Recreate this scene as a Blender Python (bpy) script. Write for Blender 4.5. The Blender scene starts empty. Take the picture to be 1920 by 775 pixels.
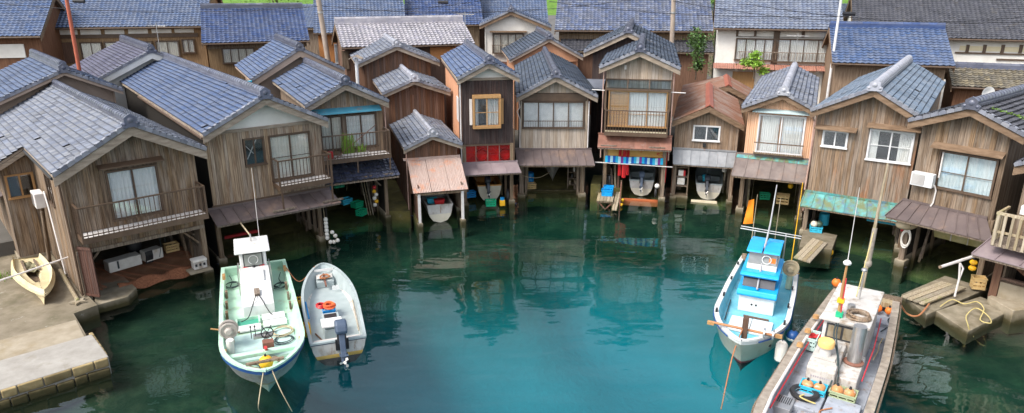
import bpy, math, random
import numpy as np
from mathutils import Matrix, Vector
random.seed(7)
SC = bpy.context.scene
COL = SC.collection
# ------------------------------------------------------------------ camera
F, TH, CH, CX, CY = 1300.0, math.radians(18), 11.0, 960.0, 387.5
cam = bpy.data.cameras.new('camera')
cam.sensor_width = 36.0
cam.lens = 36.0 * F / 1920.0
cam.clip_start, cam.clip_end = 0.1, 3000.0
camo = bpy.data.objects.new('camera', cam)
COL.objects.link(camo)
camo.location = (0, 0, CH)
camo.rotation_euler = (math.pi / 2 - TH, 0, 0)
SC.camera = camo
# ------------------------------------------------------------------ sky and sun (soft overcast daylight)
SUN_EL, SUN_AZ = math.radians(50), math.radians(234)
world = bpy.data.worlds.new('World')
SC.world = world
world.use_nodes = True
wn = world.node_tree
wn.nodes.clear()
sky = wn.nodes.new('ShaderNodeTexSky')
sky.sky_type = 'NISHITA'
sky.sun_disc = False
sky.sun_elevation = SUN_EL
sky.sun_rotation = SUN_AZ
sky.dust_density = 3.0
sky.air_density = 1.0
hs_ = wn.nodes.new('ShaderNodeHueSaturation')
hs_.inputs['Saturation'].default_value = 0.45
bg = wn.nodes.new('ShaderNodeBackground')
bg.inputs['Strength'].default_value = 0.15
wo = wn.nodes.new('ShaderNodeOutputWorld')
wn.links.new(sky.outputs[0], hs_.inputs['Color'])
wn.links.new(hs_.outputs[0], bg.inputs[0])
wn.links.new(bg.outputs[0], wo.inputs[0])
sl = bpy.data.lights.new('sun', 'SUN')
sl.energy = 1.35
sl.angle = math.radians(20)
sl.color = (1.0, 0.95, 0.88)
so = bpy.data.objects.new('sun', sl)
COL.objects.link(so)
sd = Vector((math.sin(SUN_AZ) * math.cos(SUN_EL), math.cos(SUN_AZ) * math.cos(SUN_EL), math.sin(SUN_EL)))
so.rotation_euler = sd.to_track_quat('Z', 'Y').to_euler()
SC.view_settings.view_transform = 'Standard'
SC.view_settings.look = 'None'
SC.view_settings.gamma = 1.0
SC.view_settings.use_curve_mapping = False
SC.view_settings.exposure = 1.15
SC.cycles.use_denoising = True
SC.cycles.max_bounces = 8
SC.cycles.transparent_max_bounces = 12
SC.cycles.caustics_reflective = False
SC.cycles.caustics_refractive = False

# ------------------------------------------------------------------ photo pixel -> place
s_, c_ = math.sin(TH), math.cos(TH)
def ray(x, y):
    u, v = (x - CX) / F, (y - CY) / F
    return Vector((u, c_ - v * s_, -s_ - v * c_))
def at(x, y, z=0.0):
    r = ray(x, y)
    t = (z - CH) / r.z
    return Vector((r.x * t, r.y * t, z))

# ------------------------------------------------------------------ materials
MATS = {}
def mat(name, c1, c2=None, rough=0.7, scale=(3, 3, 3), rnd=0.0, bump=0.0, bscale=None, metal=0.0,
        stain=None, spec=0.4, contrast=(0.3, 0.7), sat_rnd=0.0, coat=0.0):
    """noise between two colours + per-piece variation + optional stains with a shape of their own"""
    if name in MATS:
        return MATS[name]
    m = bpy.data.materials.new(name)
    m.use_nodes = True
    nt = m.node_tree
    N, L = nt.nodes, nt.links
    b = N['Principled BSDF']
    b.inputs['Roughness'].default_value = rough
    b.inputs['Metallic'].default_value = metal
    b.inputs['Specular IOR Level'].default_value = spec
    b.inputs['Coat Weight'].default_value = coat
    b.inputs['Coat Roughness'].default_value = 0.15
    c2 = c2 or c1
    geo = N.new('ShaderNodeNewGeometry')
    oi = N.new('ShaderNodeObjectInfo')
    add = N.new('ShaderNodeMath'); add.operation = 'ADD'
    L.new(geo.outputs['Random Per Island'], add.inputs[0]); L.new(oi.outputs['Random'], add.inputs[1])
    fr = N.new('ShaderNodeMath'); fr.operation = 'FRACT'
    L.new(add.outputs[0], fr.inputs[0])
    mp = N.new('ShaderNodeMapping')
    mp.inputs['Scale'].default_value = scale
    L.new(geo.outputs['Position'], mp.inputs['Vector'])
    off = N.new('ShaderNodeCombineXYZ')
    mul = N.new('ShaderNodeMath'); mul.operation = 'MULTIPLY'; mul.inputs[1].default_value = 37.0
    L.new(fr.outputs[0], mul.inputs[0])
    if rnd > 0:
        L.new(mul.outputs[0], off.inputs[2]); L.new(off.outputs[0], mp.inputs['Location'])
    nz = N.new('ShaderNodeTexNoise')
    nz.inputs['Scale'].default_value = 1.0; nz.inputs['Detail'].default_value = 5.0; nz.inputs['Roughness'].default_value = 0.62
    L.new(mp.outputs[0], nz.inputs['Vector'])
    rp = N.new('ShaderNodeValToRGB')
    rp.color_ramp.elements[0].position, rp.color_ramp.elements[1].position = contrast
    rp.color_ramp.elements[0].color = (*c1, 1); rp.color_ramp.elements[1].color = (*c2, 1)
    L.new(nz.outputs['Fac'], rp.inputs[0])
    col = rp.outputs[0]
    if rnd > 0:
        hv = N.new('ShaderNodeHueSaturation')
        mr = N.new('ShaderNodeMapRange')
        mr.inputs['To Min'].default_value = 1 - rnd; mr.inputs['To Max'].default_value = 1 + rnd
        L.new(fr.outputs[0], mr.inputs[0]); L.new(mr.outputs[0], hv.inputs['Value'])
        if sat_rnd > 0:
            m3 = N.new('ShaderNodeMath'); m3.operation = 'MULTIPLY'; m3.inputs[1].default_value = 7.31
            f3 = N.new('ShaderNodeMath'); f3.operation = 'FRACT'
            L.new(fr.outputs[0], m3.inputs[0]); L.new(m3.outputs[0], f3.inputs[0])
            mr2 = N.new('ShaderNodeMapRange')
            mr2.inputs['To Min'].default_value = 1 - sat_rnd; mr2.inputs['To Max'].default_value = 1 + sat_rnd * 0.4
            L.new(f3.outputs[0], mr2.inputs[0]); L.new(mr2.outputs[0], hv.inputs['Saturation'])
        L.new(col, hv.inputs['Color'])
        col = hv.outputs[0]
    stains = stain if isinstance(stain, list) else ([stain] if stain else [])
    for k, (sc_, sz, lo, hi) in enumerate(stains):
        mp2 = N.new('ShaderNodeMapping'); mp2.inputs['Scale'].default_value = sz if isinstance(sz, tuple) else (sz,) * 3
        mp2.inputs['Location'].default_value = (11.3 * (k + 1), 4.7, 2.1)
        L.new(geo.outputs['Position'], mp2.inputs['Vector'])
        n2 = N.new('ShaderNodeTexNoise'); n2.inputs['Scale'].default_value = 1.0; n2.inputs['Detail'].default_value = 6.0
        n2.inputs['Roughness'].default_value = 0.68
        L.new(mp2.outputs[0], n2.inputs['Vector'])
        m2 = N.new('ShaderNodeMapRange'); m2.inputs['From Min'].default_value = lo; m2.inputs['From Max'].default_value = hi
        L.new(n2.outputs['Fac'], m2.inputs[0])
        mx = N.new('ShaderNodeMix'); mx.data_type = 'RGBA'
        L.new(m2.outputs[0], mx.inputs['Factor']); L.new(col, mx.inputs['A']); mx.inputs['B'].default_value = (*sc_, 1)
        col = mx.outputs['Result']
    L.new(col, b.inputs['Base Color'])
    if bump > 0:
        bp = N.new('ShaderNodeBump'); bp.inputs['Strength'].default_value = 1.0; bp.inputs['Distance'].default_value = bump
        if bscale:
            mp3 = N.new('ShaderNodeMapping'); mp3.inputs['Scale'].default_value = bscale
            L.new(geo.outputs['Position'], mp3.inputs['Vector'])
            n3 = N.new('ShaderNodeTexNoise'); n3.inputs['Scale'].default_value = 1.0; n3.inputs['Detail'].default_value = 4.0
            L.new(mp3.outputs[0], n3.inputs['Vector']); L.new(n3.outputs['Fac'], bp.inputs['Height'])
        else:
            L.new(nz.outputs['Fac'], bp.inputs['Height'])
        L.new(bp.outputs[0], b.inputs['Normal'])
    MATS[name] = m
    return m

def add_tide(m, hi=.22):
    """dark algae left by the tide on everything that stands in the water"""
    nt = m.node_tree; b = nt.nodes['Principled BSDF']; src = b.inputs['Base Color'].links[0].from_socket
    geo = nt.nodes.new('ShaderNodeNewGeometry'); sx = nt.nodes.new('ShaderNodeSeparateXYZ'); nt.links.new(geo.outputs['Position'], sx.inputs[0])
    nz = nt.nodes.new('ShaderNodeTexNoise'); nz.inputs['Scale'].default_value = 3.0; nt.links.new(geo.outputs['Position'], nz.inputs['Vector'])
    ad = nt.nodes.new('ShaderNodeMath'); ad.operation = 'MULTIPLY_ADD'; ad.inputs[1].default_value = -.3; nt.links.new(nz.outputs['Fac'], ad.inputs[0]); nt.links.new(sx.outputs[2], ad.inputs[2])
    mr = nt.nodes.new('ShaderNodeMapRange'); mr.inputs['From Min'].default_value = hi; mr.inputs['From Max'].default_value = -.08; nt.links.new(ad.outputs[0], mr.inputs[0])
    mx = nt.nodes.new('ShaderNodeMix'); mx.data_type = 'RGBA'; nt.links.new(mr.outputs[0], mx.inputs['Factor']); nt.links.new(src, mx.inputs['A']); mx.inputs['B'].default_value = (.05, .042, .014, 1)
    nt.links.new(mx.outputs['Result'], b.inputs['Base Color'])
V = (22, 22, 1.1)      # vertical grain
def wood(name, c1, c2, rnd=0.22, stain=None, rough=0.8):
    return mat(name, c1, c2, rough, V, rnd, 0.004, (40, 40, 2), stain=stain, spec=0.25, sat_rnd=0.25, contrast=(.36, .64))
def tilemat(name, c1, c2, rnd=0.22, rough=0.32, stain=None, sat=0.3):
    return mat(name, c1, c2, rough, (1.3, 1.3, 1.3), rnd, stain=stain, spec=0.55, sat_rnd=sat)

W_BROWN = wood('weathered brown boards', (.095, .06, .036), (.26, .18, .112), .26, ((.30, .25, .20), (6, 6, .6), .48, .72))
W_GREY = wood('silver grey boards', (.18, .12, .078), (.39, .295, .205), .2, ((.19, .095, .045), (4, 4, .8), .55, .8))
W_PALE = wood('pale weathered boards', (.30, .23, .17), (.47, .39, .31), .16, ((.22, .15, .10), (6, 6, .7), .6, .8))
W_DARK = wood('dark stained siding', (.038, .024, .022), (.075, .052, .047), .14, ((.15, .11, .09), (6, 6, .5), .62, .85))
W_RUSSET = wood('russet boards', (.10, .05, .03), (.17, .09, .055), .25)
W_ORANGE = wood('rust streaked boards', (.135, .09, .058), (.30, .21, .14), .22,
                [((.28, .11, .04), (2.2, 2.2, .35), .54, .74), ((.30, .26, .22), (6, 6, .6), .5, .72)])
W_TAN = wood('greyed tan boards', (.17, .11, .07), (.32, .23, .155), .2, ((.13, .085, .06), (3, 3, .6), .55, .8))
W_BARGE = mat('weathered bargeboard', (.20, .155, .115), (.40, .33, .26), .8, (2, 2, 9), .12, .004, (4, 4, 30), spec=.25)
W_BARGED = mat('brown bargeboard', (.12, .075, .045), (.25, .17, .11), .8, (2, 2, 9), .12, .004, (4, 4, 30), spec=.25)
W_POST = wood('old post', (.10, .066, .04), (.27, .205, .145), .25)
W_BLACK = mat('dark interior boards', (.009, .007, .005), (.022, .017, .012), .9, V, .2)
W_FRAME = mat('brown window frame', (.075, .048, .03), (.11, .07, .045), .5, (4, 4, 4))
W_OCHRE = mat('orange wood frame', (.36, .19, .075), (.47, .27, .11), .55, V, .1)
RAIL = mat('brown railing', (.075, .045, .028), (.12, .078, .05), .45, (3, 3, 3))
BLUE = tilemat('blue glazed tile', (.065, .097, .185), (.098, .14, .24), .07, .32, [((.05, .065, .11), (.9, .9, .9), .56, .8), ((.16, .18, .22), (2.2, 2.2, 2.2), .64, .8)])
BLUE2 = tilemat('periwinkle glazed tile', (.073, .103, .18), (.108, .146, .235), .07, .32, [((.055, .07, .105), (.9, .9, .9), .56, .8), ((.17, .18, .2), (2.5, 2.5, 2.5), .64, .8)])
BLUE3 = tilemat('deep blue glazed tile', (.03, .05, .125), (.065, .10, .215), .15, .22)
GREYT = tilemat('mottled grey blue tile', (.115, .13, .17), (.205, .225, .27), .17, .5, [((.08, .08, .09), 2.5, .58, .8), ((.20, .19, .13), 1.4, .62, .78)], .6)
SLATE = tilemat('slate tile', (.03, .042, .066), (.075, .097, .135), .15, .42, [((.13, .13, .11), 2.2, .6, .82), ((.05, .06, .05), .9, .55, .75)])
CHAR = tilemat('charcoal tile', (.045, .047, .058), (.09, .09, .105), .2, .45, ((.16, .13, .07), 1.5, .6, .85))
NAVY = tilemat('blackish navy tile', (.022, .026, .045), (.055, .062, .095), .3, .16)
PALET = tilemat('pale silver tile', (.27, .255, .28), (.42, .40, .42), .12, .5, ((.22, .22, .30), 2.5, .5, .8))
STEELB = tilemat('steel blue ribbed tile', (.12, .165, .225), (.18, .225, .285), .05, .36, ((.15, .155, .15), 1.6, .6, .8))
RIDGE = tilemat('ridge tile', (.055, .06, .09), (.13, .14, .185), .25, .35)
RIDGEP = tilemat('pale ridge tile', (.25, .26, .31), (.42, .43, .47), .2, .45)
VERGE = tilemat('verge end tile', (.11, .12, .155), (.26, .265, .30), .2, .4)
PLASTER = mat('white plaster', (.66, .63, .57), (.80, .78, .73), .85, (1.2, 1.2, 1.2), 0, stain=((.5, .44, .36), (3, 3, .5), .62, .9))
BEIGE = mat('beige mortar', (.34, .25, .19), (.43, .33, .26), .85, (1.5, 1.5, 1.5))
SALMON = mat('salmon plaster', (.55, .26, .14), (.66, .35, .21), .85, (2, 2, .6), 0, stain=((.42, .24, .16), (5, 5, .5), .6, .9))
ORANGEP = mat('orange plaster', (.62, .25, .08), (.74, .34, .13), .85, (1.5, 1.5, 1.5))
PEACH = mat('peach corrugated sheet', (.60, .34, .20), (.70, .44, .29), .6, (3, 3, .5), .06, stain=((.32, .16, .09), (8, 8, .5), .62, .85))
M_BROWN = mat('brown standing seam metal', (.10, .075, .072), (.155, .12, .112), .42, (2, 2, 2), .12, stain=((.26, .17, .12), 1.2, .55, .8), spec=.5)
M_MAUVE = mat('mauve brown sheet metal', (.20, .155, .165), (.28, .225, .225), .45, (2, 2, 2), .08, stain=((.33, .26, .22), 2, .6, .85))
M_PINK = mat('faded pink corrugated metal', (.36, .255, .215), (.45, .345, .30), .5, (3, 3, 3), .06, stain=((.52, .21, .10), 1.6, .54, .72))
M_GREY = mat('grey sheet with rust', (.20, .21, .225), (.31, .32, .335), .42, (2.5, 2.5, 2.5), .1, stain=((.42, .17, .06), (4, 4, 2.5), .62, .72))
M_PATINA = mat('turquoise patina copper', (.045, .25, .235), (.14, .38, .365), .6, (2.2, 2.2, 2.2), .2,
               stain=[((.13, .16, .075), (2.5, 2.5, 1.2), .42, .6), ((.09, .16, .23), (3.5, 3.5, 2), .5, .66)])
M_GREYPAT = mat('grey metal with patina', (.13, .10, .09), (.22, .18, .16), .3, (2, 2, 2), .1, stain=((.23, .15, .11), (2.5, 2.5, 1.5), .55, .75))
M_RUST = mat('rusted red metal', (.14, .06, .04), (.25, .115, .08), .65, (3, 3, 3), .12, stain=((.25, .18, .15), 3.5, .55, .75))
M_RED = mat('red brown corrugated roof', (.17, .08, .05), (.25, .13, .085), .5, (1.2, 1.2, 1.2), .06, stain=((.26, .22, .19), 1.1, .46, .72))
M_REDR = mat('oxide red ridge', (.30, .085, .055), (.38, .13, .08), .5)
M_ALU = mat('white aluminium', (.62, .62, .62), (.72, .72, .72), .4)
M_STEEL = mat('steel', (.42, .41, .40), (.58, .57, .55), .3, (4, 4, 4), metal=.8)
M_BLACK = mat('black rubber', (.012, .012, .013), (.03, .03, .032), .55)
CONC = mat('stained concrete', (.14, .115, .075), (.25, .21, .15), .9, (1.4, 1.4, 1.4), 0, .006, (14, 14, 14), stain=[((.115, .10, .055), 1.1, .5, .75), ((.42, .39, .33), 3.1, .62, .8)])
CONCL = mat('pale concrete', (.25, .205, .14), (.37, .32, .24), .9, (2, 2, 2), .1, .005, (14, 14, 14), stain=((.25, .19, .10), 1.3, .55, .8))
MOSS = mat('mossy concrete', (.06, .055, .018), (.165, .14, .04), .92, (1.6, 1.6, 1.6), .1, .008, (12, 12, 12), stain=((.17, .15, .10), 1.7, .58, .78))
STONE = mat('yellowed quay stone', (.21, .15, .065), (.35, .27, .135), .9, (3, 3, 3), .25, .01, (9, 9, 9))
CURT = mat('white curtain', (.74, .74, .72), (.86, .86, .84), .85, (9, 9, .4), 0)
CURTB = mat('pale blue curtain', (.45, .60, .66), (.75, .80, .80), .85, (5, 5, .4), 0)
CURTW = mat('cream curtain', (.72, .67, .57), (.84, .80, .72), .85, (9, 9, .4), 0)
SHOJI = mat('shoji orange wood screen', (.52, .27, .09), (.62, .35, .13), .6, (6, 6, 1))
FROST = mat('frosted glass', (.62, .63, .63), (.78, .78, .77), .35, (4, 4, 4), spec=.6)
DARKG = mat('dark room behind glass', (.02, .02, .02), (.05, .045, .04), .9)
GROUND = mat('earth and asphalt ground', (.07, .065, .055), (.12, .11, .095), .95, (.6, .6, .6))
GRASSM = mat('grass slope', (.05, .12, .014), (.13, .24, .03), .95, (1.5, 1.5, 1.5))
LEAF = mat('leaf', (.035, .09, .018), (.10, .20, .035), .6, (6, 6, 6), .5, sat_rnd=.3)
LEAFB = mat('bright leaf', (.12, .25, .02), (.22, .36, .04), .6, (6, 6, 6), .4)
BARK = mat('bark', (.06, .045, .03), (.11, .085, .06), .9)
TEALST = mat('teal painted strip', (.05, .25, .36), (.10, .34, .45), .5, (2, 2, 2), stain=((.25, .24, .22), 3, .56, .76))
WHITEP = mat('white gelcoat', (.62, .62, .60), (.76, .76, .74), .38, (2, 2, 2), 0, stain=[((.42, .33, .22), (4, 4, 1.4), .58, .8), ((.30, .17, .08), (7, 7, 1.1), .66, .8)], spec=.45)
WHITED = mat('weathered white gelcoat', (.44, .42, .385), (.60, .58, .55), .5, (2, 2, 2), 0, stain=[((.27, .205, .145), (3, 3, 1.6), .5, .7), ((.22, .10, .045), (6, 6, 1.2), .6, .72)])
CREAM = mat('cream hull', (.60, .55, .43), (.70, .65, .53), .4, (2, 2, 2), stain=((.45, .36, .22), (2.5, 2.5, 1), .6, .8))
MINT = mat('mint green deck', (.38, .60, .46), (.50, .71, .56), .5, (1.6, 1.6, 1.6), stain=[((.42, .38, .22), 2.2, .56, .76), ((.25, .27, .18), 6.0, .6, .74)])
SEAF = mat('pale blue green deck', (.42, .58, .55), (.54, .69, .65), .55, (1.6, 1.6, 1.6), stain=((.50, .44, .28), 2.4, .6, .78))
AQUA = mat('aqua deck', (.10, .40, .52), (.20, .52, .62), .5, (1.8, 1.8, 1.8), stain=[((.45, .52, .52), 2.5, .58, .78), ((.20, .26, .26), 6, .6, .74)])
SKYB = mat('bright blue paint', (.0, .29, .66), (.015, .37, .77), .4, (2, 2, 2), stain=((.05, .42, .70), 3, .6, .85))
NAVYB = mat('navy blue paint', (.01, .055, .20), (.02, .09, .27), .4, (2, 2, 2))
BLUEP = mat('blue plastic', (.01, .21, .55), (.02, .30, .64), .4, (2, 2, 2))
CYANP = mat('cyan plastic', (.03, .42, .60), (.06, .50, .67), .45, (3, 3, 3))
GREENP = mat('green plastic', (.01, .33, .16), (.02, .42, .21), .4)
GREYH = mat('grey fibreglass', (.31, .37, .37), (.41, .46, .46), .45, (1.8, 1.8, 1.8), stain=((.33, .34, .30), 2.2, .6, .82))
LGREY = mat('lavender grey deck', (.26, .285, .33), (.39, .41, .45), .6, (2.2, 2.2, 2.2), .15, stain=[((.24, .15, .09), 2.6, .56, .74), ((.14, .14, .14), 5.5, .58, .72)])
REDP = mat('red paint', (.42, .015, .02), (.55, .03, .03), .4)
REDHOSE = mat('red hose', (.50, .02, .04), (.60, .04, .05), .45)
BOTTOM = mat('dark bottom paint', (.02, .018, .02), (.05, .035, .035), .7)
YELLOW = mat('yellow float', (.78, .40, .01), (.85, .48, .03), .45, (4, 4, 4))
ORANGE = mat('orange float', (.72, .15, .02), (.80, .22, .04), .45, (4, 4, 4))
ORANGEFLAG = mat('orange flag cloth', (.70, .19, .004), (.78, .25, .008), .7)
WHITEF = mat('white float', (.66, .62, .55), (.80, .77, .71), .6, (5, 5, 5), stain=((.45, .33, .18), 4, .58, .78))
ROPE = mat('rope', (.36, .29, .18), (.50, .42, .28), .9)
ROPEY = mat('yellow rope', (.52, .42, .15), (.64, .53, .22), .9)
ROPED = mat('dark rope', (.02, .035, .04), (.05, .07, .07), .9)
ROPEO = mat('brown red rope', (.33, .12, .05), (.46, .2, .09), .9)
PVC = mat('white pipe', (.60, .56, .53), (.72, .69, .66), .5)
PVCP = mat('pinkish downpipe', (.42, .26, .21), (.52, .35, .29), .5)
MOTOR = mat('black outboard', (.014, .018, .026), (.04, .05, .065), .3, coat=.3)
MOTORB = mat('slate blue outboard', (.05, .075, .12), (.09, .12, .17), .38)
POLEC = mat('utility pole concrete', (.30, .24, .19), (.40, .33, .27), .85, (2, 2, 2))
REDPOLE = mat('rusty red pole', (.36, .085, .045), (.45, .13, .07), .6, (2, 2, 2))
WIRE = mat('black cable', (.015, .015, .018), (.02, .02, .024), .6)
PLANKW = wood('dock planks', (.24, .18, .10), (.42, .35, .24), .2, ((.24, .24, .09), 1.6, .55, .75))
CRATEY = mat('sandy crate', (.62, .42, .17), (.70, .50, .24), .6)
KAYAK = mat('cream hull plastic', (.60, .50, .29), (.69, .60, .39), .5, (1.5, 1.5, 1.5), stain=((.42, .32, .16), 2.2, .58, .78))

for m_ in (CONC, CONCL, W_POST, STONE): add_tide(m_)
def simple_nodes(name):
    m = bpy.data.materials.new(name); m.use_nodes = True
    nt = m.node_tree; nt.nodes.clear()
    out = nt.nodes.new('ShaderNodeOutputMaterial')
    return m, nt, out
def schlick(nt, f0, normal=None):
    lw = nt.nodes.new('ShaderNodeLayerWeight'); lw.inputs[0].default_value = .5
    if normal: nt.links.new(normal, lw.inputs['Normal'])
    pw = nt.nodes.new('ShaderNodeMath'); pw.operation = 'POWER'; pw.inputs[1].default_value = 5
    ma = nt.nodes.new('ShaderNodeMath'); ma.operation = 'MULTIPLY_ADD'; ma.inputs[1].default_value = 1 - f0; ma.inputs[2].default_value = f0
    nt.links.new(lw.outputs['Facing'], pw.inputs[0]); nt.links.new(pw.outputs[0], ma.inputs[0])
    return ma.outputs[0]
def glass_mat(name, tint, refl):
    m, nt, out = simple_nodes(name)
    t = nt.nodes.new('ShaderNodeBsdfTransparent'); t.inputs[0].default_value = (*tint, 1)
    g = nt.nodes.new('ShaderNodeBsdfGlossy'); g.inputs['Roughness'].default_value = .04
    f = schlick(nt, refl)
    mx = nt.nodes.new('ShaderNodeMixShader')
    nt.links.new(f, mx.inputs[0]); nt.links.new(t.outputs[0], mx.inputs[1]); nt.links.new(g.outputs[0], mx.inputs[2])
    nt.links.new(mx.outputs[0], out.inputs[0])
    return m
GLASS = glass_mat('window glass', (.95, .96, .96), .10)
GLASSB = glass_mat('bluish canopy glass', (.62, .74, .84), .2)
GLASSR = glass_mat('red film glass', (.95, .33, .16), .04)
def net_mat():
    m, nt, out = simple_nodes('red fishing net')
    geo = nt.nodes.new('ShaderNodeNewGeometry')
    n1 = nt.nodes.new('ShaderNodeTexNoise'); n1.inputs['Scale'].default_value = 6
    nt.links.new(geo.outputs['Position'], n1.inputs['Vector'])
    rp = nt.nodes.new('ShaderNodeValToRGB')
    rp.color_ramp.elements[0].color = (.22, .075, .03, 1); rp.color_ramp.elements[1].color = (.46, .20, .11, 1)
    nt.links.new(n1.outputs['Fac'], rp.inputs[0])
    d = nt.nodes.new('ShaderNodeBsdfDiffuse'); nt.links.new(rp.outputs[0], d.inputs[0])
    t = nt.nodes.new('ShaderNodeBsdfTransparent')
    facs = []
    for dirv in ((18, 18, 0), (18, -18, 12)):
        mp = nt.nodes.new('ShaderNodeMapping'); mp.inputs['Rotation'].default_value = (0.3, 0.2, math.atan2(dirv[1], dirv[0]))
        nt.links.new(geo.outputs['Position'], mp.inputs['Vector'])
        w = nt.nodes.new('ShaderNodeTexWave'); w.inputs['Scale'].default_value = 5.5; w.inputs['Distortion'].default_value = 1.2
        nt.links.new(mp.outputs[0], w.inputs['Vector']); facs.append(w.outputs['Fac'])
    mx_ = nt.nodes.new('ShaderNodeMath'); mx_.operation = 'MAXIMUM'
    nt.links.new(facs[0], mx_.inputs[0]); nt.links.new(facs[1], mx_.inputs[1])
    mr = nt.nodes.new('ShaderNodeMapRange'); mr.inputs['From Min'].default_value = .35; mr.inputs['From Max'].default_value = .6
    nt.links.new(mx_.outputs[0], mr.inputs[0])
    mx = nt.nodes.new('ShaderNodeMixShader')
    nt.links.new(mr.outputs[0], mx.inputs[0]); nt.links.new(t.outputs[0], mx.inputs[1]); nt.links.new(d.outputs[0], mx.inputs[2])
    nt.links.new(mx.outputs[0], out.inputs[0])
    return m
NET = net_mat()
NETS = mat('red net twine', (.27, .10, .05), (.42, .19, .10), .9)
def water_mat():
    m, nt, out = simple_nodes('harbour water')
    N, L = nt.nodes, nt.links
    geo = N.new('ShaderNodeNewGeometry')
    def noise(sc, det, rot=0):
        mp = N.new('ShaderNodeMapping'); mp.inputs['Scale'].default_value = sc; mp.inputs['Rotation'].default_value = (0, 0, rot)
        L.new(geo.outputs['Position'], mp.inputs['Vector'])
        n = N.new('ShaderNodeTexNoise'); n.inputs['Scale'].default_value = 1; n.inputs['Detail'].default_value = det; n.inputs['Roughness'].default_value = .45
        n.inputs['Distortion'].default_value = .4
        L.new(mp.outputs[0], n.inputs['Vector']); return n.outputs['Fac']
    b0 = N.new('ShaderNodeBump'); b0.inputs['Distance'].default_value = .05
    L.new(noise((.13, .42, 1), 1, .1), b0.inputs['Height'])
    b1 = N.new('ShaderNodeBump'); L.new(b0.outputs[0], b1.inputs['Normal']); b1.inputs['Distance'].default_value = .028
    L.new(noise((.42, 1.05, 1), 2, .12), b1.inputs['Height'])
    b2 = N.new('ShaderNodeBump'); b2.inputs['Distance'].default_value = .0042
    L.new(noise((2.0, 3.4, 1), 2, -.2), b2.inputs['Height']); L.new(b1.outputs[0], b2.inputs['Normal'])
    g = N.new('ShaderNodeBsdfGlossy'); g.inputs['Roughness'].default_value = .02; L.new(b2.outputs[0], g.inputs['Normal'])
    t = N.new('ShaderNodeBsdfTransparent'); t.inputs[0].default_value = (1, 1, 1, 1)
    f = schlick(nt, .085, b2.outputs[0])
    mx = N.new('ShaderNodeMixShader')
    L.new(f, mx.inputs[0]); L.new(t.outputs[0], mx.inputs[1]); L.new(g.outputs[0], mx.inputs[2])
    L.new(mx.outputs[0], out.inputs['Surface'])
    va = N.new('ShaderNodeVolumeAbsorption')
    va.inputs['Color'].default_value = (0.0, .83, .875, 1); va.inputs['Density'].default_value = .44
    L.new(va.outputs[0], out.inputs['Volume'])
    return m
WATER = water_mat()
SEABED = mat('weedy stones and silt', (.018, .017, .007), (.062, .055, .022), .95, (.9, .9, .9), 0, .05, (3, 3, 3),
             stain=[((.016, .022, .007), .8, .46, .62), ((.12, .105, .055), 2.4, .68, .78)])
def silt_by_depth():      # fine silt covers the stones on the deep floor of the cove
    nt = SEABED.node_tree; b = nt.nodes['Principled BSDF']; src = b.inputs['Base Color'].links[0].from_socket
    geo = nt.nodes.new('ShaderNodeNewGeometry'); sx = nt.nodes.new('ShaderNodeSeparateXYZ'); nt.links.new(geo.outputs['Position'], sx.inputs[0])
    nz = nt.nodes.new('ShaderNodeTexNoise'); nz.inputs['Scale'].default_value = .5; nt.links.new(geo.outputs['Position'], nz.inputs['Vector'])
    ad = nt.nodes.new('ShaderNodeMath'); ad.operation = 'ADD'; nt.links.new(sx.outputs[2], ad.inputs[0]); nt.links.new(nz.outputs['Fac'], ad.inputs[1])
    mr = nt.nodes.new('ShaderNodeMapRange'); mr.inputs['From Min'].default_value = -.9; mr.inputs['From Max'].default_value = -3.9; nt.links.new(ad.outputs[0], mr.inputs[0])
    mx = nt.nodes.new('ShaderNodeMix'); mx.data_type = 'RGBA'; nt.links.new(mr.outputs[0], mx.inputs['Factor']); nt.links.new(src, mx.inputs['A']); mx.inputs['B'].default_value = (.31, .385, .37, 1)
    nt.links.new(mx.outputs['Result'], b.inputs['Base Color'])
silt_by_depth()

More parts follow.
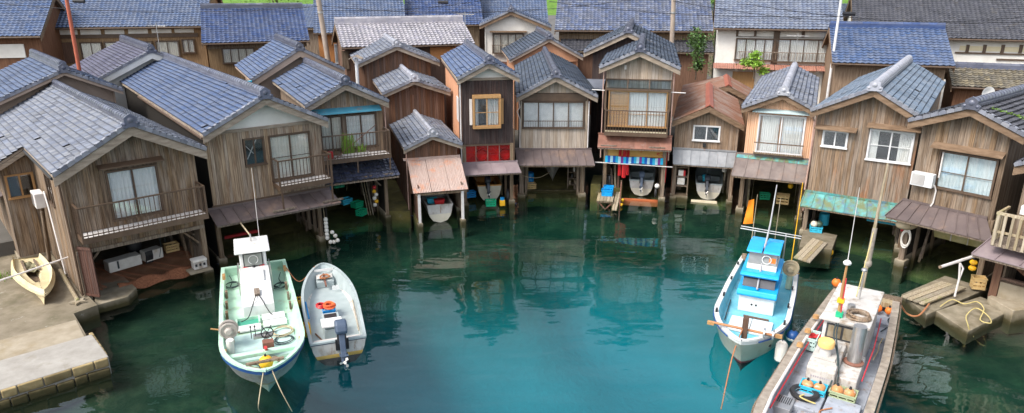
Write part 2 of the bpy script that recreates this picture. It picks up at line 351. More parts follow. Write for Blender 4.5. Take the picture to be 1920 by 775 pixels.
# ------------------------------------------------------------------ mesh helpers
class MB:
    def __init__(s): s.v = []; s.f = []
    def quad(s, *p):
        i = len(s.v); s.v += [tuple(q) for q in p]; s.f.append(tuple(range(i, i + len(p)))); return s
    def box(s, x0, y0, z0, x1, y1, z1):
        i = len(s.v)
        s.v += [(x0, y0, z0), (x1, y0, z0), (x1, y1, z0), (x0, y1, z0), (x0, y0, z1), (x1, y0, z1), (x1, y1, z1), (x0, y1, z1)]
        s.f += [tuple(i + k for k in q) for q in ((0, 3, 2, 1), (4, 5, 6, 7), (0, 1, 5, 4), (1, 2, 6, 5), (2, 3, 7, 6), (3, 0, 4, 7))]
        return s
    def bar(s, p0, p1, w, h, up=(0, 0, 1)):
        p0, p1 = Vector(p0), Vector(p1); d = (p1 - p0).normalized(); up = Vector(up)
        if abs(d.dot(up)) > .98: up = Vector((1, 0, 0))
        a = d.cross(up).normalized() * w / 2; b = a.cross(d).normalized() * h / 2
        i = len(s.v)
        for p in (p0, p1):
            for q in (-a - b, a - b, a + b, -a + b): s.v.append(tuple(p + q))
        s.f += [tuple(i + k for k in q) for q in ((3, 2, 1, 0), (4, 5, 6, 7), (0, 1, 5, 4), (1, 2, 6, 5), (2, 3, 7, 6), (3, 0, 4, 7))]
        return s
    def tube(s, pts, r, n=8, cap=True):
        pts = [Vector(p) for p in pts]; rs = r if isinstance(r, (list, tuple)) else [r] * len(pts)
        i0 = len(s.v); prev = None
        for k, p in enumerate(pts):
            d = (pts[min(k + 1, len(pts) - 1)] - pts[max(k - 1, 0)])
            d = d.normalized() if d.length > 1e-9 else Vector((0, 0, 1))
            ref = prev if prev is not None else (Vector((0, 0, 1)) if abs(d.z) < .9 else Vector((1, 0, 0)))
            a = d.cross(ref)
            if a.length < 1e-6: a = d.cross(Vector((0, 1, 0)))
            a.normalize(); b = a.cross(d).normalized(); prev = b
            for q in range(n):
                t = 2 * math.pi * q / n
                s.v.append(tuple(p + (a * math.cos(t) + b * math.sin(t)) * rs[k]))
        for k in range(len(pts) - 1):
            for q in range(n):
                a_, b_ = i0 + k * n + q, i0 + k * n + (q + 1) % n
                s.f.append((a_, b_, b_ + n, a_ + n))
        if cap:
            s.f.append(tuple(i0 + q for q in range(n))[::-1]); s.f.append(tuple(i0 + (len(pts) - 1) * n + q for q in range(n)))
        return s
    def lathe(s, c, prof, n=14, axis='z'):
        i0 = len(s.v); c = Vector(c)
        for (r, h) in prof:
            for q in range(n):
                t = 2 * math.pi * q / n; x, y = r * math.cos(t), r * math.sin(t)
                p = {'z': (x, y, h), 'y': (x, h, y), 'x': (h, x, y)}[axis]
                s.v.append(tuple(c + Vector(p)))
        for k in range(len(prof) - 1):
            for q in range(n):
                a_, b_ = i0 + k * n + q, i0 + k * n + (q + 1) % n
                s.f.append((a_, b_, b_ + n, a_ + n))
        return s
    def ball(s, c, r, sx=1, sy=1, sz=1, n=12, m=8):
        i0 = len(s.v); c = Vector(c)
        for k in range(m + 1):
            ph = math.pi * k / m
            for q in range(n):
                t = 2 * math.pi * q / n
                s.v.append((c.x + r * sx * math.sin(ph) * math.cos(t), c.y + r * sy * math.sin(ph) * math.sin(t), c.z - r * sz * math.cos(ph)))
        for k in range(m):
            for q in range(n):
                a_, b_ = i0 + k * n + q, i0 + k * n + (q + 1) % n
                s.f.append((a_, b_, b_ + n, a_ + n))
        return s
    def prism(s, poly, y0, y1, axis='y'):
        """poly: (a,b) outline; axis y: (x,z) extruded in y ; z: (x,y) extruded in z ; x: (y,z) extruded in x"""
        n = len(poly); i = len(s.v)
        for yy in (y0, y1):
            for a, b in poly: s.v.append({'y': (a, yy, b), 'z': (a, b, yy), 'x': (yy, a, b)}[axis])
        s.f.append(tuple(range(i, i + n))); s.f.append(tuple(range(i + n, i + 2 * n))[::-1])
        for k in range(n): s.f.append((i + k, i + (k + 1) % n, i + n + (k + 1) % n, i + n + k))
        return s
    def grid(s, nu, nv, fn):
        i0 = len(s.v)
        for a in range(nu + 1):
            for b in range(nv + 1): s.v.append(tuple(fn(a / nu, b / nv)))
        for a in range(nu):
            for b in range(nv):
                k = i0 + a * (nv + 1) + b
                s.f.append((k, k + nv + 1, k + nv + 2, k + 1))
        return s
    def mesh(s, name, m, smooth=False):
        me = bpy.data.meshes.new(name); me.from_pydata(s.v, [], s.f); me.update()
        import bmesh
        bm = bmesh.new(); bm.from_mesh(me); bmesh.ops.recalc_face_normals(bm, faces=bm.faces); bm.to_mesh(me); bm.free()
        if m: me.materials.append(m)
        if smooth:
            me.shade_smooth()
            try: me.set_sharp_from_angle(angle=math.radians(42))
            except Exception: pass
        return me
    def build(s, name, m, parent=None, smooth=False, bevel=0):
        o = link(name, s.mesh(name, m, smooth), parent)
        if bevel:
            md = o.modifiers.new('bevel', 'BEVEL'); md.width = bevel; md.segments = 2; md.limit_method = 'ANGLE'
        return o
def link(name, data, parent=None):
    o = bpy.data.objects.new(name, data); COL.objects.link(o)
    if parent is not None: o.parent = parent
    return o
def tag(o, label, cat, group=None, kind=None):
    o['label'] = label; o['category'] = cat
    if group: o['group'] = group
    if kind: o['kind'] = kind
    return o
def thing(name, label, cat, loc=(0, 0, 0), rz=0, group=None):
    o = link(name, None); o.empty_display_size = .3
    o.location = loc; o.rotation_euler = (0, 0, rz)
    return tag(o, label, cat, group)
def copy_tree(o, parent=None):
    c = o.copy(); COL.objects.link(c); c.parent = parent
    for ch in [x for x in o.children]: copy_tree(ch, c)
    return c
UNIT = {}
def piece(name, m, parent, x0, y0, z0, x1, y1, z1):
    """one board-like piece: shared unit block, placed and sized"""
    if m.name not in UNIT:
        UNIT[m.name] = MB().box(0, 0, 0, 1, 1, 1).mesh('board', m)
    o = link(name, UNIT[m.name], parent)
    o.location = (x0, y0, z0); o.scale = (x1 - x0, y1 - y0, z1 - z0)
    return o
def structure(o): o['kind'] = 'structure'; return o

# ------------------------------------------------------------------ roof tiles
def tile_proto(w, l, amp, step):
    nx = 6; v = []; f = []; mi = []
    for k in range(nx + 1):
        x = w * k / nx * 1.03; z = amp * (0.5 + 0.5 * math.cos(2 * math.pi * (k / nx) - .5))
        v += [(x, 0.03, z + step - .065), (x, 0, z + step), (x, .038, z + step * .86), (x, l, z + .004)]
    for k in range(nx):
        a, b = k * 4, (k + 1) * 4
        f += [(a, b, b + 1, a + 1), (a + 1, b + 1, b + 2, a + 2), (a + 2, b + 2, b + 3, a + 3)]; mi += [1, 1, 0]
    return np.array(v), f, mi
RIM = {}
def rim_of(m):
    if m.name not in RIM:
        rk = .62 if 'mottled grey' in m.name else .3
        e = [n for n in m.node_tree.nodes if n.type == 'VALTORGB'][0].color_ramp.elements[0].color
        RIM[m.name] = mat(m.name + ' painted shade rim', tuple(c * rk for c in e[:3]), tuple(c * (rk + .2) for c in e[:3]), .6, (2, 2, 2), .1)  # dark rim and lip: shadow line between tile courses, put into the colour
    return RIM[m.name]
TILE_CACHE = {}
CAMPOS = Vector((0, 0, CH))
def tiles(parent, mw, o0, e, v, le, lv, m, nobj=300, du=.25, dv=.215, amp=.05, step=.065, name='roof_tile'):
    """cover a roof slope with curved tiles: e along the eave, v up the slope; the nearest nobj are objects of their own"""
    o0, e, v = Vector(o0), Vector(e).normalized(), Vector(v).normalized(); n = e.cross(v)
    nu, nv = max(1, round(le / du)), max(1, round(lv / dv)); du, dv = le / nu, lv / nv
    key = (round(du, 3), round(dv, 3), amp, step, m.name)
    pv, pf, pm = tile_proto(du, dv * 1.18, amp, step)
    wn_ = (mw.to_3x3() @ n)
    idx = [(i, j) for i in range(nu) for j in range(nv)]
    cen = {ij: o0 + e * ((ij[0] + .5) * du) + v * ((ij[1] + .5) * dv) for ij in idx}
    facing = wn_.dot(CAMPOS - mw @ cen[idx[len(idx) // 2]]) > 0
    ph = random.uniform(0, 6)
    def sag(i, j): return .018 * math.sin(i * du * .9 + ph) * math.sin(math.pi * j / max(1, nv)) + .008 * math.sin(i * du * 2.7 + j * .6 + ph)
    near = []
    if facing and nobj > 0:
        near = sorted(idx, key=lambda ij: (mw @ cen[ij] - CAMPOS).length)[:nobj]
        if key not in TILE_CACHE:
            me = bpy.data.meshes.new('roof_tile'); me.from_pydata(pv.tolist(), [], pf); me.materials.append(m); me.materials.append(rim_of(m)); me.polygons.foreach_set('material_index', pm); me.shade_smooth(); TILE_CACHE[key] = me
        me = TILE_CACHE[key]
        for (i, j) in near:
            o = link(name, me, parent)
            p = o0 + e * (i * du) + v * (j * dv) + n * (random.uniform(-.004, .006) + sag(i, j))
            R = Matrix((e, v, n)).transposed() @ Matrix.Rotation(random.gauss(0, .006), 3, 'Z') @ Matrix.Rotation(random.gauss(0, .01), 3, 'X')
            o.matrix_local = Matrix.Translation(p) @ R.to_4x4()
    if near:
        for o in random.sample([c for c in parent.children if c.name.startswith(name)][-len(near):], len(near) // 140): o.matrix_local = o.matrix_local @ Matrix.Translation((0, -.015, .006)) @ Matrix.Rotation(random.gauss(0, .03), 4, 'Z')
    ns = set(near); rest = [ij for ij in idx if ij not in ns]
    if rest:
        B = np.array([[e.x, e.y, e.z], [v.x, v.y, v.z], [n.x, n.y, n.z]])
        loc = pv @ B; ne, nl = np.array(e), np.array(v)
        P = np.array([[o0.x, o0.y, o0.z]]) + np.array([[i * du] for i, j in rest]) * ne + np.array([[j * dv] for i, j in rest]) * nl
        P = P + np.array([n.x, n.y, n.z]) * np.random.RandomState(len(rest)).uniform(-.004, .006, (len(rest), 1))
        P = P + np.array([[sag(i, j)] for i, j in rest]) * np.array([n.x, n.y, n.z])
        allv = (P[:, None, :] + loc[None, :, :]).reshape(-1, 3)
        k = len(pv); ff = np.array(pf); allf = (ff[None] + (np.arange(len(rest)) * k)[:, None, None]).reshape(-1, 4)
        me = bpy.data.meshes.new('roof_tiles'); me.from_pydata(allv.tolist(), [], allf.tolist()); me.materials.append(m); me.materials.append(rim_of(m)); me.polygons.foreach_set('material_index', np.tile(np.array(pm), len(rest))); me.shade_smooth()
        o = link('roof_tile_field', me, parent); o['kind'] = 'stuff'
def corrugated(parent, o0, e, v, le, lv, m, panels, pitch=.12, amp=.018, name='roof_sheet'):
    o0, e, v = Vector(o0), Vector(e).normalized(), Vector(v).normalized(); n = e.cross(v)
    pw = le / panels
    for k in range(panels):
        nx = max(4, int(pw / pitch) * 4); mb = MB()
        def fn(a, b): return o0 + e * ((k + a * .985) * pw) + v * (b * lv) + n * (amp * math.sin(2 * math.pi * (k + a) * pw / pitch) + .006 * (k % 2))
        mb.grid(nx, 2, fn)
        mb.build(name, m, parent, True)
def ridge(parent, x, z, y0, y1, m, r=.11, base=.14, end=True, seg=.3):
    b = MB().box(x - r * 1.25, y0, z - .06, x + r * 1.25, y1, z + base * .55).box(x - r, y0 + .01, z + base * .55 + .002, x + r, y1, z + base)
    b.build('ridge_base', m, parent)
    key = ('cap', r, m.name)
    if key not in TILE_CACHE:
        mb = MB(); n = 7
        for (yy, rr) in ((0, r * 1.12), (.05, r * 1.12), (.052, r), (1, r)):
            for k in range(n + 1):
                t = math.pi * k / n; mb.v.append((rr * math.cos(t), yy, rr * .95 * math.sin(t)))
        for q in range(3):
            for k in range(n):
                a = q * (n + 1) + k; mb.f.append((a, a + 1, a + n + 2, a + n + 1))
        mb.f.append(tuple(range(n + 1)))
        TILE_CACHE[key] = mb.mesh('ridge_cap', m, True)
    n = max(1, int((y1 - y0) / seg))
    for k in range(n):
        o = link('ridge_tile', TILE_CACHE[key], parent); o.location = (x, y0 + k * (y1 - y0) / n, z + base); o.scale = (1, (y1 - y0) / n, 1)
    if end:
        mb = MB()
        mb.prism([(x - .26, z - .1), (x - .3, z + .04), (x - .2, z + .1), (x - .21, z + .22), (x - .1, z + .3), (x, z + .36), (x + .1, z + .3), (x + .21, z + .22), (x + .2, z + .1), (x + .3, z + .04), (x + .26, z - .1)], y0 - .1, y0 - .01)
        mb.lathe((x, y0 - .1, z + .14), [(0, -.035), (.07, -.03), (.1, 0)], 12, 'y')
        mb.lathe((x - .2, y0 - .1, z + .02), [(0, -.03), (.045, -.02), (.06, 0)], 10, 'y').lathe((x + .2, y0 - .1, z + .02), [(0, -.03), (.045, -.02), (.06, 0)], 10, 'y')
        mb.build('ridge_end_tile', m, parent, True)

# ------------------------------------------------------------------ facade pieces (local frame of a house: x along front, y back, z up)
def window(root, u0, z0, u1, z1, panes=2, frame=None, curtain=None, back=None, rails=(), sill=.05, fw=.055, y=0.0, glass=None, gap=None, name='window', cover=None):
    frame = frame or W_FRAME
    mb = MB()
    mb.box(u0 - fw, y - .05, z1, u1 + fw, y + .06, z1 + fw).box(u0 - fw - .03, y - .05 - sill, z0 - fw, u1 + fw + .03, y + .06, z0)
    mb.box(u0 - fw, y - .048, z0, u0, y + .06, z1).box(u1, y - .048, z0, u1 + fw, y + .06, z1)
    w = mb.build(name, frame, root)
    pw = (u1 - u0) / panes
    for k in range(panes):
        a, b = u0 + k * pw, u0 + (k + 1) * pw; yy = y + (.0 if k % 2 else .022)
        sb = MB(); t = .028
        sb.box(a, yy - .014, z0, a + t, yy + .014, z1).box(b - t, yy - .014, z0, b, yy + .014, z1)
        sb.box(a + t, yy - .013, z0, b - t, yy + .013, z0 + t).box(a + t, yy - .013, z1 - t, b - t, yy + .013, z1)
        for r in rails:
            zz = z0 + (z1 - z0) * r; sb.box(a + t, yy - .012, zz - .012, b - t, yy + .012, zz + .012)
        sb.build('sash', frame, w)
        MB().box(a + t, yy - .003, z0 + t, b - t, yy + .003, z1 - t).build('pane', glass or GLASS, w)
        if curtain and (gap is None or k not in gap):
            n = max(4, int(pw / .05)); ph = random.uniform(0, 6)
            ca, cb = (cover[k] if cover else (0, 1)); ca, cb = a + (b - a) * ca, a + (b - a) * cb
            def fn(q, r, a=ca, b=cb, ph=ph):
                x = a + (b - a) * q
                return (x, y + .075 + .012 * math.sin(q * n * 2.6 + ph) + .007 * math.sin(q * n * 5.1 + r * 2 + ph), z0 + (z1 - z0) * r)
            MB().grid(n * 3, 3, fn).build('curtain', curtain, w, True)
    if back:
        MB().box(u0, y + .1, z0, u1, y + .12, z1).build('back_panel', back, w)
    return w
def planks(root, w0, w1, zb, ztop, m, pw=.17, holes=(), y=0.0, name='plank', th=.028, axis='x', flip=1):
    """vertical boards along x (front) or along y (side); ztop is a function of the coordinate"""
    x = w0
    while x < w1 - .02:
        w = min(pw * random.uniform(.86, 1.14), w1 - x)
        if w1 - x - w < .05: w = w1 - x
        for h in holes:
            for c in (h[0], h[2]):
                if x + .012 < c < x + w: w = c - x
        a, b = x + .004, x + w - .004
        segs = [(zb, min(ztop(a), ztop(b)))]
        for (h0, k0, h1, k1) in holes:
            if h0 < b - .005 and h1 > a + .005:
                ns = []
                for s0, s1 in segs:
                    if k0 > s0: ns.append((s0, min(s1, k0)))
                    if k1 < s1: ns.append((max(s0, k1), s1))
                segs = [q for q in ns if q[1] - q[0] > .03]
        # boards cut by an opening that covers only part of their width keep the strip beside it
        d = random.uniform(0, .008)
        for s0, s1 in segs:
            if s1 - s0 < .03: continue
            if axis == 'x': piece(name, m, root, a, y - d, s0, b, y + th, s1)
            else: piece(name, m, root, y - d * flip, a, s0, y + th * flip, b, s1)
        x += w
def awning(root, u0, u1, z1, z0, proj, n, m, y0=-.01, seam=True, name='awning', th=.03, u0b=None, u1b=None, frame=W_POST):
    u0b = u0 if u0b is None else u0b; u1b = u1 if u1b is None else u1b
    fr = MB().box(u0b + .03, y0 - proj + .03, z0 - .1, u1b - .03, y0 - proj + .1, z0 - .035)
    for k in range(5):
        x = u0 + .1 + (u1 - u0 - .2) * k / 4
        fr.bar((x, y0, z1 - .07), (x, y0 - proj + .05, z0 - .06), .05, .05)
    a = fr.build(name, frame, root)
    for k in range(n):
        t0, t1 = k / n, (k + 1) / n
        A = Vector((u0 + (u1 - u0) * t0, y0, z1)); B = Vector((u0 + (u1 - u0) * t1, y0, z1))
        C = Vector((u0b + (u1b - u0b) * t1, y0 - proj, z0)); D = Vector((u0b + (u1b - u0b) * t0, y0 - proj, z0))
        g = (B - A) * .006; dn = Vector((0, 0, -th)); sag = Vector((0, 0, random.uniform(-.006, .006)))
        A, B, C, D = A + g, B - g, C - g + sag, D + g + sag
        mb = MB()
        mb.quad(A, B, C, D).quad(A + dn, D + dn, C + dn, B + dn).quad(D, C, C + dn, D + dn).quad(A, D, D + dn, A + dn).quad(B, B + dn, C + dn, C)
        if seam: mb.bar(A + Vector((.0, 0, .02)), D + Vector((0, 0, .02)), .03, .045)
        mb.build('metal_panel', m, a)
    MB().box(u0 - .02, y0 - .05, z1 - .015, u1 + .02, y0 + .012, z1 + .07).build('flashing', m, a)
    return a
def balcony(root, u0, u1, zf, zr, proj, nb, m, floor=None, left=True, right=True, struts=None, y0=-.0):
    f = MB().box(u0, y0 - proj, zf - .06, u1, y0 - .03, zf)
    fl = f.build('balcony', floor or PVC, root)
    fr = MB()
    fr.box(u0 - .03, y0 - proj - .04, zf - .16, u1 + .03, y0 - proj - .002, zf + .04)
    fr.box(u0 - .032, y0 - proj, zf - .155, u0 - .002, y0 - .02, zf + .035).box(u1 + .002, y0 - proj, zf - .155, u1 + .032, y0 - .02, zf + .035)
    fr.build('floor_frame', m, fl)
    MB().box(u0 - .03, y0 - proj - .045, zr - .05, u1 + .03, y0 - proj + .015, zr).build('rail', m, fl)
    MB().box(u0 - .028, y0 - proj - .04, zf + .1, u1 + .028, y0 - proj + .005, zf + .13).build('rail', m, fl)
    for x in (u0, u1):
        MB().box(x - .03, y0 - proj - .038, zf + .04, x + .03, y0 - proj + .02, zr - .051).build('post', m, fl)
    for flag, x in ((left, u0), (right, u1)):
        if flag:
            MB().box(x - .025, y0 - proj + .016, zr - .048, x + .025, y0 - .02, zr).build('rail', m, fl)
            k = max(2, int(proj / .13))
            for q in range(1, k): piece('baluster', m, fl, x - .009, y0 - proj + q * proj / k - .009, zf + .001, x + .009, y0 - proj + q * proj / k + .009, zr - .049)
            MB().box(x - .03, y0 - .06, zf, x + .03, y0 - .005, zr - .049).build('post', m, fl)
    for q in range(1, nb):
        x = u0 + (u1 - u0) * q / nb
        piece('baluster', m, fl, x - .012, y0 - proj - .026, zf + .041, x + .012, y0 - proj - .004, zr - .051)
    for x, zb in (struts or []):
        MB().box(x - .03, y0 - proj - .036, zb, x + .03, y0 - proj + .02, zf - .161).build('strut', m, fl)
    return fl
def pipe(root, pts, m, r=.035, name='downpipe'):
    return MB().tube(pts, r, 8).build(name, m, root, True)

class House: pass
def gable_house(name, label, A, yaw, eL, eR, pk, ov, depth, wl, wr, zb, roof=BLUE, ridgem=RIDGE, wall=W_BROWN, barge=W_BARGE, holes=(), pw=.145,
                nobj=300, front='planks', barge_h=.24, ridge_kw=None, sidem=None, zside=-.6, roofkind='tile', gable_top=None, tile_kw=None,
                front_z=None, ridge_on=True, cat='house', siden=None):
    """a gabled house seen end on: roof, bargeboards, walls; A is the front left corner at water level"""
    H = House(); root = thing(name, label, cat, (A.x, A.y, 0), math.radians(yaw)); H.root = root
    mw = Matrix.Translation((A.x, A.y, 0)) @ Matrix.Rotation(math.radians(yaw), 4, 'Z'); H.mw = mw
    (ul, zl), (ur, zr), (up, zp) = eL, eR, pk
    H.top = lambda x: (zl + (x - ul) * (zp - zl) / (up - ul)) if x < up else (zr + (x - ur) * (zp - zr) / (up - ur))
    t = .09
    # roof deck: two slabs under the tiles
    for side, (ue, ze) in (('L', (ul, zl)), ('R', (ur, zr))):
        MB().prism([(ue, ze - t), (up, zp - t), (up, zp - .02), (ue, ze - .02)], -ov, depth).build('roof_deck', barge, root)
        d = Vector((up - ue, 0, zp - ze)); lv = d.length
        MB().prism([(ue, ze - t - .01), (up, zp - t - .01), (up, zp - t - barge_h), (ue, ze - t - barge_h * .92)], -ov - .002, -ov + .05).build('bargeboard', barge, root)
        if roofkind == 'tile':
            kw = dict(tile_kw or {})
            if side == 'L': tiles(root, mw, (ue, depth, ze), (0, -1, 0), d, depth + ov + .04, lv, roof, nobj, **kw)
            else: tiles(root, mw, (ue, -ov - .04, ze), (0, 1, 0), d, depth + ov + .04, lv, roof, nobj, **kw)
            k = max(3, int(lv / .24)); n_ = Vector((-d.z, 0, d.x)).normalized() * (1 if side == 'L' else -1)
            key = ('verge', roof.name)
            if key not in TILE_CACHE:
                TILE_CACHE[key] = MB().prism([(-.13, -.07), (.13, -.07), (.13, .035), (.08, .065), (0, .075), (-.08, .065), (-.13, .035)], 0, .2).mesh('verge_tile', VERGE, True)
            for q in range(k):
                p = Vector((ue, -ov - .07, ze)) + d * ((q + .5) / k) + n_ * .012
                o = link('verge_tile', TILE_CACHE[key], root)
                ang = math.atan2(d.z, d.x) if side == 'L' else math.atan2(-d.z, -d.x)
                o.matrix_local = Matrix.Translation(p) @ Matrix.Rotation(-ang, 4, 'Y') @ Matrix.Diagonal((lv / k / .27, 1, 1, 1))
        elif roofkind == 'sheet':
            if side == 'L': corrugated(root, (ue, depth, ze), (0, -1, 0), d, depth + ov, lv, roof, max(3, int(depth / .9)))
            else: corrugated(root, (ue, -ov, ze), (0, 1, 0), d, depth + ov, lv, roof, max(3, int(depth / .9)))
    if ridge_on:
        if roofkind == 'tile': ridge(root, up, zp, -ov - .02, depth, ridgem, **(ridge_kw or {}))
        else: MB().prism([(up - .2, zp - .07), (up, zp + .06), (up + .2, zp - .07), (up + .2, zp - .03), (up, zp + .1), (up - .2, zp - .03)], -ov - .03, depth).build('ridge_cap', ridgem, root)
    # front wall: dark backing, then boards with their own edges
    def below(x): return H.top(x) - .1
    poly = [(wl, zb), (wr, zb), (wr, below(wr)), (up, below(up)), (wl, below(wl))]
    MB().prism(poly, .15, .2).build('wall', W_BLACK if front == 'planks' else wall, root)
    zf = front_z if front_z is not None else zb
    if front == 'planks':
        if gable_top:      # a plastered or separate gable above a beam
            gz, gm = gable_top
            xl, xr = max(wl, up - (up - ul) * (zp - .1 - gz) / (zp - zl)), min(wr, up + (ur - up) * (zp - .1 - gz) / (zp - zr))
            MB().prism([(xl, gz), (xr, gz), (up, below(up))] if xl > wl + .02 else [(wl, gz), (wr, gz), (wr, below(wr)), (up, below(up)), (wl, below(wl))], .01, .06).build('gable_panel', gm, root)
            MB().box(wl - .02, -.05, gz - .08, wr + .02, .04, gz + .04).build('tie_beam', barge, root)
            planks(root, wl, wr, zf, lambda x: min(gz - .08, below(x)), wall, pw, holes)
        else:
            planks(root, wl, wr, zf, below, wall, pw, holes)
    for x, s in ((wl, 1), (wr, -1)):
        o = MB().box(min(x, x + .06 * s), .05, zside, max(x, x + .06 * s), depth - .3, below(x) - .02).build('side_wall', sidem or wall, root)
    MB().prism(poly[:2] + poly[2:], depth - .35, depth - .3).build('rear_wall', wall, root)
    H.A, H.yaw, H.wl, H.wr, H.zb, H.depth = A, yaw, wl, wr, zb, depth
    return H
def boathouse(H, zc, posts, ramp=(-.35, .9), depth=7.2, sill=.45, floorm=None, footm=None, postm=None, post_w=.16, sidewood=True):
    """the open ground floor on the water: posts on footings, side walls, ramp, back wall and ceiling"""
    r = H.root; wl, wr = H.wl, H.wr
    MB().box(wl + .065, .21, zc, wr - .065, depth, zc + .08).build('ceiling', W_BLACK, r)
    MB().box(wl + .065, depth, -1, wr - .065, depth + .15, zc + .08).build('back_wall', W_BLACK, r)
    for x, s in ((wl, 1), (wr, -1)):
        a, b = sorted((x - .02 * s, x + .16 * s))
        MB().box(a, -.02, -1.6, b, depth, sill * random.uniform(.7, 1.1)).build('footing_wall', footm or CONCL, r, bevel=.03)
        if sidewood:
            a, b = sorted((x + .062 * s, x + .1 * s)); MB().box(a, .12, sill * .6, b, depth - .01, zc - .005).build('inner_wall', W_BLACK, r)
    MB().prism([(.5, ramp[0]), (depth, ramp[1]), (depth, -1.6), (.5, -1.6)], wl + .17, wr - .17, 'x').build('ramp', floorm or MOSS, r)
    zj = zc - .03
    for k in range(5):
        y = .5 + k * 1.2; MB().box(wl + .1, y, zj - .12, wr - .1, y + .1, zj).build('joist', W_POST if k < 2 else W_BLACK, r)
    for x, s in ((wl + .2, 1), (wr - .2, -1)):
        for k in range(3):
            y = 1.1 + k * 1.5 + random.uniform(-.2, .2); MB().box(x - .06, y, -.8, x + .06, y + .12, zj - .12).build('inner_post', W_POST, r)
        MB().bar((x, 1.1, zj - .5), (x, 4.2, zj - .45), .06, .09).build('tie_rail', W_POST, r)
        MB().bar((x + .05 * s, .15, zj - .6), (x + .55 * s, .15, zj - .06), .07, .08, (0, 1, 0)).build('brace', W_POST, r)
    for k in range(5):
        x = random.uniform(wl + .25, wr - .25); y = random.uniform(.4, 2.2); h_ = random.uniform(.4, 1.1)
        MB().tube([(x, y, zj), (x + random.uniform(-.06, .06), y, zj - h_ * .6), (x + random.uniform(-.1, .1), y + .02, zj - h_)], .012, 5).build('hanging_line', ROPE if k % 2 else ROPED, r)
    for k in range(4):
        x = wl + .3 + .05 * k if k % 2 else wr - .32 - .05 * k; y = random.uniform(.8, 3)
        MB().bar((x, y, .1), (x + random.uniform(-.1, .1), y + .5, zj - .3), .1, .025).build('stored_board', random.choice((W_POST, PLANKW, W_BROWN)), r)
    for x in posts:
        w = post_w * random.uniform(.85, 1.15)
        MB().box(x - w / 2, -.03, .15, x + w / 2, w - .03, H.zb).build('post', postm or W_POST, r)
        MB().box(x - w * .95, -.13, -1.2, x + w * .95, w + .12, .18 + random.uniform(0, .18)).build('footing', footm or CONCL, r, bevel=.025)

# ================================================================== THE SETTING
def frame(A, yaw): return Matrix.Translation((A.x, A.y, 0)) @ Matrix.Rotation(math.radians(yaw), 4, 'Z')
A1, A2, A3, A4 = at(157, 560, .35), at(409, 500), at(731, 412), at(769, 404, .1)
A7, A8, A9, A10, A11 = at(960, 385), at(976, 373), at(1120, 374), at(1261, 375), at(1385, 402)
A12, A13, A14 = at(1505, 432, .3), at(1686, 502), at(1853, 557, .4)
F1, F2, F3, F4 = frame(A1, 42), frame(A2, 37), frame(A3, 27), frame(A4, 16)
F7, F8, F9, F10, F11 = frame(A7, 10), frame(A8, 0), frame(A9, -11), frame(A10, -15), frame(A11, -23.5)
F12, F13, F14 = frame(A12, -34), frame(A13, -51), frame(A14, -51)
# seabed: shallow by the boathouses, dropping away in the middle of the cove
shore = [F1 @ Vector((-.5, -5, 0)), F1 @ Vector((0, 0, 0)), F2 @ Vector((0, 0, 0)), F3 @ Vector((-1, 0, 0)), F4 @ Vector((1, -1, 0)), F8 @ Vector((0, 0, 0)), F9 @ Vector((1, 0, 0)),
         F10 @ Vector((2, 0, 0)), F11 @ Vector((3, 0, 0)), F12 @ Vector((3, 0, 0)), F13 @ Vector((2, 0, 0)), F14 @ Vector((2, -1, 0)), F14 @ Vector((9, -2, 0))]
sh = [np.array([p.x, p.y]) for p in shore]
def shore_d(x, y):
    p = np.array([x, y]); best = 99
    for a, b in zip(sh[:-1], sh[1:]):
        ab = b - a; t = max(0, min(1, float((p - a) @ ab / (ab @ ab)))); best = min(best, float(np.linalg.norm(p - a - t * ab)))
    return best
def bed(x, y):
    d = shore_d(x, y) - .35 * math.sin(x * .9 + y * .5) - .4 * math.sin(x * .37 - y * .8)
    t = max(0, min(1, (d - 2.0) / 9.5)); t = t * t * (3 - 2 * t)
    return -.55 - .12 * d * (d < 3) - .3 * (d >= 3) - 4.2 * t + .07 * math.sin(x * 2.3 + 1.7 * y) * math.sin(y * 2.9 - x)
structure(MB().grid(110, 90, lambda a, b: (-40 + 80 * a, -12 + 56 * b, bed(-40 + 80 * a, -12 + 56 * b))).build('seabed', SEABED, None, True))
w = MB()
w.quad((-260, -120, 0), (260, -120, 0), (260, 60, 0), (-260, 60, 0)).quad((-260, -120, -7), (-260, 60, -7), (260, 60, -7), (260, -120, -7))
w.quad((-260, -120, 0), (-260, -120, -7), (260, -120, -7), (260, -120, 0)).quad((260, -120, 0), (260, -120, -7), (260, 60, -7), (260, 60, 0))
w.quad((260, 60, 0), (260, 60, -7), (-260, 60, -7), (-260, 60, 0)).quad((-260, 60, 0), (-260, 60, -7), (-260, -120, -7), (-260, -120, 0))
wm = w.mesh('water', WATER)
import bmesh
bm = bmesh.new(); bm.from_mesh(wm); bmesh.ops.remove_doubles(bm, verts=bm.verts, dist=1e-4); bmesh.ops.recalc_face_normals(bm, faces=bm.faces); bm.to_mesh(wm); bm.free()
structure(link('water', wm))
structure(MB().quad((-260, -120, -6.9), (260, -120, -6.9), (260, 60, -6.9), (-260, 60, -6.9)).build('deep_seabed', SEABED))
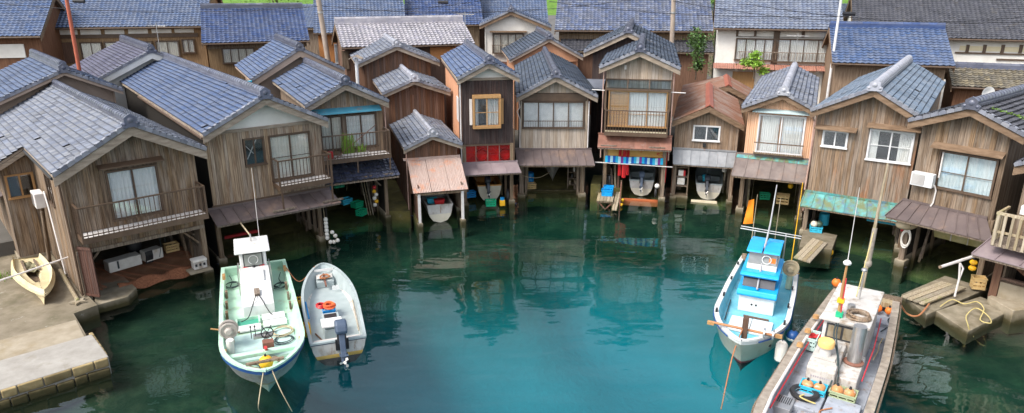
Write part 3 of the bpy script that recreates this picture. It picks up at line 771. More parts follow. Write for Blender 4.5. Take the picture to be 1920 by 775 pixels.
# land behind the boathouses: one sheet to the horizon with a seawall face
edge = [(-300, 20), (F1 @ Vector((-9, 6.4, 0)))[:2], (F1 @ Vector((4.4, 6.4, 0)))[:2], (F2 @ Vector((4.6, 6.6, 0)))[:2], (F3 @ Vector((.2, 6.4, 0)))[:2], (F4 @ Vector((2.6, 6.2, 0)))[:2],
        (F8 @ Vector((0, 6.6, 0)))[:2], (F9 @ Vector((3, 6.6, 0)))[:2], (F10 @ Vector((3, 6.6, 0)))[:2], (F11 @ Vector((3, 6.6, 0)))[:2], (F12 @ Vector((4, 6.6, 0)))[:2], (F13 @ Vector((3, 6.6, 0)))[:2], (F14 @ Vector((8, 6.6, 0)))[:2], (300, 6)]
g = MB()
for (a, b) in zip(edge[:-1], edge[1:]):
    g.quad((a[0], a[1], 1), (b[0], b[1], 1), (b[0] * 1.0, 900, 1), (a[0], 900, 1)); g.quad((a[0], a[1], 1), (a[0], a[1], -5), (b[0], b[1], -5), (b[0], b[1], 1))
structure(g.build('ground', GROUND))
# green hillside behind the village
def hill(a, b):
    x = -400 + 800 * a; y = 88 + 400 * b
    return (x, y, .9 + 90 * (b ** 1.1) * (1 + .3 * math.sin(x * .021 + 1)) + 2.5 * math.sin(x * .11) * min(1, b * 6))
structure(MB().grid(80, 40, hill).build('hillside', GRASSM, None, True))
structure(MB().quad((2.5, 58, 1.01), (7, 58, 1.01), (9, 100, 6.5), (5, 100, 6.5)).build('road', mat('asphalt', (.09, .085, .08), (.13, .125, .12), .9, (1, 1, 1))))

# quay on the left with its stone face, in the frame of the first house
QR = link('quay', None); QR['kind'] = 'structure'; QR.matrix_world = F1
MB().prism([(-.62, -5.15), (-.55, -1.3), (.2, -1.12), (.12, .2), (-.02, .2), (-.02, 24), (-40, 24), (-40, -5.15)], -.35, .44, 'z').build('pavement', CONC, QR)
MB().prism([(-.42, -5.3), (-.46, -3.45), (-40, -3.3), (-40, -5.3)], -.1, .5, 'z').build('coping', mat('grey coping concrete', (.26, .24, .21), (.36, .34, .305), .9, (2, 2, 2), 0, .005, (14, 14, 14), stain=((.2, .165, .11), 1.3, .56, .8)), QR, bevel=.02)
MB().prism([(-.66, -3.44), (-.6, -1.9), (-40, -1.6), (-40, -3.29)], .2, .452, 'z').build('paving_slab', CONCL, QR)
random.seed(21)
for z0, z1 in ((.2, .485), (-.12, .185)):
    x = -.44
    while x > -7.5:
        wdt = random.uniform(.3, .8); d = random.uniform(0, .04); j = random.uniform(-.03, .03)
        mb = MB().prism([(x - wdt + .015, z0 + .01 + random.uniform(0, .04)), (x - .015, z0 + .01 + random.uniform(0, .04)), (x - .012, z1 - random.uniform(0, .04) * (z0 < 0)), (x - wdt + .012, z1 - random.uniform(0, .04) * (z0 < 0))], -5.36 - d, -5.2)
        mb.build('stone', STONE, QR, bevel=.03); x -= wdt
MB().box(-40, -5.3, -.6, -.46, -5.2, .1).build('backing', CONC, QR)
for k in range(6): MB().box(-.52, -5.1 + k * .31, -.25, -.4, -4.82 + k * .31, .49).build('stone', STONE, QR, bevel=.03)

# ================================================================== FRONT ROW OF BOATHOUSES
def V3(*a): return Vector(a)
# --- house 1: broad house beside the quay
H1 = gable_house('boathouse', 'broad weathered brown boathouse with full width balcony beside the stone quay', A1, 42, (-.22, 4.98), (4.68, 5.1), (2.3, 6.36), .5, 13.2, .02, 4.38, 2.02,
                 GREYT, RIDGE, W_BROWN, W_BARGE, holes=[(1.36, 2.9, 3.06, 4.74)], barge_h=.33, zside=.2, ridge_kw=dict(r=.12, base=.16))
r = H1.root
window(r, 1.42, 2.96, 3.0, 4.68, 2, W_FRAME, CURT, cover=((0, .96), (.05, 1)))
MB().prism([(-.02, 5.0), (-.3, 4.9), (-.3, 4.86), (-.02, 4.93)], 1.15, 3.25, 'x').build('window_hood', RAIL, r)
balcony(r, .22, 4.3, 2.72, 3.84, .8, 26, RAIL)
for zz in (5.6, 4.4):  # left wall boards, facing the quay
    pass
planks(r, .06, 5.3, .44, lambda t: 4.95, W_BROWN, .19, [(1.9, 3.3, 3.0, 4.35)], y=0.0, axis='y', flip=1)
sw = MB().box(-.03, 1.9, 3.3, .03, 1.96, 4.35).box(-.03, 2.94, 3.3, .03, 3.0, 4.35).box(-.06, 1.88, 3.24, .03, 3.02, 3.3).box(-.04, 1.9, 4.35, .03, 3.0, 4.41).box(-.02, 2.42, 3.3, .025, 2.47, 4.35).build('window', W_FRAME, r)
MB().box(.0, 1.96, 3.3, .006, 2.94, 4.35).build('pane', GLASS, sw); MB().box(.045, 1.9, 3.3, .055, 3.0, 4.35).build('curtain', CURTB, sw)
boathouse(H1, 2.0, [.12, 4.28], ramp=(.05, 1.0), sill=.4, floorm=CONC, sidewood=False)
MB().box(4.2, .1, .3, 4.34, 6.4, 2.0).build('inner_wall', W_POST, r)
MB().box(.05, -.06, 1.97, 4.36, .02, 2.1).build('lintel', W_POST, r)
pipe(r, [(-.05, -.08, 4.7), (-.02, -.08, 2.5), (-.02, -.08, .5)], RAIL, .035)
pipe(r, [(-.24, 5.2, 4.86), (-.24, -.4, 4.86)], M_BLACK, .05, 'gutter')
# the wing set back on the landward side
mb = MB().prism([(-1.75, 4.98 - 1.53 * .554), (-.22, 4.98), (-.22, 4.89), (-1.75, 4.89 - 1.53 * .554)], 5.0, 13.2).build('wing_roof_deck', W_BARGE, r)
tiles(r, H1.mw, (-1.75, 13.2, 4.98 - 1.53 * .554), (0, -1, 0), (1.53, 0, 1.53 * .554), 8.24, 1.53 * 1.143, GREYT, 180)
MB().prism([(-1.75, 4.03), (-.2, 4.88), (-.2, 4.7), (-1.75, 3.86)], 4.98, 5.03).build('wing_bargeboard', W_BARGE, r)
planks(r, -1.05, .0, .5, lambda t: 4.2 + (t + 1.05) * .5, W_BROWN, .19, [(-.98, 2.95, -.08, 3.9)], y=5.4)
MB().box(-1.05, 5.5, .44, 0, 5.55, 4.2).build('wing_wall', W_BLACK, r)
window(r, -.94, 3.0, -.12, 3.86, 2, W_OCHRE, None, DARKG, y=5.4)
planks(r, 5.4, 12, .5, lambda t: 4.1, W_BROWN, .2, y=-1.08, axis='y')
MB().box(-1.1, 5.36, .4, .02, 5.42, .56).build('wing_sill', CONCL, r); MB().box(-1.14, 5.38, .4, -1.06, 12, .58).build('wing_sill', CONCL, r)
mb = MB().prism([(-2.1, 2.62), (-1.08, 2.95), (-1.08, 2.91), (-2.1, 2.58)], 6.3, 8.3).build('side_porch_roof', M_BROWN, r)
# open corrugated door leaf at the left corner
dr = MB()
for k in range(13): dr.box(.0 + .004 * (k % 2), -.045 * k - .04, .5, .04 + .012 * (k % 2), -.045 * k, 2.3)
dr.box(-.03, -.6, .48, .0, 0, .56).box(-.03, -.6, 2.22, .0, 0, 2.3)
dl = dr.build('door_leaf', wood('dark reddish slats', (.05, .022, .015), (.11, .055, .04), .2), r); dl.location = (.1, -.08, 0); dl.rotation_euler = (0, 0, math.radians(32))

# --- house 2
H2 = gable_house('boathouse', 'grey boarded boathouse with white gable, small dark window and short brown balcony', A2, 37, (.0, 5.5), (4.95, 5.5), (2.46, 6.74), .5, 17.6, .14, 4.78, 2.38,
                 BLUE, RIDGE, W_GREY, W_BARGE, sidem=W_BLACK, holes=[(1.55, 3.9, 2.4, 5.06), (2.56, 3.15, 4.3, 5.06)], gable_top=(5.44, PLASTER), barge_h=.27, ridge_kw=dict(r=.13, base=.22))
r = H2.root
window(r, 1.62, 3.97, 2.33, 5.0, 2, RAIL, None, DARKG, sill=.08)
MB().bar((1.68, .08, 4.2), (2.1, .08, 4.95), .03, .03).bar((1.66, .08, 4.75), (1.95, .08, 4.4), .025, .025).build('stored_poles', PVC, r)
window(r, 2.62, 3.2, 4.24, 5.0, 2, W_FRAME, CURTW, rails=(.5,))
balcony(r, 2.58, 4.78, 3.08, 4.18, .85, 15, RAIL, struts=[(2.62, 2.15), (4.74, 2.15)])
awning(r, -.1, 4.95, 2.42, 2.02, .95, 11, M_BROWN, u0b=-.05, u1b=5.05)
MB().box(.1, -.04, 2.42, 4.82, .01, 2.56).build('skirt_beam', RAIL, r)
for x in (2.62, 4.74): MB().bar((x - .45, -.86, 2.13), (x + .45, -.86, 2.13), .07, .07).build('strut_foot', W_POST, r)
pipe(r, [(-.02, 12, 5.36), (-.02, -.45, 5.36)], RAIL, .055, 'gutter')
boathouse(H2, 2.28, [.2, 4.42], ramp=(-.25, .7), sill=.35)
for y in (1.2, 2.6): MB().box(4.3, y, .3, 4.45, y + .15, 2.28).build('post', W_POST, r)

# --- house 3
H3 = gable_house('boathouse', 'boathouse with blue strip above curtained windows and black tiled skirt roof under its balcony', A3, 27, (-3.62, 5.86), (.12, 5.82), (-1.8, 6.78), .5, 8.2, -3.3, -.06, 2.4,
                 BLUE2, RIDGE, W_TAN, W_BARGE, holes=[(-2.95, 3.66, -.36, 5.3)], front_z=2.9, ridge_kw=dict(r=.12, base=.2))
r = H3.root
window(r, -2.9, 3.75, -1.98, 5.22, 2, W_FRAME, CURTW)
window(r, -1.78, 3.75, -.42, 5.22, 2, W_FRAME, CURT)
MB().box(-1.92, -.05, 3.6, -1.84, .04, 5.3).build('mullion_post', W_POST, r)
MB().prism([(.0, 5.62), (-.38, 5.44), (-.38, 5.4), (.0, 5.57)], -3.3, -.2, 'x').build('strip_canopy', TEALST, r)
balcony(r, -3.1, -.06, 3.46, 4.58, .9, 20, RAIL, left=False, struts=[(-1.6, 2.78), (-.1, 2.75)])
MB().bar((-2.6, -.86, 3.5), (-.45, -.2, 4.75), .025, .025).build('brace', M_RUST, r)
# tiled skirt roof
MB().prism([(-.0, 3.06), (-1.15, 2.44), (-1.15, 2.38), (-.0, 2.98)], -3.4, .22, 'x').build('skirt_deck', W_POST, r)
tiles(r, H3.mw, (-3.4, -1.17, 2.46), (1, 0, 0), (0, 1.17, .62), 3.64, 1.3, NAVY, 300, name='skirt_tile', step=.035, amp=.05)
boathouse(H3, 2.36, [-.1, -3.2], ramp=(-.3, .6), sill=.45)
MB().box(-.12, .4, -.8, .02, 6, .5).build('stone_wall', CONC, r)
pipe(r, [(.02, -.1, 5.5), (.04, -.06, 4.5), (.04, -.04, 2.6)], PVCP, .03)
for x in (-.5, -1.5): MB().bar((x, -1.02, 2.56), (x + .5, -1.0, 2.56), .07, .07).build('strut_foot', W_POST, r)

# --- house 4: small boathouse with pink porch sheet, and two taller gables stepping up behind
H4 = gable_house('boathouse', 'small low boathouse with faded pink corrugated porch roof and grey tile gable', A4, 16, (-.2, 3.5), (2.62, 3.56), (1.2, 4.12), .32, 5.6, .02, 2.42, 1.2,
                 GREYT, RIDGEP, W_RUSSET, W_BARGE, pw=.12, barge_h=.16, ridge_kw=dict(r=.1, base=.14))
r = H4.root
aw = MB().box(.1, -1.62, 1.55, 2.5, -1.55, 1.65).build('porch_frame', W_POST, r)
corrugated(r, (-.02, -1.72, 1.72), (1, 0, 0), (0, 1.7, 1.16), 2.6, 2.06, M_PINK, 3, .075, .011, 'porch_sheet')
MB().box(-.2, -.05, 2.86, 2.55, .02, 2.98).build('flashing', M_PINK, r)
for x in (.25, 2.3):
    MB().box(x - .06, -1.64, .1, x + .06, -1.52, 1.62).build('post', PVC, r); MB().box(x - .12, -1.75, -1, x + .12, -1.4, .22).build('footing', CONCL, r, bevel=.02)
MB().box(.22, -1.5, .1, .27, 0, 2.0).build('porch_side_wall', W_RUSSET, r); MB().box(.15, -1.6, -1, .3, 5.2, .22).build('footing_wall', MOSS, r)
MB().box(2.28, -1.5, .5, 2.33, 0, 2.0).build('porch_side_wall', W_POST, r)
MB().box(2.3, -.1, -1, 2.45, 5.2, .3).build('footing_wall', CONCL, r)
MB().prism([(-.5, -.4), (5, .7), (5, -1.2), (-.5, -1.2)], .32, 2.28, 'x').build('ramp', MOSS, r)
MB().box(.1, 5, -1, 2.4, 5.1, 1.3).build('back_wall', W_BLACK, r)
planks(r, .06, 5.2, .2, lambda t: 3.4, W_RUSSET, .13, y=.0, axis='y')
pipe(r, [(-.15, -.25, 3.35), (-.05, -.05, 3.2), (-.05, -.05, .3)], PVCP, .03)
# mossy passage between house 3 and house 4
structure(MB().prism([(-1.05, -.05), (-.03, -.35), (-.03, 7), (-1.2, 7)], -.9, .42, 'z').build('passage', MOSS, None, False)).matrix_world = F4
def rear(F_, y, *a, **k):
    P = F_ @ Vector((0, y, 0)); return P
H5 = gable_house('rear_house', 'middle brown gable of three stepping up behind the pink porch', rear(F4, 5.4), 16, (-.55, 5.3), (3.15, 5.3), (1.2, 6.0), .35, 5.2, -.2, 2.85, 1.0,
                 GREYT, RIDGEP, W_RUSSET, W_BARGE, pw=.12, nobj=120, barge_h=.18, ridge_kw=dict(r=.11, base=.15))
MB().box(1.0, -.04, 5.15, 1.35, .02, 5.5).build('vent', W_RUSSET, H5.root)
H6 = gable_house('rear_house', 'highest brown gable of three stepping up, below the pale silver roof', rear(F4, 10.4), 16, (-1.5, 6.35), (3.5, 6.35), (.95, 7.4), .4, 6, -1.0, 3.0, 1.0,
                 GREYT, RIDGEP, W_RUSSET, W_BARGE, pw=.13, nobj=60, barge_h=.2, ridge_kw=dict(r=.12, base=.15))
ch = thing('flue_chimney', 'white metal flue pipe with a tan cap beside the tall brown gable', 'chimney', F3 @ Vector((.75, 7.2, 1)))
MB().tube([(0, 0, 0), (0, 0, 6.0)], .09, 10).build('pipe', M_ALU, ch, True); MB().prism([(-.35, 5.95), (0, 6.12), (.35, 5.95), (.35, 5.99), (0, 6.17), (-.35, 5.99)], -.3, .3).build('cap', W_BARGE, ch)

# --- house 7: tall dark house with the boxed bay window
H7 = gable_house('boathouse', 'tall narrow dark brown boathouse with orange framed bay window and red glazed strip', A7, 10, (-2.72, 6.58), (.3, 6.62), (-1.18, 7.36), .42, 9.5, -2.5, .06, 3.28,
                 BLUE, RIDGE, W_DARK, W_BARGE, pw=.11, holes=[(-2.0, 4.25, -.6, 5.6)], gable_top=(6.52, PLASTER), sidem=SALMON, barge_h=.22, ridge_kw=dict(r=.13, base=.2))
r = H7.root
bay = MB().box(-1.98, -.34, 4.12, -.6, .1, 4.24).box(-1.98, -.34, 5.62, -.6, .1, 5.76).box(-1.98, -.33, 4.24, -1.9, .1, 5.62).box(-.68, -.33, 4.24, -.6, .1, 5.62).build('bay_window', W_OCHRE, r)
MB().box(-1.98, -.1, 4.24, -1.97, .1, 5.62).build('side_panel', PVC, bay)
for k in range(2):
    a = -1.9 + .61 * k
    MB().box(a, -.3, 4.24, a + .03, -.26, 5.62).box(a + .58, -.3, 4.24, a + .61, -.26, 5.62).box(a + .03, -.3, 4.24, a + .58, -.26, 4.28).box(a + .03, -.3, 5.58, a + .58, -.26, 5.62).box(a + .03, -.295, 4.9, a + .58, -.265, 4.93).build('sash', W_OCHRE, bay)
    MB().box(a + .03, -.285, 4.28, a + .58, -.279, 5.58).build('pane', GLASS, bay)
MB().grid(24, 2, lambda q, t: (-1.3 + .66 * q, -.05 + .03 * math.sin(q * 34), 4.26 + 1.34 * t)).build('curtain', CURT, bay, True)
MB().grid(10, 2, lambda q, t: (-1.88 + .2 * q, -.05 + .03 * math.sin(q * 14), 4.26 + 1.34 * t)).build('curtain', CURT, bay, True)
for x in (-2.06, -.52): MB().box(x - .06, -.2, 4.3, x + .06, -.02, 5.55).build('shutter', PVC if x < -1 else W_OCHRE, r)
# red glazed strip with tools hanging behind it
strip = MB().box(-2.44, -.03, 3.2, -.02, .04, 3.27).box(-2.44, -.03, 2.28, -.02, .04, 2.34).build('glazed_strip', RAIL, r)
for k in range(5): MB().box(-2.44 + k * .592, -.025, 2.34, -2.4 + k * .592, .035, 3.2).build('mullion', M_RUST, strip)
for k in range(4): MB().box(-2.4 + k * .592, 0, 2.34, -1.85 + k * .592, .006, 3.2).build('pane', GLASSR, strip)
MB().box(-2.44, .13, 2.25, -.02, .145, 3.25).build('back_board', mat('red lit board', (.36, .07, .02), (.60, .17, .06), .8, (3, 3, 3)), strip)
for xx, rr in ((-1.55, .3), (-.35, .3)):
    MB().lathe((xx, .07, 2.72), [(rr, -.06), (rr + .05, 0), (rr, .06), (rr - .05, 0), (rr, -.06)], 18, 'y').build('hose_reel', M_RUST, strip, True)
MB().bar((-2.1, .09, 2.5), (-1.2, .09, 3.15), .05, .05).bar((-1.1, .09, 3.15), (-.6, .09, 2.75), .06, .06).bar((-2.4, .1, 2.78), (-.1, .1, 2.84), .04, .04).build('stored_pole', W_OCHRE, strip)
awning(r, -2.55, .26, 2.32, 1.98, .9, 4, M_MAUVE, u0b=-2.5, u1b=.32, seam=False)
boathouse(H7, 2.2, [-.02, -2.42], ramp=(-.3, .8), post_w=.17)
for x in (-2.56, .1): pipe(r, [(x, -.1, 6.35), (x, -.06, 4), (x, -.06, 2.4)], PVC if x < 0 else RAIL, .03)
pipe(r, [(-2.7, 9, 6.42), (-2.7, -.35, 6.42)], RAIL, .05, 'gutter')
for y0, y1 in ((1.2, 2.1),): window_side = MB().box(-2.54, 1.2, 4.2, -2.5, 2.1, 5.4).build('side_window', FROST, r)
MB().box(-2.545, .06, 2.4, -2.505, .95, 6.38).build('corner_cladding', W_DARK, r)

# --- house 8: pale centre house
H8 = gable_house('boathouse', 'pale boarded boathouse in the middle with four pane frosted window band', A8, 0, (-.25, 5.5), (3.85, 5.5), (1.74, 6.56), .42, 12.5, -.02, 3.42, 2.68,
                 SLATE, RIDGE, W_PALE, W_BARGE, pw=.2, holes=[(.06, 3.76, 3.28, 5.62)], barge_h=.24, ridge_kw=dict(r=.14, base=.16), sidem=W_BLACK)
r = H8.root
window(r, .13, 3.84, 3.2, 5.14, 4, W_FRAME, None, FROST)
MB().box(.02, -.06, 5.22, 3.36, .02, 5.6).build('head_board', RAIL, r)
MB().box(.1, -.12, 4.18, 3.22, -.09, 4.21).build('window_guard_rail', RAIL, r)
for k in range(26): piece('baluster', RAIL, r, .13 + k * .123, -.112, 3.84, .142 + k * .123, -.1, 4.18)
awning(r, -.28, 3.66, 2.7, 2.08, .92, 9, M_BROWN, u0b=-.18, u1b=3.78)
boathouse(H8, 2.5, [.05, 3.25], ramp=(-.15, .75), floorm=MOSS, post_w=.2)
for x in (.3, 3.02): MB().box(x - .06, .1, .1, x + .06, .22, 2.5).build('post', W_POST, r)
MB().bar((.0, -.1, 2.0), (3.3, -.1, 1.98), .06, .07).build('crossbeam', W_POST, r)
MB().box(.2, 1.3, -.05, 3.1, 1.45, .1).build('ramp_edge', CONCL, r)
pipe(r, [(3.46, -.1, 5.2), (3.46, -.06, 2.8)], PVC, .03); pipe(r, [(3.66, 12, 5.38), (3.86, -.4, 5.4)], RAIL, .05, 'gutter')
pipe(r, [(-.1, -.12, 5.25), (-.05, -.1, 4.9), (-.2, -.12, 4.7), (-.05, -.08, 4.3), (-.05, -.08, 2.8)], PVC, .025, 'service_cable')
C2 = gable_house('rear_house', 'rear gable with salmon plaster and dark blue tiles behind the pale centre house', F8 @ Vector((0, 13, 0)), 5, (-.7, 5.95), (4.4, 6.1), (2.05, 7.38), .3, 6.5, -.3, 4.1, 1.0,
                 SLATE, RIDGE, SALMON, BEIGE, front='plain', nobj=80, ridge_kw=dict(r=.13, base=.22), barge_h=.2)
MB().prism([(-.35, 5.6), (4.1, 5.75), (4.1, 6.0), (2.05, 7.2), (-.35, 6.0)], -.02, .1).build('gable_panel', SALMON, C2.root)

# --- house 9: tall house with glazed canopy and orange shoji
H9 = gable_house('boathouse', 'tallest boathouse with blue glass canopy, orange sliding screen and striped cloth below', A9, -11, (-.14, 6.96), (3.78, 6.98), (1.82, 7.84), .5, 6.2, .2, 3.42, 3.6,
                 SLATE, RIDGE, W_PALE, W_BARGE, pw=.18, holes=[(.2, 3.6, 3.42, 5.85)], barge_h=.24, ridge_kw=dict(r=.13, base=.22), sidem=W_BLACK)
r = H9.root
can = MB().bar((.22, -.02, 6.34), (3.42, -.02, 6.34), .05, .07).bar((.22, -.62, 5.92), (3.42, -.62, 5.92), .05, .09)
for k in range(4): can.bar((.24 + 1.055 * k, -.02, 6.34), (.24 + 1.055 * k, -.62, 5.93), .04, .05)
can = can.build('glass_canopy', RAIL, r)
for k in range(3): MB().quad((.27 + 1.055 * k, -.03, 6.345), (1.27 + 1.055 * k, -.03, 6.345), (1.27 + 1.055 * k, -.61, 5.935), (.27 + 1.055 * k, -.61, 5.935)).build('pane', GLASSB, can)
MB().box(.22, -.08, 5.8, 3.42, .02, 5.92).build('head_beam', RAIL, r)
w9 = window(r, .42, 4.0, 3.24, 5.74, 3, W_OCHRE, CURT, gap=(0,), rails=(.35,))
sj = MB().box(.45, .05, 4.02, 1.34, .07, 5.72).build('sliding_screen', SHOJI, r)
for k in range(4): MB().box(.45 + .22 * k, .04, 4.02, .47 + .22 * k, .05, 5.72).build('screen_bar', W_OCHRE, sj)
for k in range(7): MB().box(.47, .042, 4.15 + .24 * k, 1.32, .05, 4.17 + .24 * k).build('screen_bar', W_OCHRE, sj)
balcony(r, .26, 3.34, 3.76, 4.9, .62, 22, RAIL, floor=mat('pale balcony boards', (.55, .50, .32), (.70, .66, .50), .7))
for x in (.24, 3.36): MB().box(x - .05, -.66, 4.9, x + .05, -.58, 5.9).build('canopy_post', RAIL, r)
awning(r, -.06, 3.62, 3.55, 3.0, .6, 6, M_RUST, y0=-.12, seam=False)
for x in (.5, 2.9): MB().bar((x - .4, -.66, 3.09), (x + .4, -.66, 3.09), .05, .05).build('strut_foot', W_POST, r)
MB().box(.3, .05, 2.4, 3.3, .09, 3.3).build('painted_panel', mat('yellow orange painted panel', (.50, .26, .06), (.62, .38, .12), .7, (1.5, 1.5, 2.5), stain=((.50, .07, .03), (1.6, 1.6, 3), .56, .62)), r)
def stripe_mat():
    cols = [(.02, .45, .72), (.01, .12, .5), (.45, .72, .82), (.01, .12, .5), (.03, .45, .72), (.45, .72, .82), (.22, .05, .32)]
    return [mat('cloth %d' % k, c, c, .8) for k, c in enumerate(cols)]
ST = stripe_mat()
for k in range(22): MB().grid(2, 2, lambda q, t: (.32 + .134 * (k + q), -.06 + .015 * math.sin((k + q) * 1.9) - .02 * (1 - t), 2.06 + .34 * t + .02 * math.sin((k + q) * .6))).build('striped_cloth', ST[k % 7], r)
MB().tube([(-.2, -.16, 2.06), (3.75, -.16, 1.99)], .028, 8).build('hanging_pole', PVC, r, True)
for x, z0, wd in ((1.0, 1.35, .16), (1.2, 1.25, .2), (1.42, 1.4, .14), (3.26, 1.1, .2)): MB().grid(6, 4, lambda q, t: (x + wd * q, .02 + .03 * math.sin(q * 8 + t * 3), z0 + (2.9 - z0) * t)).build('red_drape', REDP, r, True)
boathouse(H9, 3.2, [.33, 3.32], ramp=(-.25, .8), post_w=.2, sill=.3)
MB().box(.22, .4, -1, 1.25, 6, .55).build('inner_quay', MOSS, r)
MB().box(1.28, .2, -.3, 3.2, .32, .06).build('slip_sill', mat('orange red painted sill', (.45, .10, .03), (.55, .17, .06), .7), r)
for x in (.08, 3.52): pipe(r, [(x, -.1, 6.7), (x, -.06, 5), (x, -.06, 2.3)], PVCP, .03)
MB().tube([(-.45, -.5, 5.86), (.2, -.5, 5.84)], .025, 6).build('clothes_pole', PVC, r); MB().tube([(3.4, -.5, 5.84), (4.1, -.5, 5.82)], .025, 6).build('clothes_pole', PVC, r)
MB().box(1.08, -.1, 6.84, 1.18, -.0, 7.05).build('bell', PVC, r)
MB().box(-.38, -.05, -1, .16, 1.8, .85).build('mossy_block', MOSS, r, bevel=.04)
H9b = gable_house('rear_house', 'dark walled rear part with the highest slate ridge behind the tall canopy house', F9 @ Vector((-.0, 6.2, 0)), -11, (-1.5, 7.1), (3.8, 6.98), (1.0, 8.3), .4, 7, -1.0, 3.5, 1.0,
                  SLATE, RIDGE, W_DARK, W_BARGE, pw=.16, nobj=100, ridge_kw=dict(r=.14, base=.24), sidem=W_BLACK)
MB().prism([(-.0, 5.5), (-1.6, 5.2), (-1.6, 5.14), (0, 5.42)], -1.5, -.2, 'x').build('lean_to_roof', GREYT, H9b.root)

# --- house 10: low house with red brown metal roof
H10 = gable_house('boathouse', 'low boathouse with rusty red brown metal roof and white framed window', A10, -15, (-.28, 4.25), (3.2, 4.22), (1.46, 5.1), .42, 8.0, -.14, 2.98, 2.74,
                  M_RED, M_REDR, W_TAN, W_BARGED, pw=.16, holes=[(.76, 3.22, 2.1, 4.06)], roofkind='sheet', barge_h=.2, sidem=W_RUSSET)
r = H10.root
window(r, .82, 3.29, 2.04, 4.0, 2, M_ALU, None, DARKG)
awning(r, -.16, 2.95, 2.78, 2.06, .36, 7, M_GREY, u0b=-.1, u1b=2.9)
boathouse(H10, 2.55, [.0, 2.86], ramp=(-.3, .8), post_w=.18, floorm=MOSS)
MB().box(1.3, -.1, 2.95, 1.45, .02, 3.15).build('meter_box', M_BLACK, r)
H10b = gable_house('rear_house', 'rear bay with red corrugated metal roof behind the low red roofed house', F10 @ Vector((1.7, 8.2, 0)), -15, (-1.9, 4.2), (2.6, 4.15), (.9, 5.0), .2, 5, -1.6, 2.3, 1.0,
                   M_RED, M_REDR, W_TAN, W_BARGED, roofkind='sheet', sidem=W_RUSSET)

# --- house 11: peach corrugated house
H11 = gable_house('boathouse', 'narrow peach corrugated boathouse with big curtained window and mottled blue tiles', A11, -23.5, (-.34, 5.38), (2.84, 5.46), (1.42, 6.16), .42, 11, -.06, 2.86, 3.06,
                  GREYT, RIDGEP, PEACH, W_BARGED, front='plain', barge_h=.22, sidem=PEACH, ridge_kw=dict(r=.15, base=.12))
r = H11.root
def peach_panel(x0, x1, zb, ztop):
    k = max(2, int((x1 - x0) / .09) * 4)
    def fn(a, b):
        x = x0 + (x1 - x0) * a
        return (x, .012 * math.sin(x * 2 * math.pi / .09), zb + (ztop(x) - zb) * b)
    MB().grid(k, 2, fn).build('cladding_sheet', PEACH, r, True)
peach_panel(-.06, .44, 3.06, lambda x: min(H11.top(x) - .12, 5.12)); peach_panel(2.52, 2.86, 3.06, lambda x: min(H11.top(x) - .12, 5.12))
peach_panel(.44, 2.52, 5.06, lambda x: 5.12); peach_panel(.44, 2.52, 3.06, lambda x: 3.2); peach_panel(.1, 2.6, 5.3, lambda x: H11.top(x) - .14)
window(r, .5, 3.26, 2.46, 5.0, 2, M_ALU, CURT, rails=(), cover=((.12, .9), (.06, .94)))
MB().prism([(.0, 5.32), (-.25, 5.2), (-.25, 5.16), (0, 5.26)], .15, 2.8, 'x').build('strip_canopy', mat('faded teal strip', (.35, .48, .50), (.50, .60, .60), .6, (3, 3, 3)), r)
gr = MB().box(.36, -.3, 3.72, 2.56, -.26, 3.77).build('window_guard', W_POST, r)
for k in range(22): piece('baluster', M_ALU, gr, .4 + k * .1, -.29, 3.22, .412 + k * .1, -.275, 3.72)
MB().box(.36, -.3, 3.2, 2.56, -.02, 3.25).build('guard_shelf', W_POST, gr)
awning(r, -.38, 2.9, 3.06, 2.2, .95, 6, M_GREYPAT, u0b=-.44, u1b=2.9)
MB().quad((-.36, -.03, 3.068), (2.88, -.03, 3.068), (2.88, -.25, 2.875), (-.37, -.2, 2.92)).build('patina_apron', M_PATINA, r)
boathouse(H11, 2.9, [.02, 2.74], ramp=(-.3, .7), post_w=.2)
pipe(r, [(2.92, -.1, 5.2), (2.92, -.08, 4), (2.9, -.08, 2.2), (2.9, -.08, .6)], PVCP, .035)

# --- house 12: big house with rust streaks
H12 = gable_house('boathouse', 'large brown boathouse with rust streaks, two white framed windows and turquoise skirt roof', A12, -34, (-.26, 5.8), (3.95, 5.85), (2.05, 6.92), .5, 12, -.04, 3.84, 2.1,
                  STEELB, RIDGEP, W_ORANGE, W_BARGED, pw=.15, holes=[(.27, 4.2, 1.29, 4.98), (2.05, 3.85, 3.72, 5.22)], barge_h=.26, ridge_kw=dict(r=.16, base=.14), tile_kw=dict(du=.2, dv=.24, amp=.03, step=.02), sidem=W_ORANGE)
r = H12.root
window(r, .33, 4.27, 1.23, 4.92, 2, M_ALU, None, DARKG)
window(r, 2.12, 3.93, 3.66, 5.15, 2, M_ALU, CURT, rails=(.5,), cover=((0, .4), (.38, 1)))
for a, b, z in ((-.04, 1.6, 5.06), (1.95, 3.9, 5.34)): MB().prism([(.0, z + .1), (-.34, z - .02), (-.34, z - .06), (0, z + .04)], a, b, 'x').build('window_hood', W_BARGED, r)
awning(r, -.1, 3.6, 2.14, 1.62, .62, 9, M_PATINA, u0b=-.14, u1b=3.84)
boathouse(H12, 2.0, [.05, 3.9], ramp=(-.4, .5), post_w=.18)
pipe(r, [(-.2, -.4, 5.6), (-.12, -.06, 5.3), (-.1, -.06, 3.5), (-.14, -.06, 2.2)], PVCP, .035)

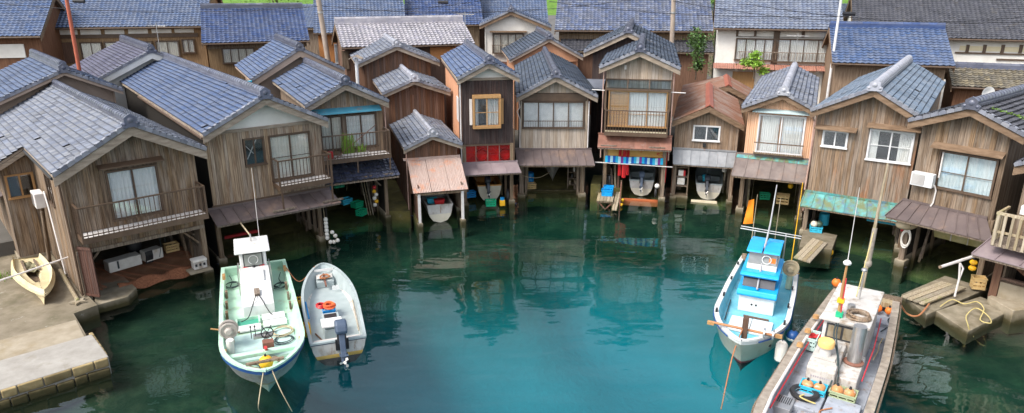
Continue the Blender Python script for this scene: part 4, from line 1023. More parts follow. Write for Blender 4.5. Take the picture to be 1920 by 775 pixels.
# --- house 13
H13 = gable_house('boathouse', 'brown boathouse at right with wide curtained window and brown seamed skirt roof', A13, -51, (-.45, 6.0), (3.3, 6.05), (1.55, 6.8), .5, 7, -.1, 2.78, 2.76,
                  CHAR, RIDGE, W_BROWN, W_BARGED, pw=.17, holes=[(.64, 3.5, 2.62, 5.02)], barge_h=.26, ridge_kw=dict(r=.15, base=.16))
r = H13.root
window(r, .72, 3.58, 2.54, 4.94, 2, W_FRAME, CURTB, rails=(.45,), cover=((.05, 1), (0, 1)))
MB().prism([(.0, 5.28), (-.32, 5.12), (-.32, 5.08), (0, 5.2)], .4, 2.75, 'x').build('window_hood', W_BARGED, r)
awning(r, -.3, 2.6, 2.8, 2.28, .95, 9, M_BROWN, u0b=-.5, u1b=3.2)
boathouse(H13, 2.6, [.0, 2.75], ramp=(-.4, .5), post_w=.2)
ac = thing('air_conditioner', 'white air conditioner hung on brown wall beside the wide window', 'air conditioner', F13 @ Vector((-.06, -.36, 3.55)), math.radians(-51))
MB().box(0, 0, 0, .78, .3, .52).build('casing', M_ALU, ac, bevel=.02)
MB().box(.05, -.012, .06, .5, -.002, .46).build('grille', M_STEEL, ac)
for k in range(9): MB().box(.06, -.022, .08 + k * .043, .49, -.012, .095 + k * .043).build('grille_bar', PVC, ac)
MB().tube([(.8, .2, .1), (.86, .28, -.1), (.84, .3, -.6), (.78, .28, -.75)], .03, 8).build('hose', PVC, ac, True)
MB().tube([(.86, .3, .4), (.86, .3, 1.4)], .03, 8).build('duct', PVC, ac, True)

# --- house 14 at the right edge
H14 = gable_house('boathouse', 'boathouse at the right frame edge with wooden slat railing over a concrete plinth', A14, -51, (.0, 5.3), (4.4, 5.3), (2.2, 6.3), .5, 8, .25, 4.3, 2.6,
                  CHAR, RIDGE, W_BROWN, W_BARGED, barge_h=.3, nobj=60)
r = H14.root
bal = MB().box(.0, -1.1, 2.62, 4.2, -.02, 2.72).build('balcony', W_POST, r)
MB().box(-.02, -1.14, 3.72, 4.2, -1.04, 3.8).build('rail', PLANKW, bal); MB().box(-.02, -1.12, 3.1, 4.2, -1.08, 3.18).build('rail', PLANKW, bal); MB().box(-.03, -1.04, 3.7, .05, -.02, 3.78).build('rail', PLANKW, bal)
for k in range(20): piece('slat', PLANKW, bal, .02 + k * .21, -1.16, 2.66, .1 + k * .21, -1.125, 3.72)
for k in range(5): piece('slat', PLANKW, bal, -.04, -1.0 + k * .21, 2.66, -.01, -.92 + k * .21, 3.7)
awning(r, -.3, 4.3, 2.55, 2.2, 1.2, 7, M_MAUVE, u0b=-.45, u1b=4.4)
MB().box(-.02, -.02, .4, .22, .2, 2.4).build('post', W_RUSSET, r)
MB().box(.24, .02, .35, 4.3, .2, 1.15).build('plinth', CONCL, r)
MB().bar((.2, .1, 1.15), (4, .1, 1.2), .16, .16).bar((.3, .1, 1.9), (1.4, .1, 1.2), .12, .12).bar((1.5, .1, 1.2), (1.5, .1, 2.4), .14, .14).build('timber_frame', W_RUSSET, r)
MB().box(.3, 1.4, 0, 4.2, 1.5, 2.5).build('inner_wall', W_BLACK, r)
ac = thing('air_conditioner', 'white air conditioner standing on the slatted balcony at right frame edge', 'air conditioner', F14 @ Vector((.55, -.95, 3.82)), math.radians(-51))
MB().box(0, 0, 0, .8, .34, .3).build('casing', M_ALU, ac, bevel=.02)
for k in range(3): MB().box(.1 + k * .2, -.012, .1, .26 + k * .2, -.001, .22).build('louvre', M_STEEL, ac)

# --- rear gables behind the left houses
C0 = gable_house('rear_house', 'rear gable with beige mortar face and gold ridge ornament above the first roof', F1 @ Vector((0, 12.4, 0)), 41.5, (-.9, 5.5), (5.1, 5.85), (2.75, 7.0), .35, 8, -.5, 4.8, 1.0,
                 BLUE2, RIDGE, BEIGE, BEIGE, front='plain', nobj=200, ridge_kw=dict(r=.15, base=.3), barge_h=.14)
C1 = gable_house('rear_house', 'rear part with slate violet tiles and white plaster verge behind the white gable house', F2 @ Vector((0, 17.2, 0)), 37, (-1.6, 5.6), (5.3, 5.5), (1.75, 7.2), .35, 9, -1.2, 4.9, 1.0,
                 tilemat('violet slate tile', (.075, .075, .115), (.13, .125, .18), .1, .4), RIDGE, PLASTER, PLASTER, front='plain', nobj=120, ridge_kw=dict(r=.15, base=.25), barge_h=.34)
C3 = gable_house('rear_house', 'rear gable with beige mortar band behind the balcony with planter', F3 @ Vector((0, 8.4, 0)), 27, (-4.7, 6.0), (.3, 6.3), (-2.05, 7.55), .3, 7, -4.2, .1, 1.0,
                 BLUE, RIDGE, BEIGE, BEIGE, front='plain', nobj=120, ridge_kw=dict(r=.14, base=.22), barge_h=.34)

# ================================================================== VILLAGE HOUSES ON LAND (eaves towards the water)
def on_plane(A, yaw, x, y, off=0.0):
    yw = math.radians(yaw); u = Vector((math.cos(yw), math.sin(yw), 0)); n = Vector((-math.sin(yw), math.cos(yw), 0))
    r_ = ray(x, y); t = (A.dot(n) + off) / (r_.x * n.x + r_.y * n.y)
    P = Vector((r_.x * t, r_.y * t, CH + r_.z * t)); return (P - A).dot(u), P.z
def land_house(label, Y, yaw, e0, e1, ry, run, wallm, roof, wins=(), over=.6, name='house', ridgem=RIDGE, band=None, du=.29, dv=.26, gablem=None, beams=None, posts=None, ridge_r=.13, ridge_base=.22, skip_ridge=False, nobj=0):
    rr = ray(*e0); t = Y / rr.y; A = Vector((rr.x * t, Y, 0)); ze = CH + rr.z * t
    W, _ = on_plane(A, yaw, e1[0], e1[1]); _, zr = on_plane(A, yaw, (e0[0] + e1[0]) / 2, ry, run)
    zr = max(zr, ze + run * .36); zr = min(zr, ze + run * .72)
    root = thing(name, label, 'house', (A.x, A.y, 1.0), math.radians(yaw)); mw = frame(A, yaw) @ Matrix.Translation((0, 0, 1))
    ze -= 1; zr -= 1
    d = Vector((0, run, zr - ze))
    MB().prism([(0, ze - .12), (run, zr - .12), (2 * run, ze - .12), (2 * run, ze - .02), (run, zr - .02), (0, ze - .02)], 0, W, 'x').build('roof_deck', W_POST, root)
    tiles(root, mw, (0, -.03, ze), (1, 0, 0), d, W, d.length, roof, nobj, du, dv, .05, .035)
    tiles(root, mw, (W, 2 * run, ze), (-1, 0, 0), Vector((0, -run, zr - ze)), W, d.length, roof, 0, .6, .5, .04, .03)
    if not skip_ridge:
        rg = link('ridge', None, root); rg.matrix_local = Matrix.Translation((0, run, 0)) @ Matrix.Rotation(-math.pi / 2, 4, 'Z')
        ridge(rg, 0, zr, 0, W, ridgem, r=ridge_r, base=ridge_base, end=False, seg=.45)
    wy = over
    MB().prism([(wy, 0), (2 * run - over, 0), (2 * run - over, ze + (zr - ze) * over / run - .14), (run, zr - .16), (wy, ze + (zr - ze) * over / run - .14)], .3, W - .3, 'x').build('wall', wallm, root)
    for x in (.02, W - .02): MB().prism([(0, ze - .13), (run, zr - .13), (2 * run, ze - .13), (2 * run, ze - .33), (run, zr - .33), (0, ze - .33)], x - .03, x + .03, 'x').build('bargeboard', W_BARGED, root)
    MB().tube([(0, -.1, ze - .06), (W, -.1, ze - .06)], .06, 7).build('gutter', W_FRAME, root, True)
    def L(x, y):
        u, z = on_plane(A, yaw, x, y, wy); return u, z - 1
    for wv in wins:
        x0, y0, x1, y1, n_, fr, cu, bk = wv
        u0, z1 = L(x0, y0); u1, z0 = L(x1, y1)
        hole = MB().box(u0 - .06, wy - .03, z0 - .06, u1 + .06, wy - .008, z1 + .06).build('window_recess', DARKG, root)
        window(root, u0, z0, u1, z1, n_, fr, cu, bk, y=wy - .12, fw=.07)
    for (x0, y0, x1, y1, m_) in (band or []):
        u0, z1 = L(x0, y0); u1, z0 = L(x1, y1); MB().box(u0, wy - .05, z0, u1, wy - .004, z1).build('wall_panel', m_, root)
    for (x0, y0, x1, y1, m_) in (beams or []):
        u0, z1 = L(x0, y0); u1, z0 = L(x1, y1); MB().box(u0, wy - .1, z0, u1, wy - .003, z1).build('beam', m_, root)
    H = House(); H.root, H.A, H.yaw, H.W, H.ze, H.zr, H.L, H.wy, H.mw, H.run = root, A, yaw, W, ze, zr, L, wy, mw, run
    return H
def xs(a, b, n): return [a + (b - a) * k / n for k in range(n + 1)]
PW = wood('brown village boards', (.16, .10, .055), (.28, .19, .11), .2)
B1 = land_house('village house at top left corner with blue tiles and brick brown boards', 46, 12, (-60, 70), (76, 66), -20, 3.6, W_RUSSET, BLUE, [], beams=[(-40, 84, 50, 108, PLASTER)])
B2 = land_house('long village house at top left with lavender blue tiles above curtained windows', 50, 11, (84, 53), (386, 49), -40, 4.6, PW, BLUE2,
                [(152, 81, 196, 117, 2, W_FRAME, CURTW, None), (197, 80, 290, 116, 4, W_FRAME, CURTW, None), (293, 78, 338, 106, 2, W_FRAME, CURTW, None), (342, 75, 366, 98, 2, W_FRAME, CURTW, None)],
                band=[(105, 56, 146, 65, PLASTER), (150, 56, 190, 65, PLASTER), (196, 56, 234, 64, PLASTER), (240, 55, 278, 63, PLASTER), (284, 55, 322, 62, PLASTER), (327, 54, 364, 61, PLASTER)],
                beams=[(100, 66, 372, 69, W_FRAME), (112, 80, 150, 118, W_RUSSET)])
B3 = land_house('village house with glossy deep blue tiles and dark ridge between two long roofs', 48, 20, (378, 82), (580, 72), 15, 4.0, PW, BLUE3,
                [(417, 92, 478, 116, 4, W_FRAME, CURTW, None)], beams=[(388, 84, 575, 87, W_POST)])
B5 = land_house('village house with orange plaster wall behind the leaning utility pole', 58, 12, (588, 63), (763, 60), -40, 4.6, ORANGEP, BLUE2,
                [(628, 84, 644, 118, 1, PVC, CURT, None)])
B6 = land_house('long low house with pale silver tiles and white ridge in the upper middle', 46, 20, (640, 90), (890, 84), 42, 2.9, W_RUSSET, PALET, [], ridgem=PALET, ridge_r=.14, ridge_base=.3,
                band=[(806, 86, 866, 110, ORANGEP), (640, 96, 655, 130, W_POST)])
B7 = land_house('large blue tiled roof at the top left of the cream gabled house', 62, 8, (760, 48), (906, 44), -50, 5.0, W_POST, BLUE3, [])
B9 = land_house('large blue roof rising behind the cream gabled house', 66, 2, (890, 42), (1028, 38), -60, 5.0, W_RUSSET, BLUE2, [])
B10 = land_house('very wide house with mottled indigo tiles in the upper middle right', 55, -7, (1040, 57), (1338, 56), -50, 5.2, W_POST, tilemat('mottled indigo tile', (.07, .09, .155), (.135, .16, .24), .25, .35, None, .5),
                 [], beams=[(1050, 64, 1330, 67, W_OCHRE)])
# its lower pent roof
mw10 = B10.mw
l0, _ = B10.L(1052, 72); l1, _ = B10.L(1335, 72); _, zt = B10.L(1180, 74); zt -= .05
tiles(B10.root, mw10, (l0, B10.wy - 1.6, zt - .75), (1, 0, 0), (0, 1.55, .75), l1 - l0, 1.72, CHAR, 0, .29, .26, .05, .035)
MB().prism([(B10.wy - 1.6, zt - .85), (B10.wy - .04, zt - .1), (B10.wy - .04, zt - .02), (B10.wy - 1.6, zt - .77)], l0, l1, 'x').build('pent_deck', W_POST, B10.root)
MB().box(l0 + .3, B10.wy - 1.1, 0, l1 - .3, B10.wy - 1.0, zt - .7).build('lower_wall', W_RUSSET, B10.root)
B11 = land_house('white walled village house with long window rows and orange door', 50, -15, (1338, 53), (1582, 58), -40, 4.8, PLASTER, tilemat('steel grey tile', (.10, .12, .18), (.18, .21, .27), .15, .4),
                 [(1382, 73, 1448, 113, 4, W_FRAME, CURT, None), (1456, 74, 1556, 118, 4, W_FRAME, CURT, None)],
                 beams=[(1381, 55, 1384, 68, W_FRAME), (1415, 55, 1418, 68, W_FRAME), (1452, 55, 1456, 120, W_FRAME), (1504, 57, 1508, 70, W_FRAME), (1380, 68, 1560, 72, W_FRAME), (1374, 134, 1412, 170, W_OCHRE)])
u0, zz = B11.L(1338, 116); u1, _ = B11.L(1570, 124)
corrugated(B11.root, (u0, B11.wy - .9, zz - .35), (1, 0, 0), (0, .88, .28), u1 - u0, .92, mat('red brown pent sheet', (.30, .13, .09), (.40, .2, .15), .5), 6, .15, .02, 'pent_sheet')
gu = MB().box(u0 + 1.6, B11.wy - .3, zz + .75, u1 - .4, B11.wy - .26, zz + .8).build('window_guard', W_POST, B11.root)
for k in range(34): piece('baluster', W_POST, gu, u0 + 1.7 + k * .2, B11.wy - .29, zz + .3, u0 + 1.73 + k * .2, B11.wy - .27, zz + .75)
B12 = land_house('village house with bright periwinkle tiles behind the large steel blue roof', 43, -17, (1560, 118), (1791, 124), 52, 3.6, W_TAN, tilemat('bright periwinkle tile', (.055, .088, .175), (.09, .13, .23), .08, .28), [], ridgem=BLUE3, du=.33, dv=.28)
B13 = land_house('long charcoal roofed village house with white wall at top right', 50, -20, (1598, 68), (1990, 88), -12, 5.2, PLASTER, CHAR,
                 [(1880, 121, 1925, 138, 2, PVC, None, mat('teal curtain', (.05, .45, .36), (.12, .55, .46), .8))],
                 band=[(1800, 86, 1990, 100, mat('cream panel', (.66, .58, .38), (.74, .66, .46), .8))], beams=[(1790, 100, 1990, 103, W_FRAME), (1868, 110, 1990, 117, W_FRAME)] + [(x, 84, x + 3, 100, W_FRAME) for x in (1812, 1844, 1878, 1912)])
B14 = land_house('low outbuilding with mossy brown tiles below the white wall at right', 42, -22, (1784, 162), (1990, 190), 130, 2.2, W_RUSSET, tilemat('mossy brown tile', (.10, .085, .06), (.20, .17, .11), .3, .6), [])
# cream gabled house
P8 = ray(907, 92); t8 = 56 / P8.y
B8 = gable_house('house', 'cream plastered gabled house with railed window in the upper middle', Vector((P8.x * t8, 56, 0)), 0, (-.3, 7.75), (5.3, 7.6), (2.15, 8.85), .4, 6, .1, 4.95, 1.0, BLUE2, RIDGE, PLASTER, W_BARGED, front='plain', nobj=0,
                 ridge_kw=dict(r=.12, base=.12))
window(B8.root, .75, 5.6, 3.1, 7.05, 4, W_FRAME, CURTW, y=-.02); MB().box(.5, -.4, 7.2, 3.4, .1, 7.3).build('window_hood', W_BARGED, B8.root)
g8 = MB().box(.65, -.28, 6.2, 3.2, -.24, 6.25).build('window_guard', W_POST, B8.root)
for k in range(17): piece('baluster', W_POST, g8, .68 + k * .155, -.27, 5.5, .7 + k * .155, -.25, 6.2)
MB().box(-.1, -.1, 4.6, 5, .14, 4.9).build('skirt_band', M_RUST, B8.root)
# houses further up so the view does not end in bare ground
for k, (x, Y, w_, lab) in enumerate([(-44, 70, 16, 'distant blue roofed house behind the long lavender roof'), (-24, 74, 14, 'distant blue roofed house behind the deep blue roof'), (22, 76, 18, 'distant grey roofed house behind the white walled house'), (44, 72, 18, 'distant grey roofed house behind the long charcoal roof')]):
    rt = thing('house', lab, 'house', (x, Y, 1)); m_ = frame(Vector((x, Y, 0)), 0) @ Matrix.Translation((0, 0, 1))
    MB().prism([(.6, 0), (8.4, 0), (8.4, 5.6), (4.5, 7.4), (.6, 5.6)], .3, w_ - .3, 'x').build('wall', W_POST, rt)
    tiles(rt, m_, (0, 0, 5.4), (1, 0, 0), (0, 4.5, 2.2), w_, 5.0, BLUE2 if k < 2 else SLATE, 0, .33, .3, .05, .035)
    MB().prism([(0, 5.2), (4.5, 7.4), (9, 5.2), (9, 5.3), (4.5, 7.55), (0, 5.3)], 0, w_, 'x').build('roof_deck', W_POST, rt)

# ================================================================== BOATS
def hull(root, L, B, z0, z1, zdeck, tm=.7, p=2.2, q=.9, stern=.9, rake=.7, gw=.1, topm=WHITEP, strake=NAVYB, bottom=BOTTOM, gunm=WHITEP, innerm=MINT, deckm=MINT, boot=None, ns=22, transom_rake=.0, bulw=.14, band=.12):
    def hb(t):
        a = stern + (1 - stern) * min(1, t / .4) ** .8
        if t > tm: a *= max(0.0, 1 - ((t - tm) / (1 - tm)) ** p) ** q
        return B / 2 * a
    def zg(t): return z0 + (z1 - z0) * t ** 2.2
    T = [1 - (1 - k / ns) ** 1.35 for k in range(ns + 1)]
    def X(t, s): return t * L - rake * s * t ** 5 + transom_rake * s * (1 - t) ** 8
    def sec(t):
        h, g_ = hb(t), zg(t)
        return [(h, g_, 0), (h * 1.0, g_ - band, .08), (h * .97, g_ - band - .02, .12), (h * (.93 - .12 * t), .22, .6), (h * (.86 - .25 * t), .06, .85), (h * (.8 - .3 * t), -.06, 1.0), (h * (.55 - .3 * t), -.28, 1.08), (0, -.38, 1.12)]
    def bandmesh(i0, i1, name, m):
        mb = MB()
        for s in (1, -1):
            for k in range(ns):
                A_, B_ = sec(T[k]), sec(T[k + 1])
                for i in range(i0, i1):
                    q_ = [(X(T[k], A_[i][2]), s * A_[i][0], A_[i][1]), (X(T[k + 1], B_[i][2]), s * B_[i][0], B_[i][1]), (X(T[k + 1], B_[i + 1][2]), s * B_[i + 1][0], B_[i + 1][1]), (X(T[k], A_[i + 1][2]), s * A_[i + 1][0], A_[i + 1][1])]
                    mb.quad(*q_)
        S = sec(0)
        pts = [(X(0, S[i][2]) - .001, S[i][0], S[i][1]) for i in range(i0, i1 + 1)] + [(X(0, S[i][2]) - .001, -S[i][0], S[i][1]) for i in range(i1, i0 - 1, -1)]
        if len(set(pts)) > 2: mb.quad(*[p_ for k_, p_ in enumerate(pts) if p_ not in pts[:k_]])
        me = mb.mesh(name, m); b_ = bmesh.new(); b_.from_mesh(me); bmesh.ops.remove_doubles(b_, verts=b_.verts, dist=1e-4); bmesh.ops.recalc_face_normals(b_, faces=b_.faces); b_.to_mesh(me); b_.free(); me.shade_smooth(); me.set_sharp_from_angle(angle=math.radians(40))
        return link(name, me, root)
    bandmesh(0, 1, 'sheer_strake', strake); bandmesh(1, 4, 'hull', topm)
    if boot: bandmesh(4, 5, 'boot_stripe', boot); bandmesh(5, 7, 'hull_bottom', bottom)
    else: bandmesh(4, 7, 'hull_bottom', bottom)
    def inn(t, w_=gw): return max(0.0, hb(t) - w_)
    tE = max(t for t in T if inn(t) > .02)
    TT = [t for t in T if t <= tE]
    g_ = MB()
    for s in (1, -1):
        for a, b in zip(T[:-1], T[1:]):
            g_.quad((a * L, s * (hb(a) + .012), zg(a) + .03), (b * L, s * (hb(b) + .012), zg(b) + .03), (min(b, tE) * L, s * inn(b), zg(b) + .03), (min(a, tE) * L, s * inn(a), zg(a) + .03))
            g_.quad((a * L, s * (hb(a) + .012), zg(a) + .03), (b * L, s * (hb(b) + .012), zg(b) + .03), (b * L, s * (hb(b) + .012), zg(b) - .03), (a * L, s * (hb(a) + .012), zg(a) - .03))
            g_.quad((min(a, tE) * L, s * inn(a), zg(a) + .03), (min(b, tE) * L, s * inn(b), zg(b) + .03), (min(b, tE) * L, s * inn(b), zg(b) - .04), (min(a, tE) * L, s * inn(a), zg(a) - .04))
    g_.box(-.02, -hb(0) - .01, z0 - .03, gw, hb(0) + .01, z0 + .028)
    g_.build('gunwale', gunm, root)
    i_ = MB(); dk = MB()
    for a, b in zip(TT[:-1], TT[1:]):
        xa, xb = max(a * L, gw * .6), max(b * L, gw * .6)
        for s in (1, -1): i_.quad((xa, s * (inn(a) + .02), zg(a) - .03), (xb, s * (inn(b) + .02), zg(b) - .03), (xb - rake * .8 * b ** 5, s * max(0, inn(b) * (1 - .3 * b ** 4) - .05), zdeck), (xa - rake * .8 * a ** 5, s * max(0, inn(a) * (1 - .3 * a ** 4) - .05), zdeck))
        ka, kb = xa - rake * .8 * a ** 5, xb - rake * .8 * b ** 5; wa, wb_ = max(0, inn(a) * (1 - .3 * a ** 4) - .04), max(0, inn(b) * (1 - .3 * b ** 4) - .04)
        dk.quad((ka, -wa, zdeck), (kb, -wb_, zdeck), (kb, wb_, zdeck), (ka, wa, zdeck))
    i_.quad((gw * .7, -inn(0), z0 - .02), (gw * .7, inn(0), z0 - .02), (gw * .7, inn(0), zdeck), (gw * .7, -inn(0), zdeck))
    i_.quad((tE * L, -inn(tE) - .02, zg(tE) - .03), (tE * L, inn(tE) + .02, zg(tE) - .03), (tE * L - rake * .8, inn(tE) * .5, zdeck), (tE * L - rake * .8, -inn(tE) * .5, zdeck))
    i_.build('inner_side', innerm, root); dk.build('deck', deckm, root)
    return hb, zg
def outboard(root, loc, rz, tilt, m=MOTOR, s=1.0):
    """outboard engine: cowl, leg, cavitation plate, gearcase, propeller, clamp bracket, tiller"""
    c = MB().prism([(-.2, .0), (.24, .0), (.3, .12), (.27, .3), (.12, .42), (-.12, .42), (-.24, .28), (-.25, .1)], -.17, .17).build('outboard_motor', m, root, bevel=.06)
    c.location = loc; c.rotation_euler = (0, tilt, rz); c.scale = (s, s, s)
    MB().prism([(-.15, 0), (.16, 0), (.1, -.55), (.07, -.85), (-.12, -.85), (-.1, -.5)], -.08, .08).build('leg', m, c, bevel=.02)
    MB().box(-.28, -.12, -.62, .2, .12, -.59).ball((-.04, 0, -.8), .1, 2.0, .8, .8).prism([(-.1, -.85), (.08, -.85), (.02, -1.02), (-.1, -1.0)], -.015, .015).build('gearcase', m, c)
    pr = MB().tube([(-.22, 0, -.8), (-.34, 0, -.8)], [.05, .035], 8)
    for k in range(3):
        t = 2 * math.pi * k / 3; pr.quad((-.24, .04 * math.cos(t), -.8 + .04 * math.sin(t)), (-.3, .13 * math.cos(t + .35), -.8 + .13 * math.sin(t + .35)), (-.26, .16 * math.cos(t), -.8 + .16 * math.sin(t)), (-.22, .13 * math.cos(t - .35), -.8 + .13 * math.sin(t - .35)))
    pr.build('propeller', WHITEF, c)
    MB().box(.1, -.13, -.3, .2, .13, -.02).build('clamp_bracket', M_BLACK, c)
    MB().tube([(.2, .02, .06), (.5, .06, .16), (.72, .08, .22)], [.035, .03, .025], 8).build('tiller', M_BLACK, c, True)
    return c
def crate(loc, rz, lab, m, w=.5, d=.36, h=.3, name='crate', cat='crate', group=None):
    t = thing(name, lab, cat, loc, rz, group)
    MB().box(-w / 2, -d / 2, 0, w / 2, d / 2, .025).build('base', m, t)
    for sx, sy in ((1, 0), (-1, 0), (0, 1), (0, -1)):
        mb = MB()
        if sx:
            x = sx * w / 2
            for k in range(3): mb.box(min(x, x - sx * .02), -d / 2, .03 + k * h / 3, max(x, x - sx * .02), d / 2, .03 + k * h / 3 + h / 5.2)
            for yy in (-d / 2, -d / 6, d / 6, d / 2 - .03): mb.box(min(x - sx * .003, x - sx * .017), yy, .025, max(x - sx * .003, x - sx * .017), yy + .03, h)
        else:
            y = sy * d / 2
            for k in range(3): mb.box(-w / 2, min(y, y - sy * .02), .03 + k * h / 3, w / 2, max(y, y - sy * .02), .03 + k * h / 3 + h / 5.2)
            for xx in (-w / 2, -w / 6, w / 6, w / 2 - .03): mb.box(xx, min(y - sy * .003, y - sy * .017), .025, xx + .03, max(y - sy * .003, y - sy * .017), h)
        mb.build('side', m, t)
    MB().box(-w / 2 - .015, -d / 2 - .015, h - .02, w / 2 + .015, -d / 2 + .012, h + .015).box(-w / 2 - .015, d / 2 - .012, h - .02, w / 2 + .015, d / 2 + .015, h + .015).box(-w / 2 - .014, -d / 2, h - .018, -w / 2 + .012, d / 2, h + .014).box(w / 2 - .012, -d / 2, h - .018, w / 2 + .014, d / 2, h + .014).build('rim', m, t)
    return t
def float_(loc, lab, m, r=.15, stretch=1.0, cap=M_BLACK, group=None, name='fishing_float', cat='float'):
    t = thing(name, lab, cat, loc, 0, group)
    MB().ball((0, 0, 0), r, 1, 1, stretch, 14, 10).build('body', m, t, True); MB().tube([(0, 0, r * stretch * .93), (0, 0, r * stretch + .06)], [.04, .025], 8).build('eye', cap, t, True)
    return t
def rope(pts, m, lab, r=.014, name='rope', cat='rope', group=None, parent=None, sub=5):
    P = [Vector(p) for p in pts]; out = []
    for k in range(len(P) - 1):
        p0, p1, p2, p3 = P[max(k - 1, 0)], P[k], P[k + 1], P[min(k + 2, len(P) - 1)]
        for q in range(sub):
            t = q / sub; out.append(.5 * ((2 * p1) + (p2 - p0) * t + (2 * p0 - 5 * p1 + 4 * p2 - p3) * t * t + (3 * p1 - p0 - 3 * p2 + p3) * t ** 3))
    out.append(P[-1])
    o = MB().tube(out, r, 5).build(name, m, parent, True)
    if lab: tag(o, lab, cat, group)
    return o
def coil(c, r, n, m, lab=None, parent=None, name='rope_coil', th=.014, tilt=0.0):
    pts = []
    for k in range(n * 14):
        t = 2 * math.pi * k / 14; rr = r * (1 + .12 * math.sin(t * .37) + .06 * math.sin(t * 1.3)); pts.append(Vector(c) + Vector((rr * math.cos(t), rr * math.sin(t) * (1 + .1 * math.sin(t * .2)), .006 * k / 14 * n * .5 + .01 * math.sin(t * 2.1) + tilt * rr * math.sin(t))))
    o = MB().tube(pts, th, 5).build(name, m, parent, True)
    if lab: tag(o, lab, 'rope')
    return o
def reel(root, c, m1=PVC, m2=M_STEEL):
    """line hauler: twin discs on a pedestal"""
    x, y, z = c
    b = MB().tube([(x, y, .45), (x, y, z - .1)], [.12, .09], 10).box(x - .14, y - .14, z - .12, x + .14, y + .14, z + .06).build('line_hauler', m2, root)
    for s, r_ in ((.12, .27), (.3, .25)):
        MB().lathe((x, y + s * 0, z + .05), [(0, s - .05), (r_, s - .05), (r_ * 1.06, s - .02), (r_ * 1.06, s + .02), (r_ * .9, s + .03), (r_ * .86, s - .01), (r_ * .5, s - .005), (r_ * .46, s + .05), (.1, s + .06), (.08, s + .1), (0, s + .1)], 18, 'x').build('reel_disc', m1, b, True)
    MB().tube([(x - .16, y, z), (x - .4, y - .02, z - .02)], [.12, .08], 10).build('drive', m2, b, True)
    MB().tube([(x + .1, y + .3, z - .15), (x + .05, y - .5, z + .1)], .025, 6).build('handle', W_OCHRE, b)
    return b
def lerp_(a, b, t): return a + (b - a) * t
def yaw_of(h): return math.atan2(h[1], h[0])

# --- mint green fishing boat, bow to the viewer
b1 = thing('fishing_boat', 'mint green decked fishing boat with white wheelhouse moored bow towards the viewer', 'boat', (-9.91, 24.62, 0), yaw_of((3.2, -8.0)))
hb1, zg1 = hull(b1, 8.75, 2.42, .68, .95, .36, tm=.74, p=2.0, q=.72, stern=.95, rake=1.0, gw=.12, topm=WHITED, strake=NAVYB, bottom=CREAM, boot=mat('yellowed boot line', (.42, .33, .14), (.55, .45, .25), .7), gunm=MINT, innerm=MINT, deckm=MINT, band=.17)
cab = MB().prism([(.35, .36), (1.5, .36), (1.5, 1.1), (1.38, 1.74), (.35, 1.74)], -.46, .46).build('wheelhouse', WHITEP, b1, bevel=.03)
MB().prism([(.2, 1.75), (1.68, 1.75), (1.74, 1.8), (1.66, 1.86), (.2, 1.86)], -.6, .6).build('roof', WHITEP, cab, bevel=.03)
MB().bar((1.462, -.34, 1.42), (1.462, .34, 1.42), .02, .5, (-.18, 0, 1)).build('window_frame', M_BLACK, cab)
MB().bar((1.476, -.3, 1.42), (1.476, .3, 1.42), .01, .42, (-.18, 0, 1)).build('windscreen', mat('grey windscreen', (.22, .24, .22), (.34, .35, .31), .12, (3, 3, 3), spec=.8), cab)
MB().lathe((1.485, 0, 1.43), [(.15, 0), (.15, .02), (.175, .02), (.175, 0)], 20, 'x').build('clear_view_screen', WHITEP, cab, True)
for s in (-1, 1): MB().bar((1.54, .02 * s, 1.13), (1.54, .36 * s, 1.2), .03, .035).build('wiper_arm', REDP, cab)
MB().ball((1.58, 0, 1.2), .06, 1, 1, 1).build('lamp', M_BLACK, cab); MB().tube([(.7, .0, 1.86), (.7, 0, 2.15)], .03, 8).build('mast_light', M_STEEL, cab, True)
co = MB().prism([(1.5, .36), (4.0, .36), (4.0, .78), (1.62, 1.18), (1.5, 1.18)], -.5, .5).build('coachroof', WHITEP, b1, bevel=.03)
MB().prism([(1.9, 1.1), (2.6, .99), (2.6, 1.09), (1.9, 1.24)], -.3, .3).build('hatch', WHITEP, co, bevel=.02)
MB().prism([(3.15, .93), (3.5, .87), (3.5, .96), (3.15, 1.02)], -.09, .09).build('junction_box', W_POST, co)
for s in (-1, 1): rope([(3.5, .04 * s, .92), (3.9, .14 * s, .86), (4.25, .35 * s, .5), (4.3, .6 * s, .4)], M_BLACK, None, .016, 'cable', parent=co)
for s in (-1, 1): MB().tube([(1.3, s * .5, .4), (1.3, s * .53, 1.3), (2.2, s * .55, 1.25), (2.2, s * .55, .4)], .02, 6).build('hand_rail', M_STEEL, b1, True)
# wells and hatch covers
MB().box(4.25, -.72, .36, 4.95, -.02, .365).build('deck_rim', SEAF, b1)
for (x0, x1, y0, y1) in ((4.72, 5.12, -.74, -.0), (4.12, 4.55, .06, .78), (4.62, 5.02, .08, .8)): MB().box(x0, y0, .4, x1, y1, .47).build('hatch_cover', WHITEP, b1, bevel=.015)
MB().box(4.2, -.7, .37, 4.6, -.05, .376).build('fish_well', mat('green well', (.05, .30, .20), (.09, .38, .27), .3), b1)
MB().box(4.16, -.76, .366, 4.2, -.0, .47).box(4.2, -.76, .366, 4.62, -.7, .47).box(4.2, -.06, .366, 4.62, -.0, .47).build('well_coaming', MINT, b1)
MB().grid(8, 2, lambda a, b: (5.2 + 1.75 * a, -.95 + 1.9 * b, .372)).build('fore_deck', SEAF, b1)
th = MB().box(7.05, -1.04, .62, 7.25, 1.04, .74).build('thwart', MINT, b1, bevel=.02)
coil((5.55, .62, .42), .3, 4, ROPE, parent=b1); coil((6.05, .62, .4), .26, 3, ROPED, parent=b1); coil((1.9, .82, .42), .22, 5, ROPED, parent=b1); coil((1.2, -.82, .42), .24, 4, ROPED, parent=b1); coil((7.6, -.35, .45), .2, 4, ROPED, parent=b1)
